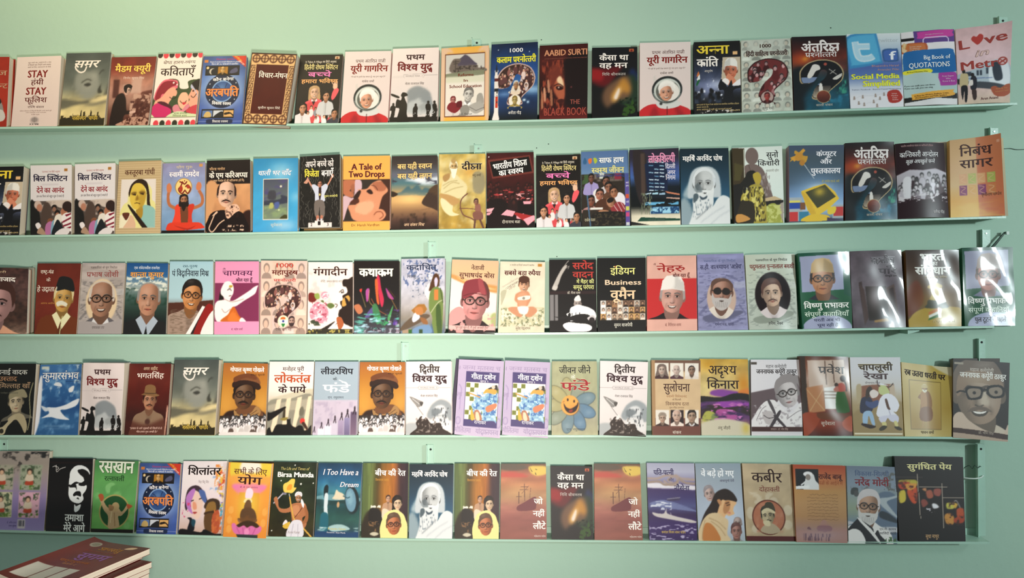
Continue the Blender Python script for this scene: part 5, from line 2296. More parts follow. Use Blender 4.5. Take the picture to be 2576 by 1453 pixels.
L 5 7c7888 24 64 34 64
l 3 b0acb8 6 84 26 64
P b07048 6 76 12 70 16 78 20 92 36 94 50 88 46 100 26 102 16 94
P b07048 44 88 58 82 72 82 80 86 84 104 74 112 74 126 54 124 48 106
P c8885c 50 90 64 88 66 104 54 106
P 9c6038 76 86 86 100 86 118 76 128 74 122 80 108
P b07048 74 126 84 122 80 132 72 132
L 1.4 5c2c1c 76 86 66 100 56 112
F 62 72 6 0 b07850 ece8e4 b07048 tnm ece8ec
P ece8ec 70 74 76 84 74 92 68 80
L 3 d8a848 42 70 48 94 56 116 74 130 96 150
l 1.4 e8e8e0 42 70 40 64
P e8e0e4 30 126 36 116 42 124
P d8b040 30 128 46 120 44 132 36 134
P dcd8e0 40 150 48 122 62 116 74 122 76 150
L 1 a8a4b4 54 124 50 150
L 1 a8a4b4 64 124 66 150
k 1 0
ti 18 10 84 16 c8b86c The Life and Times of
tB 12 20 94 30 f4f0e8 Birsa Munda
t 38 138 70 143 8c7c74 A. Kumar Kumar
#dream
bg 1c3c54 204c70 246084 3c7c8c 1c4c54 1c4444 28544c 284c50 204870
n 14 .15 4
k 1 .4
P 6c98a0 0 68 30 64 70 66 100 70 100 76 0 76
P d8ccb0 40 66 44 54 50 58 60 62 66 72 50 74 36 72
P 1c3c3c 0 74 40 76 70 74 100 78 100 84 60 82 30 86 0 88
e 50 84 3 6 c89c70
e 81 74 16 28 18282c - -10
e 78 74 12 24 6890a4 - -10
e 76 70 7 14 7ca4b4 - -10
L 2 284c58 60 66 70 70 76 68
s 20 60 9 24 5c9cb4 .8
P 142428 16 66 16 50 22 44 26 50 24 66 18 72
P d0dce0 18 64 26 64 26 90 28 108 22 102 18 96
P 1c6070 12 104 28 104 28 140 12 140
P a0c0c0 30 130 44 124 64 124 80 132 60 136 40 138
N c0d8d8 8 .58 .2 0 128 100 138 4 2 .5
p 1c4068 0 138 100 138 100 150 0 150
k 1 0
ti 12 12 92 24 f0ecf0/1c3450 I Too Have a
ti 52 38 94 48 f0ecf0/1c3450 Dream
t 30 130 70 134 c8b84c Priyanka Sahani
t 28 138 70 141 e0e0e4 Foreword : Arjun Munda
#beech
bh 4c5c34 6c7c44 3c3418 8c5c20 a86424 3c2428 2c2028
n 10 .2 4 .3 6
k 1 1.5
P 2c2418 10 100 40 96 60 150 0 150
k .8 2
s 48 60 18 50 c88030 .6
k 1 .3
N ece8d8 4 .45 .1 18 84 42 94 4
P 1c1814 18 92 40 96 42 124 16 124
N 7c5c3c 5 .55 .2 14 116 40 138 5
P c8c0a8 18 142 28 138 38 142 28 146
F 57 72 4.5 0 c89878 3c2418 b89070 h
P 1c1410 66 84 66 72 74 64 84 66 88 76 84 90 72 104 66 98
F 78 82 8 0 d8b894 1c1410 e0c8a0 hn
P d8b894 72 94 80 92 84 106 70 104
P d8ccb0 46 92 60 96 66 110 54 124 44 110
P e4dc90 44 152 50 130 54 108 66 98 78 98 90 106 98 126 100 152
P e4dc90 44 124 50 104 60 96 76 94 92 104 98 124 100 152 46 152
F 70 124 14 -4 b8683c 5c4430 d8d088 nhg
P e4dc90 56 108 50 124 56 150 44 152 40 130 50 102
P e4dc90 88 106 94 122 90 150 100 152 99 120
k 1 0
tb 27 15 94 25 f4f0e8 बीच की रेत
t 28 32 58 36 c89038 विश्वनाथ प्रसाद
#jo
bg 6c5040 a86850 b07450 a8805c a06858 90544c 8c5248 885044
n 18 .15 5 3 .6
k 1 .8
P d8b858 62 6 80 4 100 6 100 20 80 24 66 18
P 5c5044 -4 0 40 0 60 8 30 14 -4 10
P b85044 -4 18 30 16 60 24 40 28 -4 26
s 40 56 36 20 c89c68 .6
k 1 .2
l 1.4 5c3c34 52 40 53 74
l 1.4 5c3c34 40 56 40 80
l 1 5c3c34 42 52 60 52
l 1 5c3c34 44 46 60 46
l 1 5c3c34 34 66 46 66
l .8 5c3c34 66 48 64 70
l .8 5c3c34 46 60 62 44
P 6c3438 36 86 50 78 76 66 78 84 72 92 40 94
P 2c1c18 64 6 66 10 70 16 67 14
P 2c1c18 76 10 81 12 78 12
L 1.4 2c1c18 76 18 78 22
k 1 0
tb 73 70 92 80 f0ece4 जो
tb 71 94 96 104 f0ece4 नहीं
tb 71 118 98 129 f0ece4 लौटे
t 73 142 98 145 d8c8bc महेंद्रनाथ पांडेय
#pati
bg a8a8bc b0b0c4 8c88a8 3c2c5c 3c3468 4c5080 342450 34205c 34205c 2c1c50
k 1 1
P dcd8e0 0 38 100 44 100 52 60 50 0 48
k 1 .3
L 4.5 a8948c 0 30 22 30 40 24 58 26 64 34 60 42 46 42 34 34
L 4.5 a8948c 100 32 72 30 60 24 48 30 44 34 58 42
L 4.5 9c887c 0 38 24 36 36 42 56 40 66 34
L 4.5 9c887c 100 40 80 38 66 30
P 6c74a0 4 78 30 72 60 78 100 92 100 94 40 88 12 84
N c8ccdc 5 .55 .1 4 74 50 92 4 2 .6
P 3c3454 40 70 60 66 68 68 64 72 44 74
l 1 b8b8c8 40 70 68 67
P c8c0bc 8 96 20 98 32 98 36 92 40 98 60 104 90 110 100 114 90 116 50 110 16 104
P 8c8890 12 104 50 110 90 116 60 112
l 1 d8d0cc 38 88 38 98
l 1 d8d0cc 46 96 48 102
N a8a0c0 5 .62 .1 0 118 100 150 5 2 .6
k 1 0
tb 14 14 56 23 2c2454 पति-पत्नी
t 44 30 56 35 2c2454 और
tb 56 44 88 53 2c2454 नौसेना
t 26 132 76 136 d8b858 कमांडर विजय शंकर पांडेय
#vebade
bg 8c9ca8 98a4b0 a0acbc a8b4c4 a0aab0
s 60 100 50 40 c8d4e4 .6
k 1 1
F 28 60 10 -10 b89c94 8c8488 ccc nh
F 86 116 8 6 a8948c 8c8080 ccc nb
k 1 .3
P 201410 40 60 52 52 66 50 80 58 88 72 80 76 70 74 60 84 44 96 24 110 6 140 2 130 14 100 30 78
P d8ac7c 54 72 62 72 72 72 86 76 80 84 78 92 80 98 68 102 62 100 56 110 50 120 42 108 44 94
P b07c50 62 74 72 74 70 90 60 98 56 90
P c87c68 64 96 70 94 72 98
P b88458 44 72 50 70 54 76 50 82
L 1.6 2c1810 64 82 72 80
L 1.6 2c1810 62 78 70 76
P d0b890 2 150 6 120 22 100 42 96 56 104 66 112 62 136 66 150
P b87438 10 150 14 120 26 116 40 130 46 150
L 1.4 a88c64 24 106 44 114 60 128
L 1.4 a88c64 28 112 46 124 58 140
L 1.4 a88c64 16 110 10 130 8 150
F 82 132 10 0 9c6c60 5c3c38 8c8888 h
k 1 0
tB 12 14 84 25 e4e8ec/4c5860 वे बड़े हो गए
t 52 32 84 36 44405c आशापूर्णा देवी
#kabir
bg b8a484 b4a080 ac9a7a
n 20 .12 4
k .45 .4
P dcd4c0 40 76 30 60 10 56 26 68 20 76 36 84
P dcd4c0 44 72 46 58 60 58 52 66 50 76
e 12 96 9 12 dcd4c0
e 60 74 9 9 dcd4c0
e 88 90 9 10 dcd4c0
e 86 118 9 9 dcd4c0
e 20 126 8 8 dcd4c0
k 1 .2
e 48 104 34 34 5c2c1c
e 48 104 31.5 31.5 a8684c
N b88468 12 .5 .3 20 76 78 134 3
F 46 102 12 -6 b0a07c 2c2c20 a8987c nbmh
P 3c3828 42 78 50 74 58 78 62 92 54 90 40 92
P c8bc98 34 92 46 86 60 92 60 97 46 92 36 98
P a8987c 30 130 40 118 56 116 70 130 50 136
P c8bc98 36 112 48 110 50 120 40 120
r -2 140 102 150 4c1010
k 1 0
t 18 18 80 36 2c140c कबीर
t 32 46 74 54 7c4438 दोहावली
#raj
bg a84020 b8683c b88850 b88c5c b08458 a07c70 886470
k 1 .2
r 4 8 48 48 141418
M 4 8 48 8 48 48 4 48
P d8d8d8 20 50 22 32 26 20 38 18 42 30 48 38 50 52
p e8e8e8 4 42 30 40 30 46 4 48
l 3 d8d8d8 14 40 24 32
e 28 18 9 5 ece8e8
e 28 24 5 6 8c8078
M
SCRIB
P a87c70 46 120 50 110 56 106 62 112 66 120 74 122 100 124 100 150 0 150 0 130 44 128
P 8c6064 44 118 68 118 68 128 44 128
N 5c3c44 3 .5 .1 14 132 68 148 4 .5 3
P 6c484c 22 124 26 120 30 126
k 1 .8
s 50 136 60 14 b0a0b0 .4
k 1 0
tb 48 18 94 27 4c1410 राजेंद्र बाबू
t 48 32 94 38 9c4c24 पत्रों के आईने में
#modi
bg 6c7888 7c8898 84909c 8c9890 8c9880 748490 9ca4ac b0acb0
k 1 .5
N 5c5c58 5 .5 .2 70 10 100 50 4
N 6c6c6c 5 .55 .2 6 38 50 60 5
P 5c6c80 60 56 100 60 100 150 60 120
P a8b0b4 62 64 84 60 100 56 100 60 80 68 86 80 100 96 100 100 72 80
P 2c343c 66 88 80 90 100 104 100 110 66 100
P b8b8bc 0 108 20 112 50 118 100 118 100 128 0 124
P 5c7080 0 116 14 112 10 122 0 122
k 1 .2
P 3c4040 8 46 14 42 22 44 20 54 8 56
e 18 54 5 6 4c4c4c
F 42 80 20 4 b08468 c8c0c0 e0dcd8 bhBgE c8c4c0
P 1c1c20 2 120 18 104 24 104 50 120 52 134 60 124 66 134 78 150 30 150 30 136 16 124 0 126
P e0dcd8 0 128 14 122 28 130 34 150 0 150
P e0dcd8 20 100 40 116 52 128 66 148 60 146 40 124 24 108
N 3c5c34 4 .5 .1 74 136 100 150 4
k 1 0
t 16 11 84 19 4c5c7c विकास-शिल्पी
tb 16 26 84 38 7c2830 नरेंद्र मोदी
t 64 120 98 124 2c2c34 एम.वी. कामथ
t 64 128 98 132 2c2c34 कालिंदी रांदेरी
#sug
bg 18100e 1c1210 140e0c
l 1 b8a898 0 37 40 37
l 1 b8a898 32 31 34 110
l 1 b8a898 34 54 76 54
l 1 b8a898 68 47 68 127
l 1 b8a898 68 73 100 73
k 1 .5
P b8a838 4 44 10 42 30 42 30 52 20 56 6 52
P b83c20 4 48 20 46 18 56 6 58
P d0b83c 4 64 12 60 14 70 12 80 4 82
P c84c24 16 60 30 54 30 78 26 84 20 78
P d8943c 14 50 30 48 28 56 18 60
N 5c2418 6 .58 .15 2 42 31 82 4
P a85840 44 62 52 60 54 72 46 74
P 9c5044 56 58 66 58 64 70 56 68
P 8c4438 36 78 42 76 46 84 38 90
P c88858 38 58 44 56 44 62
P ece8ec 52 84 58 84 62 90 54 92
N d8d0d8 3 .6 .1 40 88 56 100 5
P c8c04c 74 82 84 84 84 92 74 92
P d8a83c 82 82 90 84 86 92
L 1 ece8e4 82 84 88 78 94 92
P b84c20 88 94 98 92 98 110 90 112
P c88838 70 104 78 100 84 108 82 120 72 118
P a83c18 84 110 98 104 98 116 86 118
N 3c1c10 6 .56 .2 70 78 99 122 6
k 1 0
tb 18 14 83 23 e8dc9c सुगंधित पेय
t 40 138 60 144 d8ac7c सुधा माथुर
#mag
bg 5c140f 64160f 6c1a14 5c1612
n 20 .1 3
e 20 16 8 8 a09c90
e 20 16 6 6 7c7868
P e0c0a0 74 8 84 6 82 14 70 16
t 36 20 74 30 b88038 ज्ञानसंतु
t 22 36 78 40 9c5048 हिन्दी व्याकरण एवं रचना
tb 30 46 80 64 8c5c9c सुगम
t 22 74 72 80 b86c38 पाठ्यपुस्तक
t 36 84 60 88 c89068 कक्षा ८
r 8 98 36 140 c8c4bc
r 38 98 60 140 c0bcb4
r 62 98 80 140 c8c4bc
n 30 .06 4
''')
def _r(k, tok, lines): COV[k] = COV[k].replace('\n'+tok+'\n', '\n'+'\n'.join(lines)+'\n')
_rr = random.Random(5)
_r('kasturba', 'STRIPES', ['r 0 %g 100 %g c8b088' % (y, y+2.2) for y in range(2, 150, 5)])
_r('vijeta', 'CRACKS', ['L .8 9c988c '+' '.join('%g %g' % (x+_rr.uniform(-3, 3), y) for y in range(int(y0), int(y0+34), 5)) for x in range(2, 100, 5) for y0 in (_rr.uniform(0, 60), _rr.uniform(60, 120))])
_r('lok', 'WIN', ['p %s %g %g %g %g %g %g %g %g' % (c, x, y+x*.06, x+9, y+x*.06+1, x+9, y+x*.06+3, x, y+x*.06+2) for y in range(22, 80, 7) for x in (38, 49, 60) for c in (_rr.choice(['c8dce8', '90b8d0', 'e4ecf0', '5c88a8']),) if _rr.random() < .85])
_r('nibandh', 'SQ', [l for j in (0, 1) for i in range(4) for x, y in ((18+i*18, 68+j*22),) for c in ((['d8a070', 'b0b45c', 'd89c64', 'a8ac50'], ['7c1c5c', 'd8a050', '7c1c5c', 'c87840'])[j][i],) for l in ('r %g %g %g %g %s' % (x, y, x+15, y+19, c), 'L 1 e0b080 %g %g %g %g %g %g %g %g' % (x+2, y+2, x+12, y+5, x+3, y+12, x+13, y+17))])
_nw = ['t%s' % '' for _ in ()]
for k in ('prabhash', 'vats', 'padum'):
    dk = {'prabhash': '6c6868', 'vats': '545478', 'padum': '808880'}[k]
    _r(k, 'NEWS', ['N %s 4 .6 .05 2 34 98 146 %d 2 .6' % (dk, len(k)), 'l 5 %s 2 120 24 96' % dk, 'l 3 %s 2 98 20 84' % dk, 'l 4 %s 62 140 90 128' % dk, 'l 4 %s 60 42 84 52' % dk, 'r 76 56 100 68 %s' % mixc(dk, 'ffffff', .55), 'l 4 %s 84 100 98 120' % dk])
_r('gita', 't2', ['k .8'])
_r('gita', 'CHK', ['r %g %g %g %g %s' % (20+i*9, 46+j*9, 29+i*9, 55+j*9, '1c2c14' if (i*3+j) % 4 == 3 else '6c7420') for i in range(8) for j in range(8) if (i+j) % 2 == 0 and _rr.random() < .75 and (i < 3 or i > 6 or j > 5)])
_r('funde', 'PETALS', [l for q in range(9) for a in (math.radians(q*40-100),) for cx, cy in ((41+34*math.cos(a), 90+34*math.sin(a)),) for c in (mixc('a8a070', '5c7c94', min(1, max(0, .5+.6*math.cos(a-.7)))),) for l in
    ('e %g %g 24 13.5 %s - %g' % (cx, cy, mul(c, .6), math.degrees(a)), 'e %g %g 23 12.4 %s - %g' % (cx, cy, c, math.degrees(a)), 's %g %g 9 7 %s .5' % (cx+8*math.cos(a), cy+8*math.sin(a), mixc(c, 'ffffff', .3)))])
_r('jan2', 'RG', ['P 14100f '+' '.join('%g %g' % p for p in o) for o in ([(22, 56), (30, 50), (50, 50), (54, 60), (50, 72), (30, 76), (24, 68)], [(60, 52), (66, 46), (84, 44), (92, 52), (90, 66), (72, 70), (62, 64)])] +
    ['P 8c7c6c '+' '.join('%g %g' % p for p in o) for o in ([(26, 58), (32, 54), (47, 54), (50, 61), (46, 69), (32, 72), (27, 66)], [(64, 54), (69, 50), (82, 48), (88, 54), (86, 63), (74, 66), (66, 62)])] +
    ['L 3.4 14100f 52 58 57 54 62 56', 'L 3 14100f 24 62 14 60 6 64', 'e 38 62 3 3 1c1410', 'e 77 58 3 3 1c1410', 'k .8 1', 'P c8b8a4 54 60 60 62 64 82 56 84 50 80', 'k 1 .2'])
_r('comics', 'SMALL', [l for x, y, c in ((0, 26, 'a8a490'), (50, 26, '9ca48c'), (0, 78, 'c8c4a0'), (50, 78, 'd8a8b8')) for l in ('r %g %g %g %g %s' % (x, y, x+38, y+48, c), 'N 4c5c44 6 .5 .2 %g %g %g %g %d' % (x, y, x+38, y+48, int(x+y)), 'P b0442c %s' % ' '.join('%g %g' % p for p in ((x+12, y+30), (x+22, y+28), (x+24, y+38), (x+10, y+38))), 'P d8c8b0 %s' % ' '.join('%g %g' % p for p in ((x+12, y+18), (x+22, y+18), (x+24, y+30), (x+10, y+30))), 'e %g %g 5 6 3c3028' % (x+17, y+13), 'e %g %g 3.6 4.4 d8b090' % (x+17, y+15), 'N 5c7c34 5 .5 .2 %g %g %g %g 5' % (x, y+38, x+38, y+48))])
for _x, _y in ((7, 6), (38, 6), (68, 6), (7, 100), (38, 100), (68, 100)): COV['suloch'] = COV['suloch'].replace('\nBX ', '\nr ', 1)
COV['suloch'] = '\n'.join(l+' e4dcd0' if l.startswith('r ') and len(l.split()) == 5 else l for l in COV['suloch'].split('\n'))
COV['leader'] = '\n'.join('\n'.join(('e %g %g %g %g 241820' % (x, y-7*s/2.4, s*.5, s*.6), 'P 241820 '+' '.join('%g %g' % (x+u*s, y+v*s) for u, v in ((-.6, -2.4), (.6, -2.4), (.5, -1), (1.1, 2), (.5, 2), (0, -.2), (-1, 2), (-1.5, 1.8), (-.5, -1))))) if l.startswith('W ') else l
    for l in COV['leader'].split('\n') for x, y, s in ([float(v) for v in l.split()[1:]] if l.startswith('W ') else (0, 0, 0),))
_r('raj', 'SCRIB', ['L .7 7c5838 '+' '.join('%g %g' % (x, y+_rr.uniform(-1.2, 1.2)) for x in range(24+(6 if q == 0 else 0), 86, 3)) for q, y in enumerate(range(58, 112, 6))])
for _k in ('mahap',): COV[_k] = '\n'.join('\n'.join(qm(l.split())) if l.startswith('QM') else l for l in COV[_k].split('\n'))
# ---------------------------------------------------------------- materials
def mat(name, col, rough=.5, noise=0, nscale=8, bump=0, bscale=60, attr=False, spec=.5, coat=0, wave=0, metal=0):
    m = bpy.data.materials.new(name); m.use_nodes = True; nt = m.node_tree; N = nt.nodes; L = nt.links; b = N['Principled BSDF']
    b.inputs['Roughness'].default_value = rough; b.inputs['Specular IOR Level'].default_value = spec; b.inputs['Metallic'].default_value = metal
    if coat: b.inputs['Coat Weight'].default_value = coat; b.inputs['Coat Roughness'].default_value = .06
    tc = N.new('ShaderNodeTexCoord'); src = None
    if attr: a = N.new('ShaderNodeAttribute'); a.attribute_name = 'Col'; src = a.outputs['Color']
    if noise:
        t = N.new('ShaderNodeTexNoise'); t.inputs['Scale'].default_value = nscale; t.inputs['Detail'].default_value = 6; L.new(tc.outputs['Object'], t.inputs['Vector'])
        r = N.new('ShaderNodeMapRange'); r.inputs['To Min'].default_value = 1-noise; r.inputs['To Max'].default_value = 1+noise; L.new(t.outputs['Fac'], r.inputs['Value'])
        v = N.new('ShaderNodeVectorMath'); v.operation = 'SCALE'; L.new(r.outputs['Result'], v.inputs['Scale'])
        if src: L.new(src, v.inputs[0])
        else: v.inputs[0].default_value = col
        src = v.outputs[0]
    if src: L.new(src, b.inputs['Base Color'])
    else: b.inputs['Base Color'].default_value = (*col, 1)
    nrm = None
    geo = N.new('ShaderNodeNewGeometry')
    for amt, sc, dist, det in ((bump, bscale, .002, 4), (wave, 9, .02, 1)):
        if amt:
            t = N.new('ShaderNodeTexNoise'); t.inputs['Scale'].default_value = sc; t.inputs['Detail'].default_value = det; L.new(geo.outputs['Position'], t.inputs['Vector'])
            bp = N.new('ShaderNodeBump'); bp.inputs['Strength'].default_value = amt; bp.inputs['Distance'].default_value = dist; L.new(t.outputs['Fac'], bp.inputs['Height'])
            if nrm: L.new(nrm, bp.inputs['Normal'])
            nrm = bp.outputs['Normal']
    if nrm: L.new(nrm, b.inputs['Normal'])
    if coat and nrm: L.new(nrm, b.inputs['Coat Normal'])
    return m
def L3(h): return tuple(lin(hexc(h)))
M_WALL = mat('mint_wall_paint', L3('a5c3b0'), .8, .035, 3.5, .35, 45)
M_SHELF = mat('mint_shelf_paint', L3('a6c8b6'), .38, .08, 30, .15, 120)
M_PRINT = mat('matt_printed_card', (1, 1, 1), .5, .02, 90, attr=True, spec=.35)
M_GLOSS = mat('laminated_printed_card', (1, 1, 1), .34, .02, 90, attr=True, spec=.5, wave=.1)
M_SHINE = mat('glossy_dust_jacket', (1, 1, 1), .3, attr=True, spec=.5, coat=.9, wave=.5)
M_INK = mat('printing_ink', (1, 1, 1), .5, attr=True, spec=.3)
M_INKS = mat('glossy_printing_ink', (1, 1, 1), .3, attr=True, spec=.5, coat=.9, wave=.5)
M_EDGE = mat('cover_card_edge', (1, 1, 1), .5, attr=True)
M_HOLE = mat('dark_screw_hole', L3('1c2420'), .8)
M_ZINC = mat('screw_zinc', L3('a8b4ac'), .35, metal=.6)
M_CREAM = mat('pale_plastic', L3('c8d4cc'), .5)
M_WIRE = mat('dark_green_wire', L3('2c4438'), .5)
M_WOOD = mat('table_wood', L3('7a5236'), .5, .2, 12)
M_FLOOR = mat('grey_floor', L3('8c8880'), .5, .08, 6)
mp = bpy.data.materials.new('page_edges'); mp.use_nodes = True; nt = mp.node_tree; N = nt.nodes; tc = N.new('ShaderNodeTexCoord'); wv = N.new('ShaderNodeTexNoise'); mpg = N.new('ShaderNodeMapping')
mpg.inputs['Scale'].default_value = (3, 900, 3); wv.inputs['Scale'].default_value = 1; rp = N.new('ShaderNodeMapRange'); rp.inputs['To Min'].default_value = .62; rp.inputs['To Max'].default_value = 1.08
vm = N.new('ShaderNodeVectorMath'); vm.operation = 'SCALE'; vm.inputs[0].default_value = L3('d8ccb8')
nt.links.new(tc.outputs['Object'], mpg.inputs['Vector']); nt.links.new(mpg.outputs['Vector'], wv.inputs['Vector']); nt.links.new(wv.outputs['Fac'], rp.inputs['Value']); nt.links.new(rp.outputs['Result'], vm.inputs['Scale'])
nt.links.new(vm.outputs[0], N['Principled BSDF'].inputs['Base Color']); N['Principled BSDF'].inputs['Roughness'].default_value = .8
M_PAGE = mp
M_PAGE2 = mp.copy(); M_PAGE2.name = 'page_edges_flat'
for n_ in M_PAGE2.node_tree.nodes:
    if n_.bl_idname == 'ShaderNodeMapping': n_.inputs['Scale'].default_value = (3, 3, 900)
# ---------------------------------------------------------------- mesh helpers
def link(name, me, m, parent=None):
    o = bpy.data.objects.new(name, me); SC.collection.objects.link(o)
    if m and not me.materials: me.materials.append(m)
    if parent: o.parent = parent
    return o
def mesh(name, V, F, col=None, smooth_=False):
    me = bpy.data.meshes.new(name); V = np.asarray(V, np.float32); F = np.asarray(F, np.int32)
    me.vertices.add(len(V)); me.vertices.foreach_set('co', V.ravel()); k = F.shape[1]
    me.loops.add(F.size); me.loops.foreach_set('vertex_index', F.ravel()); me.polygons.add(len(F))
    me.polygons.foreach_set('loop_start', np.arange(0, F.size, k, dtype=np.int32))
    try: me.polygons.foreach_set('loop_total', np.full(len(F), k, np.int32))
    except Exception: pass
    me.update(calc_edges=True)
    if col is not None:
        a = me.color_attributes.new('Col', 'FLOAT_COLOR', 'POINT'); c = np.ones((len(V), 4), np.float32); c[:, :3] = col; a.data.foreach_set('color', c.ravel())
    me.polygons.foreach_set('use_smooth', [smooth_]*len(F)); me.update(); return me
BF = [(0, 1, 3, 2), (4, 6, 7, 5), (0, 4, 5, 1), (2, 3, 7, 6), (0, 2, 6, 4), (1, 5, 7, 3)]
def boxv(x0, x1, y0, y1, z0, z1): return [(x, y, z) for x in (x0, x1) for y in (y0, y1) for z in (z0, z1)]
def boxes(name, L, col=None):
    V, F = [], []
    for b in L:
        n = len(V); V += boxv(*b) if len(b) == 6 else list(b); F += [tuple(n+i for i in f) for f in BF]
    return mesh(name, V, F, col)
def bevel(o, w=.001, s=2): b = o.modifiers.new('b', 'BEVEL'); b.width = w; b.segments = s; b.limit_method = 'ANGLE'
def tag(o, label=None, cat=None, group=None, kind=None):
    for k, v in (('label', label), ('category', cat), ('group', group), ('kind', kind)):
        if v: o[k] = v
    return o
def disc(name, r, th, m, parent, loc, rot=(90, 0, 0), n=20, r2=0):
    V, F = [], []
    for k in range(n):
        a = 2*math.pi*k/n; c, s = math.cos(a), math.sin(a); V += [(r*c, r*s, 0), (r*.9*c, r*.9*s, th), (r2*c, r2*s, th), (r2*c, r2*s, 0)]
    for k in range(n):
        i, j = 4*k, 4*((k+1) % n); F += [(i, j, j+1, i+1), (i+1, j+1, j+2, i+2), (i+2, j+2, j+3, i+3)]
    o = link(name, mesh(name, V, F), m, parent); o.location = loc; o.rotation_euler = [math.radians(a) for a in rot]; return o
def tube(name, P, r, m, parent=None, n=8):
    P = smooth([tuple(p) for p in P], k=4); V, F = [], []
    for i, p in enumerate(P):
        p = Vector(p); d = (Vector(P[min(i+1, len(P)-1)])-Vector(P[max(i-1, 0)])).normalized(); u = d.cross(Vector((0, .3, 1))).normalized(); v = d.cross(u)
        V += [tuple(p+r*(math.cos(2*math.pi*k/n)*u+math.sin(2*math.pi*k/n)*v)) for k in range(n)]
    for i in range(len(P)-1):
        for k in range(n): F.append((i*n+k, i*n+(k+1) % n, (i+1)*n+(k+1) % n, (i+1)*n+k))
    return link(name, mesh(name, V, F, None, True), m, parent)
# ---------------------------------------------------------------- the setting
wl = link('wall_back', boxes('wall_back', [(-3.2, 3.2, 0, .12, 0, 3.0)]), M_WALL); tag(wl, kind='structure')
fl = link('floor', boxes('floor', [(-3.2, 3.2, -3.2, 0, -.06, 0)]), M_FLOOR); tag(fl, kind='structure')
rr = random.Random(3)
for k, (x, y) in enumerate(((1380, 362), (1350, 372), (1401, 645), (1362, 100), (2090, 70))):   # small nail holes and scars in the paint
    p = at(x, y, -.0005); disc('nail_hole', .0016, .0006, M_HOLE, wl, p, n=8)
# ---------------------------------------------------------------- shelves
LINES = {1: [(-250, 322), (0, 319), (400, 315), (500, 313), (980, 308), (1470, 298), (1980, 279), (2559, 258)],
         2: [(-250, 594), (0, 592), (500, 586), (1000, 578), (1470, 570), (1980, 560), (2330, 549), (2531, 543)],
         3: [(-250, 840), (0, 840), (560, 841), (1000, 839), (1480, 835), (2000, 828), (2501, 819)],
         4: [(-250, 1093), (0, 1094), (560, 1095), (1000, 1094), (1500, 1094), (2100, 1096), (2470, 1099)],
         5: [(-250, 1327), (0, 1333), (350, 1342), (580, 1348), (1030, 1354), (1500, 1358), (2000, 1362), (2490, 1362)]}
YF = -.064
def base_y(r, x): P = LINES[r]; return float(np.interp(x, [p[0] for p in P], [p[1] for p in P]))
WH = ['topmost', 'second', 'third', 'fourth', 'lowest']
SHELF = {}
for r, P in LINES.items():
    pts = [at(x, y, YF) for x, y in P]
    if r == 5: pass
    sh = bpy.data.objects.new('wall_shelf', None); SC.collection.objects.link(sh); sh.location = (pts[0].x, 0, pts[0].z)
    V, F = [], []; O = sh.location
    prof = [(0, 0), (YF, 0), (YF, -.006), (YF+.003, -.006), (YF+.003, -.003), (0, -.003)]
    for p in pts: V += [(p.x-O.x, y, p.z-O.z+z) for y, z in prof]
    n = len(prof)
    for i in range(len(pts)-1):
        for k in range(n): F.append((i*n+k, i*n+(k+1) % n, (i+1)*n+(k+1) % n, (i+1)*n+k))
    e = (len(pts)-1)*n; F2 = [(e, e+1, e+4, e+5), (e+1, e+2, e+3, e+4), (5, 4, 1, 0), (4, 3, 2, 1)]
    bd = link('shelf_board', mesh('shelf_board', V, F+F2), M_SHELF, sh)
    fl_ = [(p.x-O.x, y, p.z-O.z+z) for p in pts for y, z in ((0, .018), (-.003, .018), (-.003, 0), (0, 0))]; F = []
    for i in range(len(pts)-1):
        for k in range(4): F.append((i*4+k, i*4+(k+1) % 4, (i+1)*4+(k+1) % 4, (i+1)*4+k))
    e = (len(pts)-1)*4; F.append((e, e+1, e+2, e+3)); link('wall_flange', mesh('wall_flange', fl_, F), M_SHELF, sh)
    tag(sh, 'long narrow mint green metal wall shelf holding the %s row of books' % WH[r-1], 'shelf', 'green wall shelves'); SHELF[r] = pts
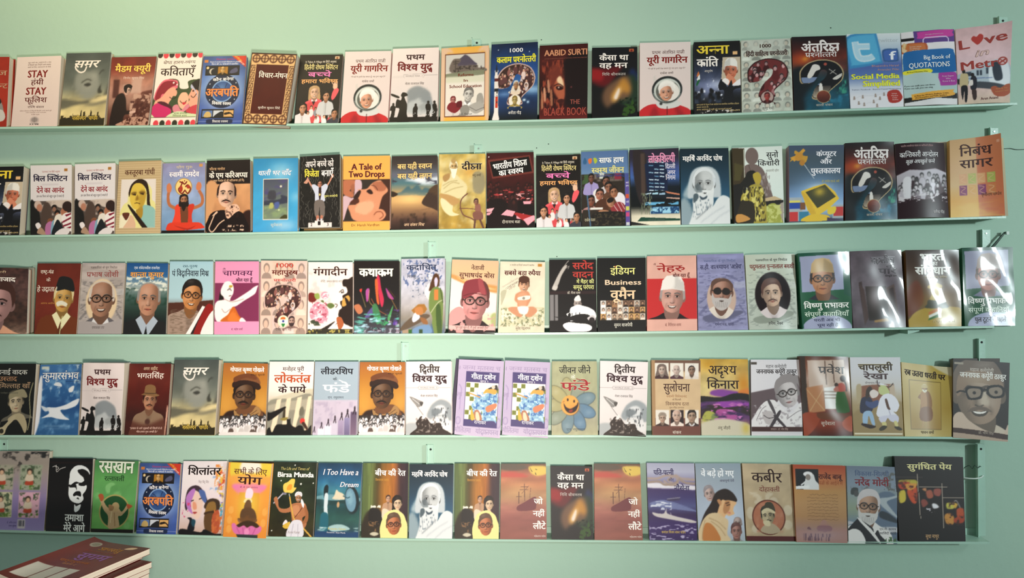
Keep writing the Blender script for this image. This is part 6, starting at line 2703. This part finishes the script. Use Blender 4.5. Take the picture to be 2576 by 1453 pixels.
# brackets standing above the shelves
BR = [(1, 1187, 1209, 98, 'between the white war cover and the tan school cover, top row', 0), (1, 2510, 2536, 42, 'above the pink cover at the right end of the top shelf', 0),
      (2, 1193, 1212, 364, 'above the ochre cover with a seated sage in the second row', 1), (2, 2488, 2513, 321, 'above the curled orange cover at the right end of the second shelf', 1),
      (3, 1077, 1096, 608, 'above the grey sketch cover in the third row', 1), (3, 2468, 2493, 577, 'above the shiny green book at the right end of the third shelf', 1),
      (4, 1010, 1028, 861, 'left of the first white flag cover in the fourth row', 1), (4, 2459, 2480, 851, 'above the big bespectacled face cover at the right end', 0),
      (5, 1073, 1090, 1118, 'above the dark portrait of a bearded elder in the lowest row', 0), (5, 2449, 2472, 1114, 'with a wire twisted round it beside the black recipe book', 0), (5, -2, 17, 1105, 'at the left edge of the picture above the torn comics book', 0)]
for r, x0, x1, yt, where, light in BR:
    a, b = at(x0, yt, -.006), at(x1, yt, -.006); zb = float(np.interp(a.x, [p.x for p in SHELF[r]], [p.z for p in SHELF[r]])); w_, h_ = b.x-a.x, a.z-zb
    t = bpy.data.objects.new('shelf_bracket', None); SC.collection.objects.link(t); t.location = ((a.x+b.x)/2, 0, zb)
    off = .014 if (x0 == 2449) else 0
    V = [(x, -y-off*(1-z/h_), z) for x in (-w_/2, w_/2) for y in (.0035, .0) for z in (0, h_)]
    V = [(x, -(.0035 if y else 0)-off, z) for x in (-w_/2, w_/2) for y in (1, 0) for z in (0, h_)]
    s_ = link('strip', boxes('strip', [V]), M_SHELF, t); bevel(s_, .0008)
    f_ = link('edge_flange', boxes('edge_flange', [(-w_/2, -w_/2+.0022, -.0125-off, -.0036-off, 0, h_)]), M_SHELF, t)
    zc = h_-.011*(1.3 if yt > 1000 else 1)
    disc('screw_hole', .0034, .0006, M_HOLE if not light else M_SHELF, t, (.0015, -.0035-off, zc)); 
    if light: disc('screw', .0026, .0014, M_ZINC, t, (.0015, -.0036-off, zc), r2=0)
    tag(t, 'mint metal bracket '+where, 'bracket', 'shelf brackets')
# ---------------------------------------------------------------- books
def quadtree(A, full):
    """vertex grid -> merged quads where the print is flat"""
    G = A[::SS, ::SS]; used = np.zeros((GH, GW), bool); Q = []
    for s in ((1,) if full else (8, 4, 2, 1)):
        nj, ni = GH//s, GW//s; J, I = np.meshgrid(np.arange(nj)*s, np.arange(ni)*s, indexing='ij')
        free = ~used.reshape(nj, s, ni, s).any((1, 3))
        if s > 1:
            c = [G[J, I], G[J, I+s], G[J+s, I], G[J+s, I+s]]; err = np.zeros(J.shape)
            for a in range(s+1):
                for b in range(s+1):
                    u, v = b/s, a/s; est = (c[0]*(1-u)+c[1]*u)*(1-v)+(c[2]*(1-u)+c[3]*u)*v; err = np.maximum(err, np.abs(G[J+a, I+b]-est).max(-1))
            ok = free & (err < (.035 if s < 8 else .02))
        else: ok = free
        for j, i in zip(J[ok], I[ok]): Q.append((j, i, s)); used[j:j+s, i:i+s] = True
    return G, np.array(Q)
ART = {}
def art(key, full):
    k = (key, full)
    if k not in ART:
        A, tx = paint(COV[key])
        A = (A[:, :]) ; Ab = A.copy(); Ab[1:-1, 1:-1] = (A[1:-1, 1:-1]*2+A[:-2, 1:-1]+A[2:, 1:-1]+A[1:-1, :-2]+A[1:-1, 2:])/6
        G, Q = quadtree(Ab, full); j, i, s = Q.T; c = np.stack([(j+s)*(GW+1)+i, (j+s)*(GW+1)+i+s, j*(GW+1)+i+s, j*(GW+1)+i], 1)
        uq, inv = np.unique(c.ravel(), return_inverse=True); ART[k] = (uq % (GW+1)/GW, uq//(GW+1)/GH, inv.reshape(-1, 4), lin(G.reshape(-1, 3)[uq]), text_mesh(tx))
    return ART[k]
def bend_fn(kind):
    if kind == 'tr': return lambda u, v: -.018*np.clip((u-.45)/.55, 0, 1)**2*(1-v)**1.2-.004*np.sin(u*3.1)
    if kind == 'r': return lambda u, v: -.016*np.clip((u-.5)/.5, 0, 1)**2*(.35+.65*(1-v))
    if kind == 'bow': return lambda u, v: -.010*np.sin(np.clip(v, 0, 1)*3.14)**1-.003*np.sin(u*3.14)
    if kind == 'cyl': return lambda u, v: -.012*(1-((u-.5)*2)**2)
    if kind == 'wav': return lambda u, v: -.0028*np.sin(u*3.14)-.0012*np.sin(v*7+u*3)-.0008*np.sin(u*11-v*5)
    return lambda u, v: 0*u
def darkest(c): return c*.9
def make_book(key, r, xb0, xb1, xt0, xt1, yt0, yt1, T, label, dy=(0, 0), bend='', fin='m', yo=0., wrap=None, name='book', yb=None, yt=None):
    y_b = YF+.004-yo-(.0045 if max(dy) > 2 else 0) if yb is None else yb; y_t = (-(T+.005)-yo*.5-(.005 if max(dy) > 2 else 0)) if yt is None else yt
    xb0 += .7; xb1 -= .7; xt0 += .7; xt1 -= .7
    BL, BR_ = at(xb0, base_y(r, xb0)+dy[0]-.4, y_b), at(xb1, base_y(r, xb1)+dy[1]-.4, y_b)
    TL, TR = at(xt0, yt0, y_t), at(xt1, yt1, y_t)
    O = (BL+BR_)/2; X = (BR_-BL)+(TR-TL); X.normalize(); Z = ((TL+TR)/2-O); Z = (Z-X*Z.dot(X)).normalized(); Y = Z.cross(X)
    Mx = Matrix((X, Y, Z)).transposed().to_4x4(); Mx.translation = O
    root = bpy.data.objects.new(name, None); SC.collection.objects.link(root); root.matrix_world = Mx; root.empty_display_size = .02
    inv = Mx.inverted(); q = [np.array(inv @ p) for p in (TL, TR, BL, BR_)]
    for k in q: k[1] = 0
    full = bool(bend); bf = bend_fn(bend)
    def P(u, v, off):
        u = np.asarray(u)[:, None]; v = np.asarray(v)[:, None]
        p = (q[0]*(1-u)+q[1]*u)*(1-v)+(q[2]*(1-u)+q[3]*u)*v; p[:, 1] += bf(u[:, 0], v[:, 0])-off; return p
    u, v, F, C, tm = art(key, full)
    o = link('front_cover', mesh('front_cover', P(u, v, 0), F, C*.93, True), {'m': M_PRINT, 'g': M_GLOSS, 's': M_SHINE}[fin], root)
    if tm is not None:
        V, Tt, Cc, Zz = tm; ok = (V[Tt][..., 0].min(1) > -.5) & (V[Tt][..., 0].max(1) < 100.5) & (V[Tt][..., 1].min(1) > -.5) & (V[Tt][..., 1].max(1) < 150.5); Tt = Tt[ok]
        lo = .0005 if full else .00006
        link('lettering', mesh('lettering', P(V[:, 0]/100, V[:, 1]/150, lo+Zz*.00003), Tt, lin(Cc)*.93), M_INKS if fin == 's' else M_INK, o)['kind'] = 'stuff'
    # spine, back board and the block of pages
    ec = wrap and lin(hexc(wrap)) ; left = C[u < .03].mean(0) if wrap is None else ec
    def col(a, off=0): return [tuple(k) for k in a]
    us, vs = np.array([0, 0, 1, 1.]), np.array([1, 0, 1, 0.])
    def slab(y0, y1, x0, x1, z0, z1):   # x,z in cover fractions
        V = []
        for x in (x0, x1):
            for y in (y0, y1):
                for z in (z0, z1): p = P([x], [1-z], 0)[0]; V.append((p[0], p[1]-float(bf(np.array([x]), np.array([1-z]))[0])+y, p[2]))
        return V
    def arc(name, x0, x1, ya, yb, z0, z1, colr, m):   # a slab that follows the bend of the cover
        nn = 33 if full else 2; V, F = [], []
        xs = np.linspace(x0, x1, nn); zs = np.linspace(1-z0, 1-z1, 13 if full else 2)
        for yy in (ya, yb):
            for z in zs: pp = P(xs, np.full(nn, z), -yy); V += [tuple(k) for k in pp]
        h, nz = len(V)//2, len(zs)
        for j in range(nz-1):
            for i in range(nn-1): a = j*nn+i; F += [(a, a+1, a+nn+1, a+nn), (h+a, h+a+nn, h+a+nn+1, h+a+1)]
        for i in range(nn-1): F += [(i, h+i, h+i+1, i+1), ((nz-1)*nn+i, (nz-1)*nn+i+1, h+(nz-1)*nn+i+1, h+(nz-1)*nn+i)]
        for j in range(nz-1): a = j*nn; b = a+nn-1; F += [(a, a+nn, h+a+nn, h+a), (b, h+b, h+b+nn, b+nn)]
        return link(name, mesh(name, V, F, colr, False), m, root)
    arc('spine', 0, .004, .0002, T, 0, 1, left, M_EDGE)
    arc('cover_board', .004, 1, .0006 if full else .00015, .0011 if full else .0007, 0, 1, lin(hexc('e8e4dc')), M_EDGE)
    if bend in ('tr', 'r'): bf = lambda u, v: 0*u
    b_ = T-.0009
    arc('page_block', .006, .985, .0013 if not full else .002, b_, .006, .994, None, M_PAGE)
    arc('back_cover', .004, 1, b_+.0001, T, 0, 1, left, M_EDGE)
    tag(root, label, 'book', 'books on the %s shelf' % (WH[r-1] if r > 1 else 'top'))
    return root
def plain(r, xb0, xb1, xt0, xt1, yt0, yt1, T, col, label, yb, yt):
    k = 'plain_'+col; COV.setdefault(k, 'bg '+col+' '+mul(col, .85)); return make_book(k, r, xb0, xb1, xt0, xt1, yt0, yt1, T, label, yb=yb, yt=yt)
B = [l.split('|') for l in '''
redl|1|-97|17|-85|25|143|143|.02|red book cut by the left edge of the top shelf, pale Hindi title
stay|1|27|144|43|155|144|140|.024|white book with dark red block letters repeating one English word twice
samar|1|148|262|167|281|134|132|.014|stormy sky cover with a face in clouds, on the top shelf
madam|1|268|373|281|395|144|142|.016|sepia laboratory photo cover with a yellow title
kavita|1|377|491|398|511|136|133|.014|white cover with three cartoon heads and rows of red and black dots
arab|1|497|609|512|621|142|140|.012|blue quiz-wheel cover with an orange title, on the top shelf
vichar|1|609|721|633|748|132|136|.034|dark brown book framed by a golden patterned border, leaning with thick pages showing|0 5
bachche|1|740|851|755|864|138|137|.012|black cover with a smiling blonde woman and children, on the top shelf
gagarin|1|856|976|868|986|130|128|.016|white astronaut cover in the top row, left of the white soldier silhouette cover
ww1|1|978|1101|988|1105|123|119|.02|white war cover with a soldier silhouette, on the top shelf|||g
reforms|1|1107|1229|1110|1231|122|114|.018|tan and yellow cover with a domed monument above a school boy
kalam|1|1232|1352|1236|1354|112|105|.024|blue space cover with a rocket and a question mark full of photos
black|1|1356|1478|1357|1480|115|109|.014|dark red cover with a shadowed face and an English title at its foot
kaisa|1|1489|1605|1489|1604|120|118|.02|black cover with red and golden glow, on the top shelf
gagarin|1|1608|1738|1609|1738|108|105|.018|white astronaut cover in the top row, right of the black cover with a golden glow
anna|1|1747|1865|1745|1862|106|102|.018|black cover with a white-capped man resting his chin, uncut, on the top shelf
hindi|1|1866|1996|1863|1990|102|96|.02|pale green cover tiled with faces behind a dark red question mark
antar|1|1997|2138|1991|2128|93|89|.022|glossy space cover with a question mark and red planet, on the top shelf|||g
twit|1|2139|2275|2129|2265|86|83|.02|pale blue cover with two square website logos and yellow English title|||g
quot|1|2275|2410|2265|2401|83|73|.016|white cover with blue, purple and orange rounded label shapes||wav|m
love|1|2411|2541|2402|2538|74|60|.014|pink cover with a heart in its title and a silver train, at the shelf end||tr|m
anna|2|-70|49|-55|61|420|418|.028|black white-capped man cover cut by the left edge of the second shelf
clinton|2|76|180|76|181|416|414|.018|white cover with a child in a striped shirt, left one of the two alike
clinton|2|187|288|188|291|413|410|.018|white cover with a child in a striped shirt, right one of the two alike
kasturba|2|289|404|299|407|406|403|.022|beige striped cover with a veiled woman in yellow
ramdev|2|405|515|409|517|411|408|.013|lilac cover with a bearded man in red raising both arms
kariappa|2|516|631|520|630|404|401|.018|black and tan cover with a moustached officer|||g
thali|2|635|749|637|751|399|397|.02|sky blue cover with a small framed moonlit painting
vijeta|2|752|856|754|856|394|388|.016|cracked black cover with a school boy on a winners podium|-9 -9
tale|2|862|981|863|982|393|391|.014|orange cover with a close photo of a child's upturned face
bas|2|983|1102|985|1101|393|390|.014|dark cover with sun rays over golden mountains
diksha|2|1103|1222|1104|1222|388|386|.014|ochre cover with a seated white-bearded sage and an archer
bharat|2|1224|1346|1223|1343|385|382|.016|dark red classroom cover with a tilted blackboard title
bachche|2|1349|1463|1348|1461|391|388|.014|black cover with a smiling blonde woman and children, on the second shelf
saaf|2|1463|1586|1461|1581|382|377|.014|blue cover with a photo of children washing hands
lok|2|1588|1713|1583|1708|377|372|.02|night photo of a lit office tower with a pink title|||g
arvind|2|1714|1838|1710|1833|374|372|.016|blue portrait of a long-bearded elder, on the second shelf
suno|2|1847|1974|1841|1968|372|367|.024|white cover with a yellow-clad girl and a grey figure behind
comp|2|1985|2122|1984|2124|366|364|.028|grey blue cover with a big yellow computer monitor
antar|2|2125|2259|2125|2250|360|356|.022|glossy space cover with a question mark and red planet, on the second shelf||wav|s
kranti|2|2260|2388|2251|2375|362|360|.016|maroon cover with a grey crowd photo, corner curling back||cyl|g
nibandh|2|2391|2526|2388|2510|353|339|.016|orange cover with purple and green squares, curling at the shelf end||r|g
azad|3|-60|68|-50|73|674|676|.014|curled brown portrait cover cut by the left edge of the third shelf||cyl|g
rashtra|3|85|193|94|205|662|662|.016|brick red cover with an old man in a tall black cap
prabhash|3|194|306|207|316|661|661|.014|grey newsprint cover with a laughing bespectacled man in an oval glow
shanta|3|309|418|319|424|661|662|.014|blue mountain cover with a bald man in a dark jacket
vidya|3|420|537|427|537|657|657|.016|light blue cover with a smiling man in glasses and a red shawl
chanakya|3|538|652|541|652|657|657|.014|pink and plum cover with a drawn man pointing his arm
mahap|3|653|771|656|774|655|656|.016|peach cover tiled with faces and a question mark full of portraits
ganga|3|773|888|775|888|659|659|.014|white cover with pink peonies and a turned black profile
katha|3|889|1006|890|1005|656|656|.014|black cover with bright feathery colour strokes
kada|3|1007|1119|1009|1120|651|649|.02|grey sketch cover with a woman in a green sari beside huts
netaji|3|1127|1245|1137|1255|652|656|.02|tan cover with a red-tinted man in a cap and round glasses|0 4
rupaiya|3|1252|1370|1258|1372|657|659|.018|cream cover with a baby sitting on banknotes
sarod|3|1382|1502|1381|1500|653|652|.018|black cover with a lute and a musician in white, red title
indian|3|1503|1626|1502|1625|649|648|.018|black cover with three rows of tiny portraits under its title
nehru|3|1627|1755|1627|1752|644|642|.014|pink and red cover with a man in a white cap
vats|3|1756|1883|1753|1871|640|637|.014|lilac newsprint cover with a bearded man in dark glasses
padum|3|1884|2007|1873|2000|641|638|.014|pale green newsprint cover with a man in a dark oval||wav|g
vishnu1|3|2018|2145|2006|2137|637|632|.028|glossy green book with a man in a beige cap, right of the dark oval portrait||wav|s
dahan|3|2146|2280|2137|2268|632|628|.02|glossy grey book with an open window, full of reflections||wav|s
samvi|3|2285|2420|2277|2413|629|628|.026|glossy brown book with a lion emblem on a dome||wav|s
vishnu2|3|2426|2555|2419|2549|623|621|.024|glossy green book with a capped man at the right end of the third shelf||wav|s
shehnai|4|-30|80|-25|92|914|914|.02|black cover with a grey shawm player, cut by the left edge of the fourth shelf|||g
kumar|4|85|197|101|207|917|915|.018|blue sky cover with white bird shapes|||g
ww1|4|200|305|209|313|912|913|.034|white war cover with a soldier silhouette, on the fourth shelf||wav|g
bhagat|4|312|420|326|432|914|914|.018|brown cover with a moustached young man in a hat|||g
samar|4|425|541|439|552|904|904|.026|stormy sky cover with a face in clouds, on the fourth shelf
gokhale|4|549|668|562|675|912|914|.016|golden brown portrait with a round cap above a crowd, left of the columns cover
manohar|4|670|783|678|791|909|909|.014|white cover with pale columns and raised black hands
leader|4|785|898|792|903|909|909|.014|grey blue cover with small men climbing a bar chart
gokhale|4|901|1018|905|1020|910|910|.014|golden brown portrait with a round cap above a crowd, right of the bar chart cover
ww2|4|1020|1137|1021|1136|909|908|.018|white war cover with soldiers raising a flag, left of the two lilac books
gita|4|1142|1258|1154|1268|903|908|.02|lilac cover with a blue mosaic flute player, left one of the pair|-2 8
gita|4|1262|1379|1270|1385|906|911|.02|lilac cover with a blue mosaic flute player, right one of the pair|-1 8
funde|4|1387|1505|1388|1502|908|908|.018|olive cover with a smiling daisy
ww2|4|1507|1626|1509|1631|907|910|.018|white war cover with soldiers raising a flag, right of the smiling daisy|0 4
suloch|4|1641|1763|1638|1763|905|906|.022|tan cover with six small portrait photos around its title
adri|4|1764|1888|1759|1882|902|903|.014|abstract cover of mustard and purple brush strokes
jan|4|1890|2020|1888|2014|904|904|.016|white cover with a grey drawing of a thinking man in glasses
pravesh|4|2021|2146|2011|2135|895|897|.024|glossy orange brown cover with a woman in a green skirt at a door||wav|s
chap|4|2147|2274|2137|2265|898|898|.014|white and tan cartoon cover with two animal-headed men
rab|4|2275|2392|2267|2388|910|925|.012|mustard cover with a standing robed saint, curling page||r|g
jan2|4|2397|2536|2397|2541|903|912|.016|large brown close-up face with heavy glasses at the right end|2 12
comics|5|-25|111|-18|126|1134|1134|.016|torn lilac book with small comic pictures at the left edge of the lowest shelf
tamasha|5|114|227|124|235|1152|1153|.016|black cover with a white stencil face of a man in glasses|||g
rask|5|228|335|239|350|1156|1159|.014|green cover with a dancer in a ring and white letters
arab|5|342|443|352|456|1164|1166|.014|blue quiz-wheel cover with an orange title, on the lowest shelf
shil|5|448|557|461|572|1159|1159|.012|white cover with watercolour faces and an orange splash
yog|5|560|670|575|685|1162|1166|.014|orange cover with a meditating man on a pink lotus|2 5
birsa|5|675|788|688|798|1161|1163|.014|dark green cover with a turbaned man holding a torch and bow
dream|5|790|902|801|912|1164|1165|.014|blue night cover with a girl at an oval mirror, white English title|0 2
beech|5|908|1025|913|1028|1164|1165|.014|striped ochre cover with an old veiled woman, left of the blue bearded portrait
arvind|5|1028|1138|1030|1141|1167|1168|.014|blue portrait of a long-bearded elder, on the lowest shelf
beech|5|1143|1255|1143|1258|1165|1166|.014|striped ochre cover with an old veiled woman, right of the blue bearded portrait
jo|5|1257|1376|1260|1374|1166|1166|.016|rusty sea cover with a sailing ship, left of the black glowing cover
kaisa|5|1387|1494|1384|1491|1172|1173|.022|black cover with red and golden glow, on the lowest shelf
jo|5|1495|1618|1494|1611|1166|1167|.018|rusty sea cover with a sailing ship, right of the black glowing cover
pati|5|1633|1755|1626|1747|1164|1165|.018|white and violet cover with a rope knot and a warship
vebade|5|1757|1876|1748|1863|1165|1165|.014|pale blue cover with a long-haired woman looking down
kabir|5|1878|2003|1866|1990|1165|1167|.016|beige cover with a brown portrait medallion
raj|5|2003|2133|1994|2127|1168|1171|.018|orange brown cover with handwriting and a domed palace|1 4
modi|5|2134|2258|2129|2257|1171|1174|.016|blue grey cover with a white-bearded man in glasses and black vest|4 6
sug|5|2262|2430|2249|2423|1147|1149|.016|large black recipe book with three fruit photos
'''.strip().split('\n')]
BEH = {'1redl', '2kranti', '2nibandh', '3azad', '4ww1', '4gita', '4jan2', '5yog', '2vijeta'}
for k, f in enumerate(B):
    f += ['']*(13-len(f)); dy = tuple(float(v) for v in f[10].split()) if f[10] else (0, 0)
    if len(dy) < 2: dy = (0, 0)
    make_book(f[0], int(f[1]), *[float(v) for v in f[2:8]], float(f[8]), f[9], dy, f[11], f[12] or 'm', yo=.0012*(k % 2), yt=-(float(f[8])+(.016 if (f[1]+f[0]) in BEH else .005)+.0012*(k % 2)+(.005 if max(dy) > 2 else 0)))
# copies and neighbours that peep out behind the front books
for a in ((1, 8, 34, 16, 40, 149, 149, .012, '8c2018', 'second red book peeping out behind the first at the left end of the top shelf', -.038, -.013),
          (2, 2350, 2400, 2344, 2392, 357, 356, .01, 'c8c0ac', 'pale book peeping out behind the curling maroon cover', -.042, -.012),
          (2, 2420, 2537, 2408, 2524, 352, 347, .012, 'c8b890', 'pale inner leaves showing right of the curling orange cover', -.042, -.013),
          (3, -40, 80, -30, 84, 672, 672, .01, '8c9080', 'grey book peeping out behind the curled brown portrait', -.044, -.012),
          (4, 215, 318, 222, 322, 910, 910, .008, '8c8c88', 'grey book peeping out behind the war cover on the fourth shelf', -.024, -.01),
          (4, 1130, 1250, 1147, 1262, 902, 904, .01, '3c3450', 'dark book behind the left lilac mosaic cover', -.037, -.012),
          (4, 2398, 2512, 2398, 2516, 901, 901, .008, '3c3028', 'dark book behind the large brown close-up face', -.038, -.0095),
          (5, 570, 680, 582, 690, 1160, 1161, .01, '4c3828', 'dark book peeping out above the orange lotus cover', -.043, -.012),
          (2, 764, 862, 762, 862, 400, 398, .01, 'b89058', 'brown book standing behind and below the podium cover', -.042, -.012)):
    plain(*a)
# ---------------------------------------------------------------- small things round the brackets
p0, p1 = at(2497, 622, -.02), at(2530, 583, -.014)
t = bpy.data.objects.new('wooden_wedge', None); SC.collection.objects.link(t); t.location = p0
d = p1-p0; w0 = Vector((.008, 0, .004)); V = [Vector((0, y, 0))-w0*.4 for y in (0, .008)]+[Vector((0, y, 0))+w0 for y in (0, .008)]+[d+Vector((-.002, y, 0)) for y in (0, .006)]+[d+Vector((.003, y, .001)) for y in (0, .006)]
V = [V[i] for i in (0, 4, 1, 5, 2, 6, 3, 7)]; V = [V[0], V[1], V[2], V[3], V[4], V[5], V[6], V[7]]
link('wedge_body', boxes('wedge_body', [[tuple(v) for v in V]]), M_WIRE, t)
link('wedge_tip', boxes('wedge_tip', [(d.x-.001, d.x+.006, 0, .006, d.z-.008, d.z+.001)]), M_CREAM, t)
tag(t, 'dark green wedge with a pale tip sticking up behind the last glossy green book', 'wedge')
P = [at(2425, 1176, -.02), at(2438, 1170, -.024), at(2446, 1178, -.028), at(2452, 1170, -.03), at(2460, 1176, -.03), at(2466, 1172, -.02), at(2471, 1179, -.006)]
w1 = tube('tie_wire', P, .0011, M_WIRE); tag(w1, 'dark wire twisted round the bracket beside the black recipe book', 'wire')
P = [at(2424, 1201, -.02), at(2440, 1203, -.026), at(2455, 1203, -.028), at(2468, 1200, -.024), at(2474, 1194, -.014)]
w2 = tube('plastic_strap', P, .0021, M_CREAM); tag(w2, 'pale plastic strap round the bracket below the twisted wire', 'strap')
P = [at(2518, 375, -.002), at(2540, 373, -.002), at(2560, 376, -.002), at(2600, 374, -.002)]
w3 = tube('wall_cable', P, .0008, M_WIRE); tag(w3, 'thin cable on the wall right of the curling orange cover', 'cable')
P0 = at(2300, 829, -.05)
f = link('bracket_foot', boxes('bracket_foot', [[(x, y, z) for x, dx in ((-.018, 0), (.014, 0)) for y in (-.05, -.0005) for z in (-.012+(.008 if x > 0 else 0), -.001)]]), M_SHELF); f.location = (P0.x, 0, P0.z); tag(f, 'small mint metal foot under the right part of the third shelf', 'bracket')
# ---------------------------------------------------------------- table with a pile of red schoolbooks, lower left
TZ = .762
tb = bpy.data.objects.new('side_table', None); SC.collection.objects.link(tb); tb.location = (-1.1, -.72, 0)
o = link('table_top', boxes('table_top', [(-.34, .17, -.2, .23, TZ-.03, TZ)]), M_WOOD, tb); bevel(o, .003)
for sx in (-.31, .11):
    for sy in (-.17, .16): bevel(link('leg', boxes('leg', [(sx, sx+.04, sy, sy+.04, 0, TZ-.03)]), M_WOOD, tb), .003)
tag(tb, 'plain wooden side table under the pile of red schoolbooks', 'table')
nb = 9; th = .0145; MW, MH = .175, .24
rp_ = random.Random(8)
u, v, F, C, tm = art('mag', False)
for k in range(nb):
    top = k == nb-1; z = TZ+k*(th+.0004); rot = math.radians(-17+(rp_.uniform(-4, 4) if not top else 0)+(5 if k == nb-2 else 0))
    root = bpy.data.objects.new('schoolbook', None); SC.collection.objects.link(root)
    c = Vector((-1.062+(0 if top else rp_.uniform(-.008, .006))-(.018 if k == nb-2 else 0), -.575+(.01 if k == nb-2 else 0), z+.0005)); root.location = c; root.rotation_euler = (0, 0, rot)
    def PP(uu, vv, zz): # cover plane lying flat, its head towards the wall, slightly curled up at the left back corner
        x = (np.asarray(uu)-.5)*MW; y = (.5-np.asarray(vv))*MH; cu = (.012 if top else 0)*np.clip(.35-np.asarray(uu), 0, 1)**2*6
        return np.stack([x, y, zz+cu+0*x], 1)
    if top:
        fc = link('front_cover', mesh('front_cover', PP(u, v, th-.0005), F[:, ::-1][:, ::-1], C, True), M_GLOSS, root)
        Vv, Tt, Cc, Zz = tm; link('lettering', mesh('lettering', PP(Vv[:, 0]/100, Vv[:, 1]/150, th-.0003)+np.stack([0*Zz, 0*Zz, Zz*.00003], 1), Tt, lin(Cc)), M_INK, fc)['kind'] = 'stuff'
    cc = L3('6c1a14')
    us = np.linspace(0, 1, 49); N9 = 49
    def lay(name, z0, z1, m, col=None, ins=0.):
        V = np.concatenate([PP(np.tile(us*(1-2*ins)+ins, 2), np.repeat([ins*.7, 1-ins*.7], N9), zz) for zz in (z0, z1)]); F_ = []
        for i in range(N9-1): F_ += [(i, i+1, N9+1+i, N9+i), (2*N9+i, 3*N9+i, 3*N9+1+i, 2*N9+1+i), (i, 2*N9+i, 2*N9+1+i, i+1), (N9+i, N9+1+i, 3*N9+1+i, 3*N9+i)]
        F_ += [(0, N9, 3*N9, 2*N9), (N9-1, 3*N9-1, 4*N9-1, 2*N9-1)]
        link(name, mesh(name, V, F_, col), m, root)
    lay('back_cover', 0, .0006, M_EDGE, cc); lay('page_block', .0006, th-.0013, M_PAGE2, None, .006); lay('cover_board', th-.0013, th-.0008, M_EDGE, cc)
    nm = ['bottom', 'second lowest', 'third lowest', 'fourth lowest', 'middle', 'fourth from the top', 'third from the top', 'second from the top', 'topmost'][k]
    tag(root, 'dark red schoolbook, %s of the pile at the lower left' % nm, 'book', 'pile of red schoolbooks')
bpy.data.objects.remove(fob); bpy.data.curves.remove(fcu)
